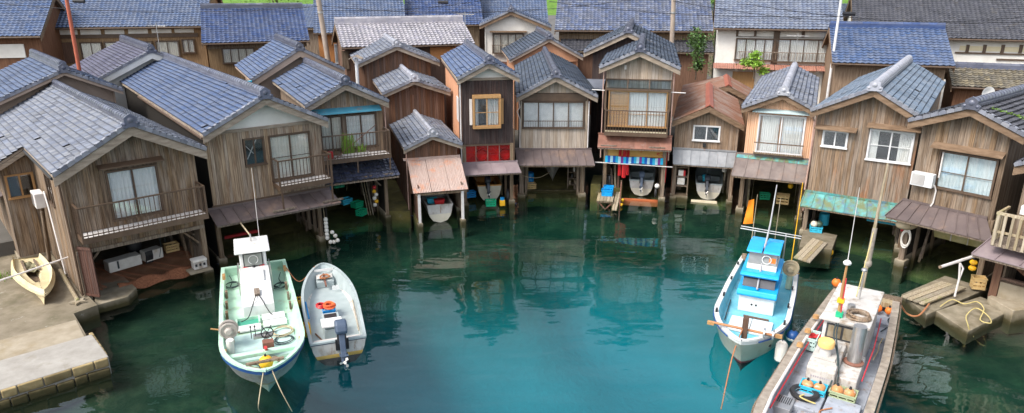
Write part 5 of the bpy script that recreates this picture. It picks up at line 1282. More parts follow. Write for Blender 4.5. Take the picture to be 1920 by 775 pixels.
hel = MB().tube([(6.4, .1, .37), (6.4, .1, .95)], .06, 8).box(6.25, -.25, .8, 6.5, .3, .86).build('helm', M_STEEL, b1)
whl = MB().lathe((6.62, .15, 1.02), [(.17, -.015), (.19, 0), (.17, .015), (.155, 0), (.17, -.015)], 18, 'x')
for k in range(6):
    t = math.pi * k / 3; whl.tube([(6.62, .15, 1.02), (6.62, .15 + .27 * math.cos(t), 1.02 + .27 * math.sin(t))], .012, 6)
whl.build('steering_wheel', M_BLACK, hel, True)
for yy in (-.3, -.18): MB().tube([(6.4, yy, .8), (6.36, yy, 1.15)], .012, 6).ball((6.36, yy, 1.17), .03).build('lever', M_BLACK, hel, True)
MB().box(6.7, -.02, .5, 6.95, .3, .85).build('engine_box', M_RUST, b1); MB().tube([(6.9, .1, .5), (7.3, .05, .9)], .05, 8).build('spout', REDP, b1, True)
reel(b1, (5.75, -.92, .95), mat('tan grey reel', (.36, .32, .28), (.5, .45, .4), .6, (6, 6, 6)), mat('worn tan casting', (.40, .33, .25), (.55, .48, .38), .6))
MB().tube([(6.5, -.92, .4), (6.55, -.9, .95)], .11, 10).build('fender_tube', PVC, b1, True)
for a, b in (((7.3, -.85), (8.0, -.15)), ((7.3, .2), (7.9, .65))): MB().bar((a[0], a[1], .55), (b[0], b[1], .58), .16, .03).build('bow_board', W_BROWN, b1)
MB().box(7.7, -.35, .4, 8.1, .35, .48).build('bow_hatch', WHITEP, b1)
MB().bar((8.28, -.5, 1.0), (8.28, .5, 1.0), .1, .05).build('bow_rub_rail', W_BROWN, b1)
for s in (-1, 1):
    for x in (1.0, 6.9): MB().box(x, s * 1.06 - .05, .72, x + .28, s * 1.06 + .05, .86).build('mooring_block', W_OCHRE, b1)
    for x in (2.2, 3.1, 3.9): MB().box(x, s * 1.0 - .04, .45, x + .18, s * 1.0 + .04, .7).build('rope_bundle', W_BROWN, b1)
MB().tube([(1.1, .3, 1.86), (1.0, .32, 4.7)], [.012, .006], 6).build('whip_antenna', PVC, b1, True)
M1 = Matrix.Translation((-9.91, 24.62, 0)) @ Matrix.Rotation(yaw_of((3.2, -8.0)), 4, 'Z')
float_(M1 @ Vector((7.95, .02, .78)), 'yellow round buoy sitting in the bow of the mint green boat', YELLOW, .2)
for k, (x, y) in enumerate(((3.1, 1.34), (3.35, 1.33), (5.15, 1.36), (5.4, 1.35), (5.62, 1.34))):
    float_(M1 @ Vector((x, y, .28)), ('upper float of the yellow pair beside the skiff bow', 'lower float of the yellow pair beside the skiff bow', 'uppermost of three yellow fender floats beside the skiff middle', 'middle of three yellow fender floats beside the skiff middle', 'lowest of three yellow fender floats beside the skiff middle')[k], YELLOW, .14, 1.2, group='fender floats between the two left boats')
bow = M1 @ Vector((8.55, -.05, .95))
rope([bow, bow + Vector((.1, -.9, -.55)), at(488, 772, -.2)], ROPE, 'left bow mooring rope of the mint green boat', .014)
rope([M1 @ Vector((8.55, .12, .95)), M1 @ Vector((9.1, .3, .5)), at(548, 772, -.2)], ROPE, 'right bow mooring rope of the mint green boat', .014)
rope([M1 @ Vector((.7, .0, 2.1)), F2 @ Vector((.9, .2, 1.9)), F2 @ Vector((.25, .05, 2.1))], ROPE, 'tan rope from wheelhouse roof to the boathouse post', .03)

# --- grey skiff with tilted outboard
b2 = thing('skiff', 'grey open skiff with blue black outboard and orange rope coil inside', 'boat', (-5.33, 18.98, 0), yaw_of((-1.96, 5.7)))
hb2, zg2 = hull(b2, 6.05, 1.86, .5, .68, .1, tm=.48, p=2.1, q=.62, stern=.9, rake=.5, gw=.08, topm=WHITED, strake=mat('dark rub strip', (.05, .06, .09), (.09, .1, .13), .6), bottom=BOTTOM, boot=mat('yellowed waterline', (.50, .30, .05), (.60, .40, .12), .6), gunm=GREYH, innerm=GREYH, deckm=GREYH, band=.07)
MB().prism([(5.0, .1), (5.75, .1), (5.75, .44), (5.0, .36)], -.32, .32).build('bow_seat', GREYH, b2, bevel=.03)
MB().box(5.1, -.28, .445, 5.5, .3, .46).build('bow_board', WHITED, b2); MB().bar((4.7, 0, .3), (5.4, .03, .5), .06, .08).build('anchor_stock', M_RUST, b2); coil((5.1, .0, .5), .16, 4, ROPEO, parent=b2)
MB().box(5.55, -.35, .55, 5.58, .35, .64).build('name_board', WHITEP, b2); MB().box(4.5, -.45, .2, 4.52, -.2, .36).build('registration_plate', WHITEP, b2)
MB().box(.16, -.72, .1, .55, .72, .34).build('stern_seat', mat('faded pink grey seat', (.52, .48, .44), (.62, .58, .54), .6), b2, bevel=.03)
MB().box(.95, -.2, .1, 2.2, .36, .42).build('console_box', GREYH, b2, bevel=.02); MB().box(.9, -.24, .52, 1.5, .42, .58).build('console_lid', WHITEP, b2, bevel=.015); MB().box(1.05, -.15, .42, 1.4, .32, .52).build('lid_support', GREYH, b2)
MB().box(1.6, -.12, .425, 2.1, .28, .43).build('console_well', M_BLACK, b2)
outboard(b2, (-.12, -.1, .78), 0, math.radians(20), MOTORB, 1.05)
MB().box(-.06, -.3, .2, .0, .1, .55).build('transom_plate', M_BLACK, b2)
MB().tube([(1.4, .62, .13), (.6, .35, .14)], .025, 6).build('paddle', W_RUSSET, b2); MB().tube([(3.2, -.78, .3), (1.0, -.72, .22)], .02, 6).build('boat_hook', PLANKW, b2)
MB().bar((2.2, .76, .32), (3.4, .8, .36), .05, .06).build('fender_bar', BLUEP, b2)
M2 = Matrix.Translation((-5.33, 18.98, 0)) @ Matrix.Rotation(yaw_of((-1.96, 5.7)), 4, 'Z')
crate(M2 @ Vector((2.62, .08, .1)), yaw_of((-1.96, 5.7)), 'blue plastic basket under the orange rope in the grey skiff', BLUEP, .55, .4, .32, 'basket', 'basket')
o = coil((0, 0, 0), .17, 6, mat('orange red rope', (.70, .10, .03), (.80, .16, .05), .8), 'orange red rope coiled on the blue basket in the grey skiff', th=.032); o.location = M2 @ Vector((2.55, .05, .48))
o = coil((0, 0, 0), .14, 5, REDP, 'dark red rope coiled beside the orange coil in the grey skiff', th=.03); o.location = M2 @ Vector((2.7, .32, .46))
rope([M1 @ Vector((1.2, 1.1, .85)), M1 @ Vector((1.7, 1.5, .4)), M2 @ Vector((5.75, .3, .7))], ROPEO, 'reddish rope tying the skiff bow to the mint green boat', .018)

for k, (x, y) in enumerate(((.9, .9), (.5, -.9))): rope([M1 @ Vector((x, y, .55)), M1 @ Vector((x + .3, y * .9, .42)), M1 @ Vector((x + .7, y * .98, .4)), M1 @ Vector((x + .9, y * .85, .42))], ROPED, 'dark line lying in the mint boat beside the wheelhouse, ' + ('port side' if k == 0 else 'starboard side'), .014)
# --- blue roofed white boat
hd3 = (-3.11, -6.5)
b3 = thing('fishing_boat', 'white fishing boat with bright blue wheelhouse roof and orange flag', 'boat', (9.91, 24.73, 0), yaw_of(hd3))
hb3, zg3 = hull(b3, 7.5, 2.3, .78, 1.05, .42, tm=.66, p=2.0, q=.75, stern=.9, rake=.7, gw=.13, topm=CREAM, strake=WHITEP, bottom=BOTTOM, boot=REDP, gunm=WHITEP, innerm=AQUA, deckm=AQUA, band=.16)
mb = MB()
for s in (1, -1):
    pts = [(t * 7.5, s * (hb3(t) + .018), zg3(t) - .1) for t in [k / 20 for k in range(20)]]
    mb.tube(pts, .022, 6)
mb.build('blue_rub_rail', NAVYB, b3, True)
ho = MB().prism([(2.35, .42), (4.15, .42), (4.15, 1.02), (2.35, 1.02)], -.55, .58).build('deck_house', WHITEP, b3, bevel=.03)
MB().prism([(2.3, 1.03), (4.25, 1.03), (4.32, 1.1), (4.25, 1.26), (2.3, 1.26)], -.62, .64).build('blue_band', SKYB, ho, bevel=.03)
MB().prism([(2.4, 1.27), (3.95, 1.27), (3.75, 1.62), (2.4, 1.62)], -.5, .52).build('dark_window_band', mat('dark tinted screen', (.02, .022, .03), (.05, .05, .06), .15, spec=.7), ho)
MB().prism([(2.2, 1.63), (4.0, 1.63), (4.06, 1.7), (3.95, 1.78), (2.2, 1.78)], -.6, .62).build('blue_band', SKYB, ho, bevel=.03)
MB().prism([(2.3, 1.785), (3.62, 1.785), (3.6, 1.95), (2.3, 1.95)], -.46, .48).build('wheelhouse', WHITEP, ho)
MB().prism([(2.35, 1.955), (3.56, 1.955), (3.42, 2.35), (2.35, 2.35)], -.44, .46).build('windscreen', mat('hazy windscreen', (.13, .14, .14), (.24, .25, .24), .1, (3, 3, 3), spec=.8), ho)
MB().lathe((3.52, .14, 2.14), [(.13, 0), (.13, .03), (.155, .03), (.155, 0)], 18, 'x').build('clear_view_screen', WHITEP, ho, True); MB().box(3.48, .22, 2.0, 3.53, .42, 2.2).build('orange_board', ORANGE, ho)
for a, b in ((-.52, -.03), (.02, .54)): MB().prism([(1.95, 2.3), (1.95, 2.36), (2.6, 2.47), (3.55, 2.44), (3.62, 2.38), (3.55, 2.36), (2.6, 2.4)], a, b).build('roof_panel', SKYB, ho, bevel=.02)
for yy in (-.12, .02): MB().lathe((4.16, yy, .72), [(0, .0), (.035, .005), (.035, -.02)], 8, 'x').build('fitting', M_BLACK, ho)
mast = MB().tube([(3.0, 0, 2.4), (2.6, 0.05, 3.1), (2.2, .08, 4.4)], [.035, .03, .02], 8).tube([(4.2, .0, 1.3), (3.0, .0, 2.5)], .035, 8).build('mast', M_STEEL, b3, True)
MB().tube([(1.7, -1.0, 2.5), (1.7, 1.05, 2.42)], .022, 8).tube([(1.62, -1.0, 2.56), (1.62, 1.05, 2.48)], .02, 8).build('cross_pole', M_STEEL, b3, True)
for s in (-.5, .55): MB().tube([(1.7, s, .5), (1.68, s, 2.5)], .025, 8).build('frame_leg', M_STEEL, b3, True)
for k, (x, y, zt) in enumerate(((.35, -.72, 3.4), (1.2, .15, 3.6), (.9, .8, 4.2))): MB().tube([(x, y, .45), (x - .15, y + .03, zt)], [.022, .012], 6).build('pole', PLANKW if k < 2 else YELLOW, b3, True)
fl = MB().grid(6, 6, lambda a, b: (.24 + .05 * math.sin(b * 5 + a * 2), -.72 - .02 - .34 * a * (1 - .45 * b) - .05 * b, 2.25 - .05 * a + .95 * b)).build('flag', ORANGEFLAG, b3, True)
for (y0, y1) in ((-.64, .0), (.02, .66)): MB().box(4.75, y0, .43, 5.75, y1, .5).build('hatch_cover', WHITEP, b3, bevel=.015)
MB().bar((4.55, -.3, .46), (4.6, .5, .47), .05, .05).build('boat_hook', W_RUSSET, b3)
bo = MB().tube([(6.85, -1.0, 1.14), (6.85, .95, 1.1)], [.04, .04], 10).build('bow_beam', mat('varnished beam', (.33, .14, .06), (.45, .21, .09), .5), b3, True)
for s in (-1.1, .85): MB().box(6.8, s, 1.06, 6.9, s + .2, 1.16).build('beam_end', W_OCHRE, bo)
MB().box(6.78, -.08, .6, 6.94, .08, 1.5).build('bitt_post', W_RUSSET, b3)
for s in (.55, .8): MB().lathe((6.85, 0, 1.12), [(.0, s - .025), (.16, s - .025), (.16, s + .025), (0, s + .025)], 14, 'y').build('roller_disc', M_STEEL, bo, True)
reel(b3, (1.6, .85, 1.25), ROPE, mat('pale green paint', (.42, .50, .34), (.55, .6, .44), .6))
for s in (-1, 1):
    for x in (1.0, 2.6, 4.2, 5.6): MB().box(x, s * 1.02 - .03, .84 + .02 * x, x + .14, s * 1.02 + .03, .9 + .03 * x).build('cleat', M_BLACK, b3)
    MB().box(.1, s * .92 - .08, .75, .35, s * .92 + .08, .95).build('stern_block', W_BROWN, b3)
MB().box(6.0, .35, .5, 6.45, .75, .55).build('black_mat', M_BLACK, b3); rope([(6.1, .4, .58), (6.3, .5, .62), (6.1, .65, .6), (6.4, .7, .6)], ROPEY, None, .016, 'rope', parent=b3)
MB().tube([(3.6, -.86, .5), (5.2, -.8, .5)], .018, 6).build('boat_pole', M_BLACK, b3)
MB().box(.14, -.8, .43, .8, .8, .9).build('stern_locker', AQUA, b3)
M3 = Matrix.Translation((9.91, 24.73, 0)) @ Matrix.Rotation(yaw_of(hd3), 4, 'Z')
t = float_(M3 @ Vector((5.45, 1.3, .5)), 'blue and white ball fender at the bow of the blue roofed boat', NAVYB, .2); MB().ball((0, 0, -.03), .203, 1, 1, .72).build('white_band', WHITEF, t, True)
t = thing('fender', 'long white ribbed fender hanging from the bow beam of the blue roofed boat', 'fender', M3 @ Vector((6.45, 1.06, .42)))
MB().lathe((0, 0, 0), [(0, -.34), (.1, -.33), (.17, -.26), (.18, 0), (.17, .25), (.1, .34), (0, .36)], 14).build('body', WHITEF, t, True); MB().tube([(0, 0, .34), (0, -.02, .75)], .015, 6).build('line', ROPED, t)
bow = M3 @ Vector((6.9, -.05, 1.2))
rope([bow, M3 @ Vector((7.5, -.2, .5)), at(1352, 768, -.3)], ROPEO, 'brown mooring rope running from the bow of the blue roofed boat', .02)

# --- long working boat at lower right
hd4 = (-.56, -.828)
b4 = thing('fishing_boat', 'long weathered work boat with timber rails, steel funnel and radar mast at lower right', 'boat', (12.07, 21.5, 0), yaw_of(hd4))
M4 = Matrix.Translation((12.07, 21.5, 0)) @ Matrix.Rotation(yaw_of(hd4), 4, 'Z')
hb4, zg4 = hull(b4, 12.0, 2.44, .92, 1.35, .55, tm=.72, p=2.0, q=.8, stern=.8, rake=1.0, gw=.2, topm=WHITED, strake=W_POST, bottom=BOTTOM, gunm=mat('weathered timber rail', (.20, .165, .13), (.38, .33, .27), .85, (5, 5, 5), stain=((.45, .36, .22), 2.2, .6, .78)), innerm=LGREY, deckm=LGREY, band=.2)
MB().box(-.1, -1.06, .9, .22, 1.06, 1.0).build('stern_beam', W_POST, b4, bevel=.02); MB().box(.22, .0, .78, .55, 1.0, .95).build('stern_bench', PLANKW, b4)
for s in (-1, 1): MB().tube([(t * 12, s * (hb4(t) + .06), zg4(t) - .12) for t in [k / 16 for k in range(15)]], .03, 8).build('rub_tube', W_POST, b4, True)
# aft cover, wheelhouse, engine casing
MB().box(.5, -.75, .56, 2.2, .25, .98).build('aft_cabin', mat('faded pink grey top', (.50, .45, .44), (.62, .57, .56), .6, (2, 2, 2), stain=((.55, .3, .25), 1.6, .6, .7)), b4, bevel=.03)
wh = MB().prism([(2.4, .56), (5.05, .56), (5.05, 1.35), (4.9, 1.92), (2.4, 1.92)], -.55, .58).build('wheelhouse', WHITED, b4, bevel=.03)
MB().box(2.3, -.62, 1.93, 5.1, .65, 2.02).build('roof', WHITED, wh, bevel=.02)
MB().bar((5.0, -.45, 1.62), (5.0, .48, 1.62), .02, .42, (-.25, 0, 1)).build('window_frame', M_BLACK, wh)
for a, b in ((-.4, -.06), (.0, .42)): MB().bar((5.015, a, 1.62), (5.015, b, 1.62), .01, .33, (-.25, 0, 1)).build('windscreen', mat('brown reflecting glass', (.13, .10, .06), (.22, .18, .12), .1, (3, 3, 3), spec=.8), wh)
en = MB().prism([(5.05, .56), (6.75, .56), (6.75, 1.25), (6.6, 1.34), (5.05, 1.36)], -.55, .15).build('engine_casing', WHITED, b4, bevel=.03)
en2 = MB().prism([(5.05, .56), (6.5, .56), (6.5, 1.08), (5.05, 1.12)], .152, .66).build('engine_casing', WHITED, b4, bevel=.03)
MB().prism([(5.3, 1.365), (6.3, 1.355), (6.3, 1.39), (5.3, 1.4)], -.5, .05).build('casing_lid', WHITED, en)
MB().bar((6.72, -.48, 1.22), (6.72, -.08, 1.22), .02, .04).bar((6.46, .2, 1.06), (6.46, .5, 1.06), .02, .04).build('grab_slot', M_RUST, en)
for k in range(9): MB().box(6.752, -.42 + k * .055, 1.02, 6.756, -.39 + k * .055, 1.07).build('hull_letter', mat('grey lettering', (.30, .28, .32), (.36, .34, .38), .6), en)
for k in range(3): MB().box(6.752, -.25 + .05 * k, .86 - k * .03, 6.757, -.1 + .03 * k, .88 - k * .03).build('red_mark', M_RUST, en)
yc = MB().tube([(6.05, -.25, 1.39), (6.05, -.25, 1.62)], [.17, .14], 14).build('vent_stack', WHITED, b4, True)
MB().lathe((6.05, -.25, 1.62), [(.14, 0), (.21, .02), (.215, .16), (.19, .2), (0, .215)], 18).build('yellow_cap', mat('yellow cap', (.72, .42, .12), (.80, .52, .2), .5), yc, True)
fu = MB().tube([(5.55, .42, 1.1), (5.5, .44, 2.2)], [.18, .17], 16).build('funnel', M_STEEL, b4, True); MB().lathe((5.5, .44, 2.2), [(.17, 0), (.0, .005)], 16).build('funnel_cap', M_STEEL, fu); MB().lathe((5.55, .42, 1.12), [(.26, 0), (.26, .03), (.18, .06)], 16).build('funnel_base', M_RUST, fu)
ma = MB().tube([(4.75, -.22, 2.0), (4.8, -.22, 2.9), (4.82, -.2, 3.6)], [.045, .04, .03], 8).build('radar_mast', W_OCHRE, b4, True)
MB().tube([(4.84, -.16, 2.0), (4.84, -.16, 3.2)], .016, 6).build('red_cable', REDHOSE, ma, True); MB().box(4.72, -.3, 2.45, 4.88, -.12, 2.56).build('lamp', YELLOW, ma); MB().box(4.74, -.28, 2.02, 4.9, -.1, 2.16).build('lamp', GREENP, ma)
MB().lathe((4.82, -.2, 3.6), [(0, 0), (.1, .01), (.11, .06), (.06, .12), (0, .13)], 12).build('radar_dome', WHITEP, ma, True)
rope([(4.85, -.2, 2.0), (5.4, -.18, 1.7), (6.3, .12, 1.4), (6.9, .08, .9), (6.95, .05, .62)], ROPED, None, .022, 'cable', parent=b4); rope([(4.85, -.15, 2.05), (5.5, -.1, 1.75), (6.4, .18, 1.3), (6.85, .25, .7)], ROPED, None, .018, 'cable', parent=b4)
MB().tube([(3.3, .1, 2.02), (3.25, .1, 2.9)], .02, 6).ball((3.25, .1, 2.95), .09, 1, 1, .7).build('antenna', M_STEEL, b4, True); MB().tube([(4.2, .02, 2.02), (4.2, .02, 2.2)], [.12, .1], 12).build('searchlight', M_STEEL, b4, True)
coil((4.6, .28, 2.04), .26, 6, W_BROWN, parent=b4, name='net_heap', th=.035)
w_ = MB().tube([(1.0, -.12, .6), (.85, -.05, 3.0), (.6, .0, 5.6)], [.07, .055, .03], 8).build('derrick_pole', PLANKW, b4, True)
MB().tube([(.86, -.05, 2.3), (.8, -.03, 3.5)], [.085, .075], 9).ball((.85, -.05, 2.3), .12, 1, 1, 1.3).build('furled_cloth', mat('grey cloth', (.20, .175, .14), (.36, .32, .27), .9, (6, 6, 6)), w_, True)
MB().tube([(4.82, -.2, 3.6), (4.8, -.2, 5.8)], [.012, .006], 6).build('whip_antenna', PVC, b4, True)
rope([(.85, -.05, 3.4), (2.0, -.05, 2.4), (3.2, .0, 2.05)], ROPEY, None, .012, 'stay', parent=b4)
MB().tube([(1.3, -.45, .98), (1.3, -.45, 1.6)], [.06, .05], 8).build('bollard', PLANKW, b4)
for (x0, x1, y0, y1, z) in ((1.2, 1.75, .4, .92, .74), (2.0, 2.75, .68, 1.0, .72), (7.0, 7.95, -.78, .05, .74), (7.0, 7.95, .1, .9, .74), (8.05, 9.0, -.4, .6, .72), (8.02, 9, .65, 1.0, .7)): MB().box(x0, y0, .552, x1, y1, z).build('hatch_cover', LGREY, b4, bevel=.015)
st = MB().box(7.7, -1.02, .56, 8.35, -.55, .8).build('steel_locker', M_STEEL, b4, bevel=.01)
for k in range(8): MB().box(7.78, -.98 + k * .05, .802, 8.1, -.96 + k * .05, .81).build('louvre', M_BLACK, st)
MB().tube([(t * 12, -(hb4(t) - .3), zg4(t) - .1) for t in (.16, .25, .35, .45, .55, .65, .74)], .02, 7).build('red_hose', REDHOSE, b4, True); MB().tube([(t * 12, -(hb4(t) - .22), zg4(t) + .02) for t in (.2, .3, .4, .5, .6, .7, .8)], .04, 7).build('side_pipe', PVC, b4, True)
MB().tube([(t * 12, (hb4(t) - .42), zg4(t) + .35) for t in (.22, .3, .4, .5, .58)], .016, 7).build('red_hose', REDHOSE, b4, True)
for x in (3.3, 4.4, 5.4): MB().tube([(x, -1.0, 1.1), (x, -1.0, 1.2)], [.1, .08], 10).build('cork_float', W_OCHRE, b4, True)
ty = thing('tyre', 'black tyre with a tan lashing lying on the grey hatch of the work boat', 'tyre', M4 @ Vector((7.35, -.42, .82)))
MB().lathe((0, 0, 0), [(.27, -.07), (.34, -.06), (.37, 0), (.34, .06), (.27, .07), (.22, .03), (.22, -.03), (.27, -.07)], 24).build('tread', M_BLACK, ty, True); MB().lathe((0, 0, 0), [(.225, -.02), (.21, 0), (.225, .02)], 24).build('bead', M_STEEL, ty, True); rope([(-.1, -.2, .08), (-.25, -.3, .09), (-.1, -.38, .03), (.1, -.45, -.02)], ROPEY, None, .02, 'lashing', parent=ty)
yw4 = yaw_of(hd4)
crate(M4 @ Vector((4.3, -.86, .62)), yw4, 'pale green box with red cloth along the port rail of the work boat', SEAF, .6, .3, .38, 'box', 'box')
t = thing('red_cloth', 'crumpled red cloth in the pale green box on the work boat', 'cloth', M4 @ Vector((4.25, -.86, .95))); MB().grid(8, 8, lambda a, b: (-.2 + .4 * a, -.12 + .24 * b, .06 * math.sin(a * 8 + b * 3) * math.sin(b * 7))).build('cloth', REDP, t, True); MB().tube([(.1, 0, 0), (.5, -.1, .1)], .02, 6).build('tail', REDP, t)
crate(M4 @ Vector((6.98, -.28, .56)), yw4 + math.pi / 2, 'cyan plastic crate holding two brown floats on the work boat', CYANP, .62, .4, .34)
crate(M4 @ Vector((6.82, .42, .56)), yw4 + math.pi / 2, 'dull green plastic crate holding two brown floats on the work boat', mat('dull green plastic', (.30, .36, .20), (.40, .45, .28), .6), .62, .4, .34)
BRF = mat('brown glass float', (.45, .18, .05), (.62, .33, .16), .35, (6, 6, 6), stain=((.7, .62, .55), 5, .55, .7))
for k, (p, q, m_, lb) in enumerate((((1.0, .95), (2.4, .75), ROPED, 'dark rope tail beside the aft boxes of the work boat'), ((2.9, .86), (4.4, .8), ROPE, 'tan rope lying along the starboard side deck of the work boat'), ((7.6, .3), (8.6, -.1), ROPEO, 'rusty rope across the forward hatches of the work boat'))):
    rope([M4 @ Vector((p[0], p[1], .78)), M4 @ Vector((lerp_(p[0], q[0], .3), lerp_(p[1], q[1], .6), .76)), M4 @ Vector((lerp_(p[0], q[0], .6), lerp_(p[1], q[1], .2), .77)), M4 @ Vector((q[0], q[1], .76))], m_, lb, .018)
for (x, y, lb) in ((6.98, -.43, 'left brown float in the cyan crate'), (6.98, -.13, 'right brown float in the cyan crate'), (6.82, .27, 'left brown float in the dull green crate'), (6.82, .57, 'right brown float in the dull green crate')): float_(M4 @ Vector((x, y, .86)), lb, BRF, .155, group=None)
float_(M4 @ Vector((.3, -.95, 1.18)), 'orange red float on the stern corner of the work boat', ORANGE, .15)
for y, sd_ in ((.45, 'left'), (.78, 'right')): float_(M4 @ Vector((.75, y, .78)), sd_ + ' orange float of two tucked under the stern bench of the work boat', ORANGE, .13, group='floats under the stern bench')

# ================================================================== BOATS STORED IN THE SLIPS
def stored(F_, loc, yawd, lab, L=4.4, B=1.4, topm=WHITED, inner=GREYH, motor=MOTOR, strake=None, flip=1, bottom=CREAM, mx=0.0):
    b = thing('stored_skiff', lab, 'boat', F_ @ (Vector(loc) - Vector((0, 0, .1))), math.radians(yawd))
    hull(b, L, B, .5, .68, .06, tm=.5, p=2, q=.7, stern=.92, rake=.4, gw=.06, topm=topm, strake=strake or topm, bottom=bottom, gunm=inner, innerm=inner, deckm=inner, ns=12, band=.06)
    MB().box(.12, -.5, .07, .45, .5, .3).build('thwart', inner, b); MB().box(2.2, -.6, .07, 2.45, .6, .34).build('thwart', inner, b)
    if motor: outboard(b, (-.1, mx, .66), 0, math.radians(30), motor, .85)
    return b
stored(F4, (1.3, -1.1, .45), 106, 'white skiff with red scrapes parked under the pink porch', 4.2, 1.35, WHITED, WHITED, None)
stored(F7, (-1.05, .75, .5), 100, 'cream skiff with orange gunwale and outboard inside the dark brown boathouse', 4.2, 1.35, CREAM, mat('orange gunwale', (.55, .25, .05), (.65, .33, .09), .6), MOTOR, mx=.1)
stored(F9, (2.25, .95, .5), 79, 'white skiff with blue black outboard in the slip of the tallest boathouse', 4.4, 1.4, WHITED, GREYH, MOTORB)
stored(F10, (1.8, .65, .42), 75, 'white skiff with black outboard and blue bucket below the red roofed house', 4.4, 1.45, WHITED, GREYH, MOTOR, mx=.1)
bb = thing('hanging_boat', 'narrow white boat with its bow pointing out of the pale centre boathouse', 'boat', F8 @ Vector((1.9, 5.0, .95)), math.radians(-92))
hull(bb, 4.0, 1.25, .5, .7, .1, tm=.35, p=1.6, q=.9, rake=.35, gw=.05, topm=WHITED, strake=WHITED, bottom=WHITED, gunm=WHITED, innerm=BOTTOM, deckm=BOTTOM, ns=12, band=.05)
tr = thing('trough_boat', 'mossy yellowed trough hanging in the slip under the brown seamed skirt roof', 'trough', F13 @ Vector((1.5, 1.6, 1.2)), math.radians(-51))
MB().prism([(-.9, 0), (.9, 0), (1.0, .55), (-1.0, .55)], -.3, .3).build('hull', mat('mossy yellow wood', (.40, .34, .12), (.58, .52, .30), .8, (3, 3, 3)), tr)
MB().box(-1.02, -.34, .5, 1.02, -.28, .58).build('rim', W_POST, tr)
for x in (-.3, .3): MB().tube([(x, -.33, 0), (x, -.33, 1.2)], .02, 6).build('sling', PVC, tr)
tr = thing('fish_tub', 'white and aqua tub stored in the dark slip behind the turquoise skirt roof', 'tub', F12 @ Vector((3.0, 2.6, .55)), math.radians(-34))
MB().prism([(-.6, 0), (.6, 0), (.68, .42), (-.68, .42)], -.4, .4).build('body', mat('yellowish tub', (.5, .48, .28), (.66, .64, .5), .7), tr); MB().box(-.72, -.44, .02, .72, .44, .1).build('aqua_tray', CYANP, tr)
tr = thing('fish_tub', 'white lidded tub with blue mark hanging high under the turquoise skirt roof', 'tub', F12 @ Vector((1.45, 1.2, 1.1)), math.radians(-34))
MB().box(-.4, -.3, 0, .4, .3, .4).build('body', WHITED, tr, bevel=.02); MB().box(-.42, -.32, .4, .42, .32, .48).build('lid', CYANP, tr); MB().box(-.2, -.304, .12, .2, -.302, .22).build('mark', BLUEP, tr)

# ================================================================== PIERS AND THINGS ON THEM
def poly_at(pts, z): return [tuple(at(x, y, z)[:2]) for x, y in pts]
def slab(name, lab, cat, pts, z, th_, m):
    o = MB().prism(poly_at(pts, z), z - th_, z, 'z').build(name, m, None, bevel=.02)
    return tag(o, lab, cat)
def lerp(a, b, t): return a + (b - a) * t
def plank_run(parent, q, n, z, m, th_=.04, across=False, gap=.012, name='plank'):
    """n boards filling the ground quad q (pixel corners: start left, start right, end right, end left)"""
    A_, B_, C_, D_ = [at(x, y, z) for x, y in q]
    for k in range(n):
        t0, t1 = k / n + gap / 2, (k + 1) / n - gap / 2
        P = [lerp(A_, B_, t0), lerp(A_, B_, t1), lerp(D_, C_, t1), lerp(D_, C_, t0)]
        e = random.uniform(-.03, .03)
        MB().prism([(p.x, p.y) for p in P], z - th_ + .004 * (k % 2), z + .006 * (k % 2), 'z').build(name, m, parent)
slab('ramp_slab', 'grey concrete slab jutting into the water below the net', 'slab', [(178, 573), (240, 556), (256, 540), (226, 513), (172, 500)], .3, .35, CONCL)
pr = slab('pier', 'small concrete pier beside the turquoise skirted boathouse', 'pier', [(1507, 428), (1570, 441), (1560, 468), (1499, 462)], .35, .9, CONC)
gang = thing('gangway', 'weathered plank gangway sloping from the small pier to the blue roofed boat', 'gangway', at(1520, 470, .3))
for k in range(4):
    t0, t1 = k / 4 + .01, (k + 1) / 4 - .01
    a, b, c, d = lerp(at(1524, 446, .42), at(1552, 456, .42), t0), lerp(at(1524, 446, .42), at(1552, 456, .42), t1), lerp(at(1488, 482, .38), at(1519, 492, .38), t1), lerp(at(1488, 482, .38), at(1519, 492, .38), t0)
    o_ = gang.location; dn = Vector((0, 0, -.05)); a, b, c, d = [p - o_ for p in (a, b, c, d)]
    mb = MB(); mb.v = [tuple(p) for p in (a, b, c, d, a + dn, b + dn, c + dn, d + dn)]; mb.f = [(0, 1, 2, 3), (7, 6, 5, 4), (0, 4, 5, 1), (1, 5, 6, 2), (2, 6, 7, 3), (3, 7, 4, 0)]
    mb.build('plank', PLANKW, gang)
p1 = slab('pontoon', 'larger concrete pontoon with planks laid on top at right', 'pontoon', [(1690, 552), (1772, 517), (1852, 541), (1738, 590)], .26, .5, CONCL)
boards = thing('board_walk', 'old tan planks lying on the larger pontoon at right', 'boards', at(1740, 545, .38))
for k in range(4):
    q = [(1690 + k * 11, 556 + k * 4), (1700 + k * 11, 559 + k * 4), (1776 + k * 12, 531 + k * 3), (1765 + k * 12, 528 + k * 3)]
    P = [at(x, y, .4) - boards.location for x, y in q]; MB().prism([(p.x, p.y) for p in P], -.01, .035 + .006 * (k % 2), 'z').build('plank', PLANKW, boards)
p2 = slab('pontoon', 'smaller concrete pontoon with yellow rope lying on top at right', 'pontoon', [(1755, 583), (1838, 556), (1900, 580), (1815, 622)], .24, .5, CONCL)
slab('step_block', 'concrete step block against the plinth at the right edge', 'block', [(1852, 556), (1925, 530), (1960, 575), (1900, 583)], .5, .9, CONCL)
rope([at(1763, 575, .33), at(1785, 562, .34), at(1808, 570, .37), at(1832, 566, .4), at(1845, 580, .38), at(1838, 600, .37), at(1858, 606, .4), at(1852, 592, .38), at(1830, 578, .4), at(1812, 592, .37), at(1815, 610, .38)], ROPEY, 'yellow rope in loops on the smaller pontoon', .016)
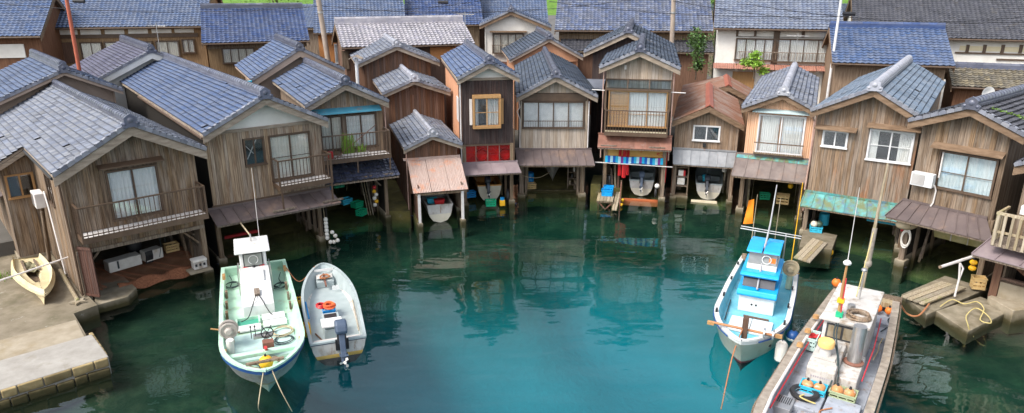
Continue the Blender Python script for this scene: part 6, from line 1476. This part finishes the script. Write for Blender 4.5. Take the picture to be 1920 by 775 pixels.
rope([at(1815, 610, .4), at(1818, 620, .2), at(1825, 632, -.1)], ROPEY, 'short yellow rope end hanging off the smaller pontoon', .02)
rope([at(1686, 566, .9), at(1700, 588, .4), at(1722, 592, .35), at(1742, 570, .4)], ROPEO, 'rusty mooring rope from the work boat stern to the pontoon', .03)
stand = thing('pole_stand', 'bent white pipe stand on the larger pontoon carrying a long pole', 'stand', at(1790, 556, .36))
MB().tube([(0, 0, 0), (.02, 0, .7), (-.05, .02, 1.25)], .035, 8).tube([(.02, 0, .62), (.12, .05, 1.05), (.02, .15, 1.25)], .03, 8).build('pipe', PVC, stand, True)
pl = thing('long_pole', 'long whitish pole lying across the pipe stand above the pontoon', 'pole', at(1790, 556, .36))
a, b = Vector((-.95, -.35, 1.28)), Vector((1.15, .75, 1.32)); MB().tube([a, b], [.05, .06], 8).build('shaft', PVC, pl, True); MB().tube([a, a + (a - b) * .02], .055, 8).build('end_cap', W_POST, pl)
for k, (x, y) in enumerate(((1815, 505), (1815, 514))): float_(at(1815, 540, .36) + Vector((0, 0, 1.0 - .22 * k)), 'upper yellow float hanging beside the sandy crate' if k == 0 else 'lower yellow float hanging beside the sandy crate', YELLOW, .13, .8)
cr = crate(at(1832, 540, .37), math.radians(-20), 'sandy yellow bottle crate standing on the larger pontoon', CRATEY, .42, .36, .42)
# H12 pier bits
crate(at(1529, 434, .36), math.radians(-20), 'cyan basket of floats on the small concrete pier', CYANP, .5, .4, .24, 'basket', 'basket')
for k, (dx, dz, m_, lb) in enumerate(((-.1, .35, CREAM, 'beige float in the cyan basket on the small pier'), (.12, .34, mat('dark green glass', (.05, .09, .06), (.10, .15, .10), .3), 'dark green float in the cyan basket on the small pier'))): float_(at(1529, 434, .36) + Vector((dx, 0, dz)), lb, m_, .15)
float_(at(1554, 478, .0) + Vector((0, 0, .12)), 'yellow float bobbing beside the small concrete pier', YELLOW, .17)
# jetty at the tall house
jt = thing('jetty', 'little plank jetty carrying a blue crate in front of the tallest boathouse', 'jetty', F9 @ Vector((.6, -.9, .0)), math.radians(-11))
for k in range(5): piece('plank', PLANKW, jt, -.55 + k * .17, -.5, .34, -.4 + k * .17, 1.0, .39)
MB().box(-.55, -.48, .26, .3, -.4, .34).box(-.5, -.45, -.9, -.42, -.37, .3).box(.2, -.45, -.9, .28, -.37, .3).build('frame', W_POST, jt)
MB().bar((-.45, -.42, .28), (-.1, -.42, -.1), .05, .05).bar((.25, -.42, .28), (-.1, -.42, -.1), .05, .05).build('brace', M_RUST, jt)
for k in range(2): MB().bar((.42 + .13 * k, 1.0, .42), (.32 + .13 * k, -1.1, .1), .11, .05).build('sloping_plank', PLANKW, jt)
crate(F9 @ Vector((.52, -.45, .4)), math.radians(-11), 'bright blue crate on the plank jetty', SKYB, .55, .42, .3)
crate(F9 @ Vector((.58, -.2, .4)), math.radians(-11), 'bright blue crate standing behind another on the plank jetty', SKYB, .5, .3, .42)
for k, (x, y) in enumerate(((1.32, -.2), (1.28, -1.0))): float_(F9 @ Vector((x, y, .1)), 'yellow float by the inner end of the plank jetty' if k == 0 else 'yellow float by the outer end of the plank jetty', YELLOW, .1)
t = thing('mooring_pole', 'rusty leaning mooring pole in the water beside the plank jetty', 'pole', F9 @ Vector((1.2, -1.3, 0))); MB().tube([(0, 0, -1), (.12, .4, 1.3)], .035, 7).build('shaft', M_RUST, t, True); MB().tube([(.12, .4, 1.3), (.123, .41, 1.36)], .045, 7).build('cap', W_POST, t)
float_(F9 @ Vector((3.05, -.15, .95)), 'white float hanging on the right post of the tallest boathouse', WHITEF, .13); t = thing('tyre', 'black tyre fender by the right post of the tallest boathouse', 'tyre', F9 @ Vector((3.0, .1, .55)), math.radians(80)); MB().lathe((0, 0, 0), [(.2, -.06), (.27, -.05), (.29, 0), (.27, .05), (.2, .06), (.17, 0), (.2, -.06)], 18, 'y').build('tread', M_BLACK, t, True)
# props under the dark house and the pink porch
crate(F7 @ Vector((-1.15, -.25, .12)), math.radians(10), 'green crate floating in front of the cream skiff', GREENP, .52, .36, .3)
t = thing('fuel_box', 'orange box with blue lid in front of the cream skiff', 'box', F7 @ Vector((-.55, -.25, .1)), math.radians(10)); MB().box(-.13, -.12, 0, .13, .12, .3).build('body', YELLOW, t, bevel=.02); MB().tube([(0, 0, .3), (0, 0, .42)], .11, 10).build('lid', BLUEP, t, True)
t = thing('tyre', 'black tyre fender on the right post of the dark brown boathouse', 'tyre', F7 @ Vector((-.2, .2, .5)), math.radians(95)); MB().lathe((0, 0, 0), [(.22, -.07), (.3, -.06), (.32, 0), (.3, .06), (.22, .07), (.18, 0), (.22, -.07)], 18, 'y').build('tread', M_BLACK, t, True)
for dx, m_, lb in ((-.2, CYANP, 'cyan tub inside the white skiff under the pink porch'), (.1, REDP, 'red tub inside the white skiff under the pink porch')):
    t = thing('tub', lb, 'tub', F4 @ Vector((1.25 + dx, -.5 - dx, .75)), math.radians(16)); MB().prism([(-.2, 0), (.2, 0), (.24, .22), (-.24, .22)], -.15, .15).build('body', m_, t); MB().box(-.26, -.17, .21, .26, .17, .24).build('rim', m_, t)
# centre boathouse
float_(F8 @ Vector((1.55, 1.6, 1.75)), 'blue float beside the hanging white bow', BLUEP, .16); float_(F8 @ Vector((2.6, 1.2, 1.7)), 'orange float beside the hanging white bow', ORANGE, .16)
sh_ = thing('shelf_rack', 'grey rack of gear standing right of the hanging white bow', 'rack', F8 @ Vector((2.9, 1.6, .15)))
for k in range(4): MB().box(-.3, -.25, .2 + k * .36, .32, .25, .24 + k * .36).build('shelf', W_POST, sh_)
for sx in (-.3, .3): MB().box(sx - .03, -.26, 0, sx + .03, -.2, 1.5).build('post', W_POST, sh_)
for k in range(5): MB().box(-.22 + .11 * k, -.2, .25 + .36 * (k % 3), -.13 + .11 * k, .1, .45 + .36 * (k % 3)).build('gear', (CONCL, M_BLACK, WHITEF)[k % 3], sh_)
rope([F8 @ Vector((.1, -.1, 1.3)), F8 @ Vector((.9, .2, 1.1)), F8 @ Vector((1.6, .8, 1.25))], ROPE, 'rope slung from the left post towards the hanging bow', .014)
# red roofed house: shelf and bucket
sh_ = thing('shelf_rack', 'open rack with a white bottle and red box under the red roofed house', 'rack', F10 @ Vector((.35, .25, .1)), math.radians(-15))
for k in range(4): MB().box(-.3, -.2, .15 + k * .5, .35, .2, .2 + k * .5).build('shelf', W_POST, sh_)
for sx in (-.3, .35): MB().box(sx - .03, -.22, -.3, sx + .03, -.16, 2.2).build('post', W_POST, sh_)
MB().box(-.2, -.15, .72, .2, .1, 1.1).build('white_tank', WHITEF, sh_, bevel=.05); MB().box(-.15, -.15, 1.22, .1, .1, 1.5).build('white_box', WHITEF, sh_); MB().box(.1, -.15, 1.22, .2, .1, 1.5).build('red_box', REDP, sh_); MB().box(-.35, -.3, -.5, .4, .2, .15).build('plinth', CONCL, sh_)
t = thing('bucket', 'blue bucket inside the white skiff below the red roofed house', 'bucket', F10 @ Vector((1.6, 1.6, .72))); MB().lathe((0, 0, 0), [(0, 0), (.14, 0), (.18, .3), (.17, .3), (.13, .02), (0, .02)], 14).build('body', CYANP, t, True); MB().lathe((0, 0, 0), [(.185, .28), (.195, .3), (.18, .31)], 14).build('rim', CYANP, t)
t = thing('floating_log', 'pale floating timber in front of the white skiff below the red roofed house', 'timber', F10 @ Vector((1.6, -.05, .05)), math.radians(-15)); MB().bar((-.65, 0, 0), (.65, 0, 0), .14, .1).build('beam', mat('bleached timber', (.62, .52, .34), (.74, .66, .5), .8), t); MB().box(-.67, -.06, -.04, -.64, .06, .04).build('end_plate', W_POST, t)
# middle left slip: baskets and floats
for k, (x, y, z, m_, lb) in enumerate(((-2.6, 1.6, 1.45, BLUEP, 'blue basket hanging high in the slip under the black skirt tiles'), (-2.0, 1.6, 1.5, GREENP, 'green basket hanging high in the slip under the black skirt tiles'), (-1.75, 1.3, .7, CYANP, 'cyan basket low in the slip under the black skirt tiles'), (-1.3, 1.0, .55, GREENP, 'upper green basket in the slip under the black skirt tiles'), (-1.2, .6, .25, GREENP, 'lower green basket at the waterline under the black skirt tiles'))):
    crate(F3 @ Vector((x, y, z)), math.radians(20 + 12 * k), lb, m_, .5, .36, .26, 'basket', 'basket')
for k in range(5): float_(F3 @ Vector((-.62 + .09 * (k % 2), .25, 1.45 - k * .17)), ('topmost', 'second', 'third', 'fourth', 'lowest')[k] + ' pale float from the top in the bunch hanging beside the basket slip', WHITEF if k % 3 else YELLOW, .1, group='bunch of floats by the basket slip')
float_(F3 @ Vector((-.6, .25, 1.65)), 'red float on top of the hanging bunch of pale floats', REDP, .1)
for k in range(3):
    t = thing('leaning_pole', ('left', 'middle', 'right')[k] + ' one of three thin poles leaning in the slip with baskets', 'pole', F3 @ Vector((-.9 + k * .12, .5, .2)), 0, 'thin poles leaning in the basket slip'); MB().tube([(0, 0, 0), (-.3, .1, 2.0)], .02, 6).build('shaft', PLANKW, t); MB().tube([(-.3, .1, 2.0), (-.302, .1, 2.05)], .026, 6).build('tip', W_POST, t)
st = thing('float_string', 'string of white cylinder floats hanging to the water by the grey boathouse', 'floats', F2 @ Vector((4.55, -.3, 0)))
pts = [(0, 0, 1.15 - .17 * k) for k in range(6)] + [(.14, -.03, .12), (.3, -.05, .13), (.46, -.05, .2), (.36, 0, .4), (.24, 0, .56)]
for k, p in enumerate(pts): MB().ball((0, 0, 0), .095, 1, 1, 1.15 if k < 6 else .95, 10, 7).build('float', WHITEF, st, True).location = p
rope([(p[0], p[1], p[2]) for p in pts], ROPE, None, .012, 'line', parent=st)
rope([F2 @ Vector((4.5, -.2, 2.1)), F2 @ Vector((4.52, -.25, 1.4)), F2 @ Vector((4.5, -.3, .4))], ROPE, 'thin line hanging down the grey boathouse corner post', .012)
for k in range(2):
    t = thing('red_float_bar', 'red bar lying deep in the slip behind the mint green boat' if k else 'red bar lying near the mouth of the slip behind the mint green boat', 'bar', F2 @ Vector((1.6 + k * .8, 2.0 + 1.5 * k, .4 + .35 * k)), math.radians(37)); MB().box(-.75, -.06, 0, .75, .06, .12).build('bar', REDP, t); MB().box(-.78, -.05, .01, -.75, .05, .11).build('end', M_BLACK, t)
# right boathouse: rope coil, bundle
o = coil((0, 0, 0), .22, 6, WHITEF, 'white rope coil hanging on the post under the brown seamed roof', th=.02); o.rotation_euler = (math.radians(90), 0, math.radians(-40)); o.scale = (.7, 1.5, 1); o.location = F13 @ Vector((.1, -.15, 1.35))
t = thing('sack_bundle', 'round tan bundle tied under the eave corner of the right boathouse', 'bundle', F13 @ Vector((.1, -.3, 1.95))); MB().ball((0, 0, 0), .3, 1.5, .8, .75, 14, 10).build('body', mat('tan canvas', (.42, .33, .20), (.54, .45, .31), .9), t, True); MB().tube([(.0, -.26, .0), (0, 0, .24)], .012, 5).build('tie', ROPED, t)
t = thing('red_cloth', 'small red cloth hooked above the white rope coil', 'cloth', F13 @ Vector((.0, -.2, 1.6))); MB().grid(5, 4, lambda a, b: (-.14 + .28 * a, -.03 * math.sin(a * 7), .14 * b + .03 * math.sin(a * 5))).build('cloth', REDP, t, True); MB().tube([(0, 0, .14), (0, 0, .2)], .012, 5).build('hook', M_STEEL, t)

def barrel(loc, lab, m, r_=.22, h=.6):
    t_ = thing('drum', lab, 'drum', loc); MB().lathe((0, 0, 0), [(0, 0), (r_, 0), (r_, h * .33), (r_ * 1.05, h * .35), (r_, h * .37), (r_, h * .66), (r_ * 1.05, h * .68), (r_, h * .7), (r_, h), (0, h)], 14).build('body', m, t_, True); MB().lathe((0, 0, h), [(r_ * .96, 0), (r_ * .96, .03), (r_ * .85, .03)], 14).build('rim', m, t_, True)
barrel(F8 @ Vector((.55, 2.2, .22)), 'blue drum at the left wall of the pale centre boathouse', BLUEP)
barrel(F9 @ Vector((.55, 1.0, .55)), 'grey drum on the inner ledge of the tallest boathouse', M_STEEL, .2, .5)
crate(F8 @ Vector((.6, 1.5, .14)), .2, 'weathered tan crate on the mossy ramp of the pale centre boathouse', CRATEY, .5, .36, .28)
crate(F7 @ Vector((-2.0, 1.2, .2)), .3, 'blue crate deep in the slip of the dark brown boathouse', BLUEP, .5, .36, .3)
crate(F11 @ Vector((1.9, 1.6, .35)), -.4, 'brown wooden crate under the grey skirt roof of the peach boathouse', CRATEY, .6, .45, .45)
crate(F11 @ Vector((1.0, 2.2, .3)), -.2, 'green crate in the dark slip of the peach boathouse', GREENP, .5, .36, .3)
barrel(F12 @ Vector((.6, 1.4, .3)), 'cyan drum behind the basket under the turquoise skirt roof', CYANP, .22, .5)
float_(F7 @ Vector((-.45, .9, 1.5)), 'orange float hung at the right wall of the dark brown boathouse', ORANGE, .13)
float_(F11 @ Vector((2.2, .8, 1.5)), 'yellow float hung in the slip of the peach boathouse', YELLOW, .13)
float_(F10 @ Vector((2.5, .8, 1.6)), 'white float hung in the slip under the red roofed house', WHITEF, .13)
for k in range(3):
    t = thing('leaning_board', ('short brown', 'long pale', 'reddish')[k] + ' board leaning on the inner ledge of the tallest boathouse', 'board', F9 @ Vector((.75 + .14 * k, .5, .5)), math.radians(-11)); MB().bar((0, 0, 0), (-.15 + .06 * k, .35, 1.0 + .2 * k), .1, .03).build('board', (W_BROWN, PLANKW, W_RUSSET)[k], t); MB().box(-.06, -.03, 0, .06, .03, .02).build('foot', W_POST, t)
def aerial(loc, lab):
    t_ = thing('tv_aerial', lab, 'aerial', loc, random.uniform(-.6, .6)); MB().tube([(0, 0, 0), (0, 0, 2.0)], .022, 6).build('mast', M_STEEL, t_, True)
    mb = MB().tube([(-.6, 0, 1.85), (.6, 0, 1.85)], .014, 5)
    for q in range(8): mb.tube([(-.55 + q * .155, -.32 + q * .02, 1.87), (-.55 + q * .155, .32 - q * .02, 1.87)], .008, 4)
    mb.build('elements', M_STEEL, t_)
aerial(F7 @ Vector((-1.3, 8.6, 7.3)), 'thin aerial on the ridge behind the dark brown boathouse')
aerial(F2 @ Vector((2.3, 17.3, 6.7)), 'thin aerial on the ridge end of the white gable boathouse')
aerial(F11 @ Vector((1.4, 10.6, 6.1)), 'thin aerial on the ridge end of the peach boathouse')
# ================================================================== THE QUAY AND FIRST SLIP
k0, k1 = at(52, 497, .6), at(86, 566, .6); kd = k1 - k0
ky = thing('small_boat', 'cream open boat with dark net inside lying on the quay beside the broad house', 'boat', (k0.x, k0.y, .82), math.atan2(kd.y, kd.x))
ky.rotation_euler = (math.radians(-8), 0, math.atan2(kd.y, kd.x))
hull(ky, kd.length * 1.02, 1.3, .0, .06, -.22, tm=.3, p=1.9, q=.8, stern=.7, rake=.2, gw=.4, topm=KAYAK, strake=KAYAK, bottom=KAYAK, gunm=KAYAK, innerm=KAYAK, deckm=W_BROWN, ns=14, band=.05)
for y in (-.2, .2): MB().bar((.3, y, .06), (1.6, y * 1.05, .08), .06, .05).build('wood_slat', W_BROWN, ky)
MB().grid(14, 14, lambda a, b: (.2 + 1.3 * a, -.26 + .52 * b, .0 + .08 * math.sin(a * 11 + b * 4) * math.sin(b * 9))).build('folded_net', mat('dull green net', (.10, .10, .05), (.30, .27, .17), .9, (16, 16, 16)), ky, True)
t = thing('white_pole', 'long white pole with a red tip resting over the quay at left', 'pole', (0, 0, 0))
a, b = at(-40, 540, 1.3), at(138, 479, 1.5); t.location = a; MB().tube([(0, 0, 0), b - a], [.035, .03], 8).build('shaft', PVC, t, True); MB().tube([(b - a) * .985, b - a], .034, 8).build('red_tip', REDP, t)
t = thing('trestle', 'driftwood post holding up the long white pole', 'post', at(132, 520, .44)); MB().tube([(0, 0, 0), (-.02, .02, 1.08)], .03, 6).build('post', W_POST, t); MB().box(-.1, -.1, 0, .1, .1, .05).build('foot', W_POST, t)
t = thing('wooden_paddle_anchor', 'thick wooden pole with a star shaped foot lying on the quay corner', 'pole', at(147, 567, .46)); d_ = at(113, 510, .5) - at(147, 567, .46); MB().tube([(0, 0, .06), d_ + Vector((0, 0, .06))], [.06, .08], 8).build('shaft', PLANKW, t, True)
MB().prism([(.28 * (1 if k % 2 == 0 else .5) * math.cos(k * math.pi / 5), .28 * (1 if k % 2 == 0 else .5) * math.sin(k * math.pi / 5)) for k in range(10)], 0, .07, 'z').build('foot', CONCL, t)
ac = thing('air_conditioner', 'off white outdoor unit on the side wall above the cream boat on the quay', 'air conditioner', F1 @ Vector((-.42, 3.3, 2.95)), math.radians(42 - 90))
MB().box(-.8, 0, 0, 0, .32, .56).build('casing', PVC, ac, bevel=.02); MB().box(-.72, -.01, .05, -.28, -.002, .5).build('grille', M_STEEL, ac)
pipe(None, [F1 @ Vector((-.1, 3.2, 3.6)), F1 @ Vector((-.12, 2.7, 3.1)), F1 @ Vector((-.1, 2.2, .6))], PVC, .03, 'drain_pipe'); tag(bpy.data.objects['drain_pipe'], 'white drain pipe running down the side wall by the cream boat on the quay', 'pipe')
for k in range(5):
    t = thing('timber_pole', ('nearest', 'second nearest', 'middle', 'second farthest', 'farthest')[k] + ' of five timber poles leaning behind the cream boat', 'pole', F1 @ Vector((-.42 + .04 * k, 3.4 + .22 * k, .45)), 0, 'timber poles behind the cream boat on the quay'); hh = random.uniform(1.9, 2.7); MB().tube([(0, 0, 0), (.1, .1, hh)], .05, 7).build('shaft', W_POST, t); MB().tube([(.1, .1, hh), (.102, .102, hh + .03)], .056, 7).build('cap', W_BROWN, t)
# red net heap in the first slip
def netfn(a, b):
    x = .35 + 3.75 * a; y = .35 + 2.4 * b
    z = .16 + .42 * b + .12 * math.sin(a * 9) * (.3 + b) * .5 + .05 * math.sin(a * 17 + b * 8) + .03 * math.sin(a * 41 + b * 23) + .75 * max(0, abs(a - .5) - .3) * (1.2 - b)
    return F1 @ Vector((x, y + .1 * math.sin(a * 13), max(.06, z)))
o = MB().grid(74, 44, netfn).build('fishing_net', NETS, None); md_ = o.modifiers.new('strands', 'WIREFRAME'); md_.thickness = .011; tag(o, 'rust red fishing net spread across the mouth of the first slip', 'net')
o = MB().grid(30, 12, lambda a, b: F1 @ Vector((1.2 + 2.7 * a, .2 + .5 * b + .04 * math.sin(a * 20), .12 + .28 * math.sin(b * math.pi) + .06 * math.sin(a * 14 + b * 5)))).build('fishing_net', mat('piled red net', (.13, .045, .02), (.34, .14, .07), .9, (22, 22, 22), bump=.03), None, True); tag(o, 'bunched roll of red net at the water edge of the first slip', 'net')
t = thing('foam_box', 'long dented white foam box on the net in the first slip', 'box', F1 @ Vector((1.75, 1.75, .5)), math.radians(50)); MB().box(-.6, -.25, 0, .6, .25, .42).build('body', WHITEF, t, bevel=.03); MB().box(-.3, -.27, .1, -.24, -.251, .4).build('strap', ROPED, t)
t = thing('foam_box', 'smaller white foam box beside the long one in the first slip', 'box', F1 @ Vector((2.8, 1.8, .55)), math.radians(55)); MB().box(-.35, -.22, 0, .35, .22, .42).build('body', WHITEF, t, bevel=.03); MB().grid(6, 6, lambda a, b: (-.38 + .3 * a, -.24 - .03 * math.sin(b * 5), .45 - .5 * b)).build('dark_cloth', M_BLACK, t)
crate(F1 @ Vector((3.6, 2.0, .62)), math.radians(42), 'yellow crate at the right end of the net in the first slip', CRATEY, .5, .36, .3)
t = thing('cable_drum', 'dark outboard engine wrapped in black stored behind the foam boxes', 'engine', F1 @ Vector((2.35, 2.4, .72)), math.radians(42)); MB().ball((0, 0, .35), .3, 1, .8, 1.1).build('cover', M_BLACK, t, True); MB().box(-.1, -.1, -.2, .1, .1, .2).build('leg', M_BLACK, t)
t = thing('foam_box', 'ribbed white foam box on the footing beside the balcony house corner', 'box', F1 @ Vector((3.95, -.1, .45)), math.radians(42)); MB().box(-.24, -.18, 0, .24, .18, .3).build('body', WHITED, t, bevel=.015); MB().box(-.26, -.2, .3, .26, .2, .38).build('lid', WHITEF, t, bevel=.015)
for k in range(3): MB().box(-.2 + .15 * k, -.19, .12, -.12 + .15 * k, -.181, .22).build('slot', M_BLACK, t)
MB().box(3.5, -.45, .36, 4.3, .1, .42).build('footing_slab', CONCL, H1.root)
for k in range(3): MB().bar((4.15, .5 + .1 * k, 1.1 + .22 * k), (4.15, 4.0, 1.5 + .2 * k), .06, .06).build('stored_timber', W_POST, H1.root)
# planter on the balcony of the blue strip house
pt = thing('planter', 'long white planter with grassy plants on the blue strip house balcony', 'planter', F3 @ Vector((-1.6, -.55, 3.47)), math.radians(27))
MB().box(-.6, -.14, 0, .6, .14, .16).build('trough', PVC, pt); MB().box(-.57, -.11, .16, .57, .11, .165).build('soil', BARK, pt)
gm = MB()
for k in range(150):
    x = random.gauss(-.25, .14) if k < 110 else random.gauss(.3, .1); h_ = random.uniform(.3, .95) if k < 110 else random.uniform(.15, .4); y = random.gauss(0, .05); dx, dy = random.gauss(0, .08), random.gauss(0, .06)
    gm.quad((x - .012, y, .16), (x + .012, y, .16), (x + dx + .006, y + dy, .16 + h_), (x + dx - .006, y + dy, .16 + h_))
gm.build('foliage', LEAFB, pt)
t = thing('red_can', 'small red can on the balcony beside the grey boathouse', 'can', F3 @ Vector((-2.75, -.6, 3.47)), math.radians(27)); MB().box(-.14, -.1, 0, .14, .1, .34).build('body', REDP, t, bevel=.02); MB().tube([(-.06, 0, .34), (-.06, 0, .4)], .03, 7).build('spout', M_BLACK, t)

# ================================================================== POLES, WIRES, PLANTS
def ray_at(x, y, Y):
    r_ = ray(x, y); t_ = Y / r_.y; return Vector((r_.x * t_, Y, CH + r_.z * t_))
def pole(name, lab, x0, y0, x1, y1, Y, r_, m, ins=True):
    a, b = ray_at(x0, y0, Y), ray_at(x1, y1, Y); d_ = (b - a).normalized(); base = b + d_ * ((1.0 - b.z) / d_.z); top = a - d_ * 2.5
    t_ = thing(name, lab, 'pole', base); MB().tube([(0, 0, 0), top - base], [r_, r_ * .8], 12).build('shaft', m, t_, True)
    if ins:
        for zf in (.12, .3): MB().tube([(top - base) * (1 - zf), (top - base) * (1 - zf) + Vector((0, 0, .12))], r_ * 1.08, 12).build('band', M_STEEL, t_, True)
    else: MB().tube([(0, 0, 0), (0, 0, .15)], r_ * 1.4, 12).build('base', m, t_, True)
    return top
tp1 = pole('utility_pole', 'tan concrete utility pole in front of the orange plaster house', 597, 0, 615, 112, 50, .21, POLEC)
tp2 = pole('utility_pole', 'tan concrete utility pole in front of the wide indigo roof', 1263, 0, 1260, 72, 49, .18, POLEC)
pole('red_pole', 'rusty red steel pole in front of the long lavender roofed house', 125, 0, 147, 122, 42, .12, REDPOLE, False)
pole('white_pipe_pole', 'slim white pipe pole beside the periwinkle roof', 1577, 0, 1557, 140, 44, .09, M_ALU, False)
tp3 = ray_at(860, -40, 56)
def wire(p, q, sag, lab, r_=.018):
    o_ = MB().tube([lerp(Vector(p), Vector(q), k / 14) - Vector((0, 0, sag * 4 * (k / 14) * (1 - k / 14))) for k in range(15)], r_, 5).build('overhead_wire', WIRE, None, True); tag(o_, lab, 'wire')
wire(ray_at(-30, 4, 47), ray_at(597, 12, 49.7), .5, 'overhead cable crossing the upper left roofs to the utility pole')
wire(ray_at(603, 11, 49.7), ray_at(1262, -12, 48.8), .8, 'overhead cable between the two utility poles')
wire(ray_at(603, 20, 49.7), ray_at(905, 1, 60), .3, 'lower cable running from the left utility pole towards the cream house')
wire(ray_at(1030, 3, 48), ray_at(1600, 30, 43), .4, 'overhead cable crossing the wide indigo roof and white house')
wire(ray_at(1262, 2, 48.8), ray_at(1960, 28, 47), .9, 'upper cable running right from the utility pole past the white house')
wire(ray_at(1400, 8, 46), ray_at(1960, 40, 46), .5, 'lower cable crossing the charcoal roof at top right')
for x, y, Y, lb in ((148, 2, 46.8, 'black cable joint box on the wire at top left'), (831, 4, 52, 'dark cable joint box hanging on the wire at top middle'), (1592, 26, 43.5, 'black cable joint box beside the white house roof')):
    t = thing('cable_box', lb, 'cable box', ray_at(x, y, Y)); MB().tube([(-.35, 0, 0), (.35, 0, -.02)], .12, 8).build('sleeve', WIRE, t, True); MB().tube([(-.4, 0, 0), (-.35, 0, 0)], .06, 8).build('end', WIRE, t, True)
t = thing('satellite_dish', 'white satellite dish on the brown roof at right', 'dish', ray_at(1850, 178, 33)); MB().tube([(0, 0, -.9), (0, 0, 0)], .03, 7).build('mast', M_STEEL, t); MB().lathe((-.05, -.08, .1), [(0, .0), (.18, -.02), (.3, -.09), (.31, -.09), (.19, -.0), (0, .02)], 18, 'y').build('reflector', WHITEP, t, True); MB().tube([(0, -.1, -.1), (0, -.4, .05)], .015, 5).build('feed_arm', M_STEEL, t)
t = thing('vent_pipe', 'pale vent pipe with a blue cap on the roof behind the grey boathouse', 'pipe', F3 @ Vector((-4.9, 7.0, 5.0))); MB().tube([(.5, -.6, -.3), (.1, -.1, .2), (0, 0, .4), (0, 0, 1.0)], .09, 8).build('pipe', PVC, t, True); MB().tube([(0, 0, 1.0), (0, 0, 1.14)], .12, 10).build('cap', CYANP, t, True)
def shrub(name, lab, base, h, r_, m, n=900, trunk=.05, lean=0, low=.15):
    t_ = thing(name, lab, 'shrub' if h < 4 else 'tree', base)
    tr_ = MB().tube([(0, 0, 0), (lean * .3, .05, h * .4), (lean, 0, h * .85)], [trunk, trunk * .8, trunk * .3], 7)
    for k in range(6):
        a_ = random.uniform(0, 6.28); zz_ = h * random.uniform(.3, .75); tr_.tube([(lean * .5, 0, zz_), (r_ * .7 * math.cos(a_), r_ * .7 * math.sin(a_), zz_ + h * .18)], [trunk * .5, trunk * .15], 5)
    tr_.build('trunk', BARK, t_, True)
    cl = [(random.gauss(0, r_ * .42), random.gauss(0, r_ * .42), h * random.uniform(low, 1)) for _ in range(max(7, int(h * 5)))]
    mb = MB()
    for k in range(n):
        c = random.choice(cl); sp = r_ * .34
        p = Vector((c[0] + random.gauss(0, sp), c[1] + random.gauss(0, sp), c[2] + random.gauss(0, sp * .8)))
        s = random.uniform(.06, .13); u = Vector((random.gauss(0, 1), random.gauss(0, 1), random.gauss(0, .5))).normalized(); v_ = u.cross(Vector((random.gauss(0, 1), random.gauss(0, 1), random.gauss(0, 1)))).normalized()
        mb.quad(p - u * s, p + v_ * s * .5, p + u * s, p - v_ * s * .5)
    mb.build('crown', m, t_)
shrub('shrub', 'tall narrow leafy shrub behind the red metal roof', ray_at(1304, 150, 47) * 1, 3.3, .55, LEAF, 1400)
shrub('shrub', 'round bright green shrub beside the orange door', ray_at(1413, 148, 45), 1.5, .5, LEAFB, 900)
shrub('garden_tree', 'bright green tree showing above the deep blue roof', Vector((-26, 80, 1)), 12.5, 3.2, LEAFB, 5000, .18)
shrub('garden_tree', 'dark green tree between the indigo roof and the white house', Vector((19.5, 68, 1)), 11.5, 1.8, LEAF, 4000, .15)
# vine trailing over the right hand roof
vn = MB()
for k in range(160):
    a_ = random.random(); p = Vector((1.9 + .9 * a_ + random.gauss(0, .05), .2 + 1.0 * a_ + random.gauss(0, .08), 0)); p.z = H13.top(p.x) + .09; s = random.uniform(.03, .07); u = Vector((random.gauss(0, 1), random.gauss(0, 1), .2)).normalized(); v_ = u.cross(Vector((0, 0, 1))).normalized(); vn.quad(p - u * s, p + v_ * s * .5, p + u * s, p - v_ * s * .5)
vn.build('vine', LEAFB, H13.root)
# small weeds on the quay
wd = MB()
for k in range(90):
    p = Vector((-2.0 + random.gauss(0, .25), 3.9 + random.gauss(0, .3), .45)); d_ = Vector((random.gauss(0, .06), random.gauss(0, .06), random.uniform(.08, .22))); wd.quad(p + Vector((-.012, 0, 0)), p + Vector((.012, 0, 0)), p + d_)
o = wd.build('weeds', LEAFB, None); o.matrix_world = F1; o['kind'] = 'stuff'; o['label'] = 'small green weeds growing on the quay paving at left'
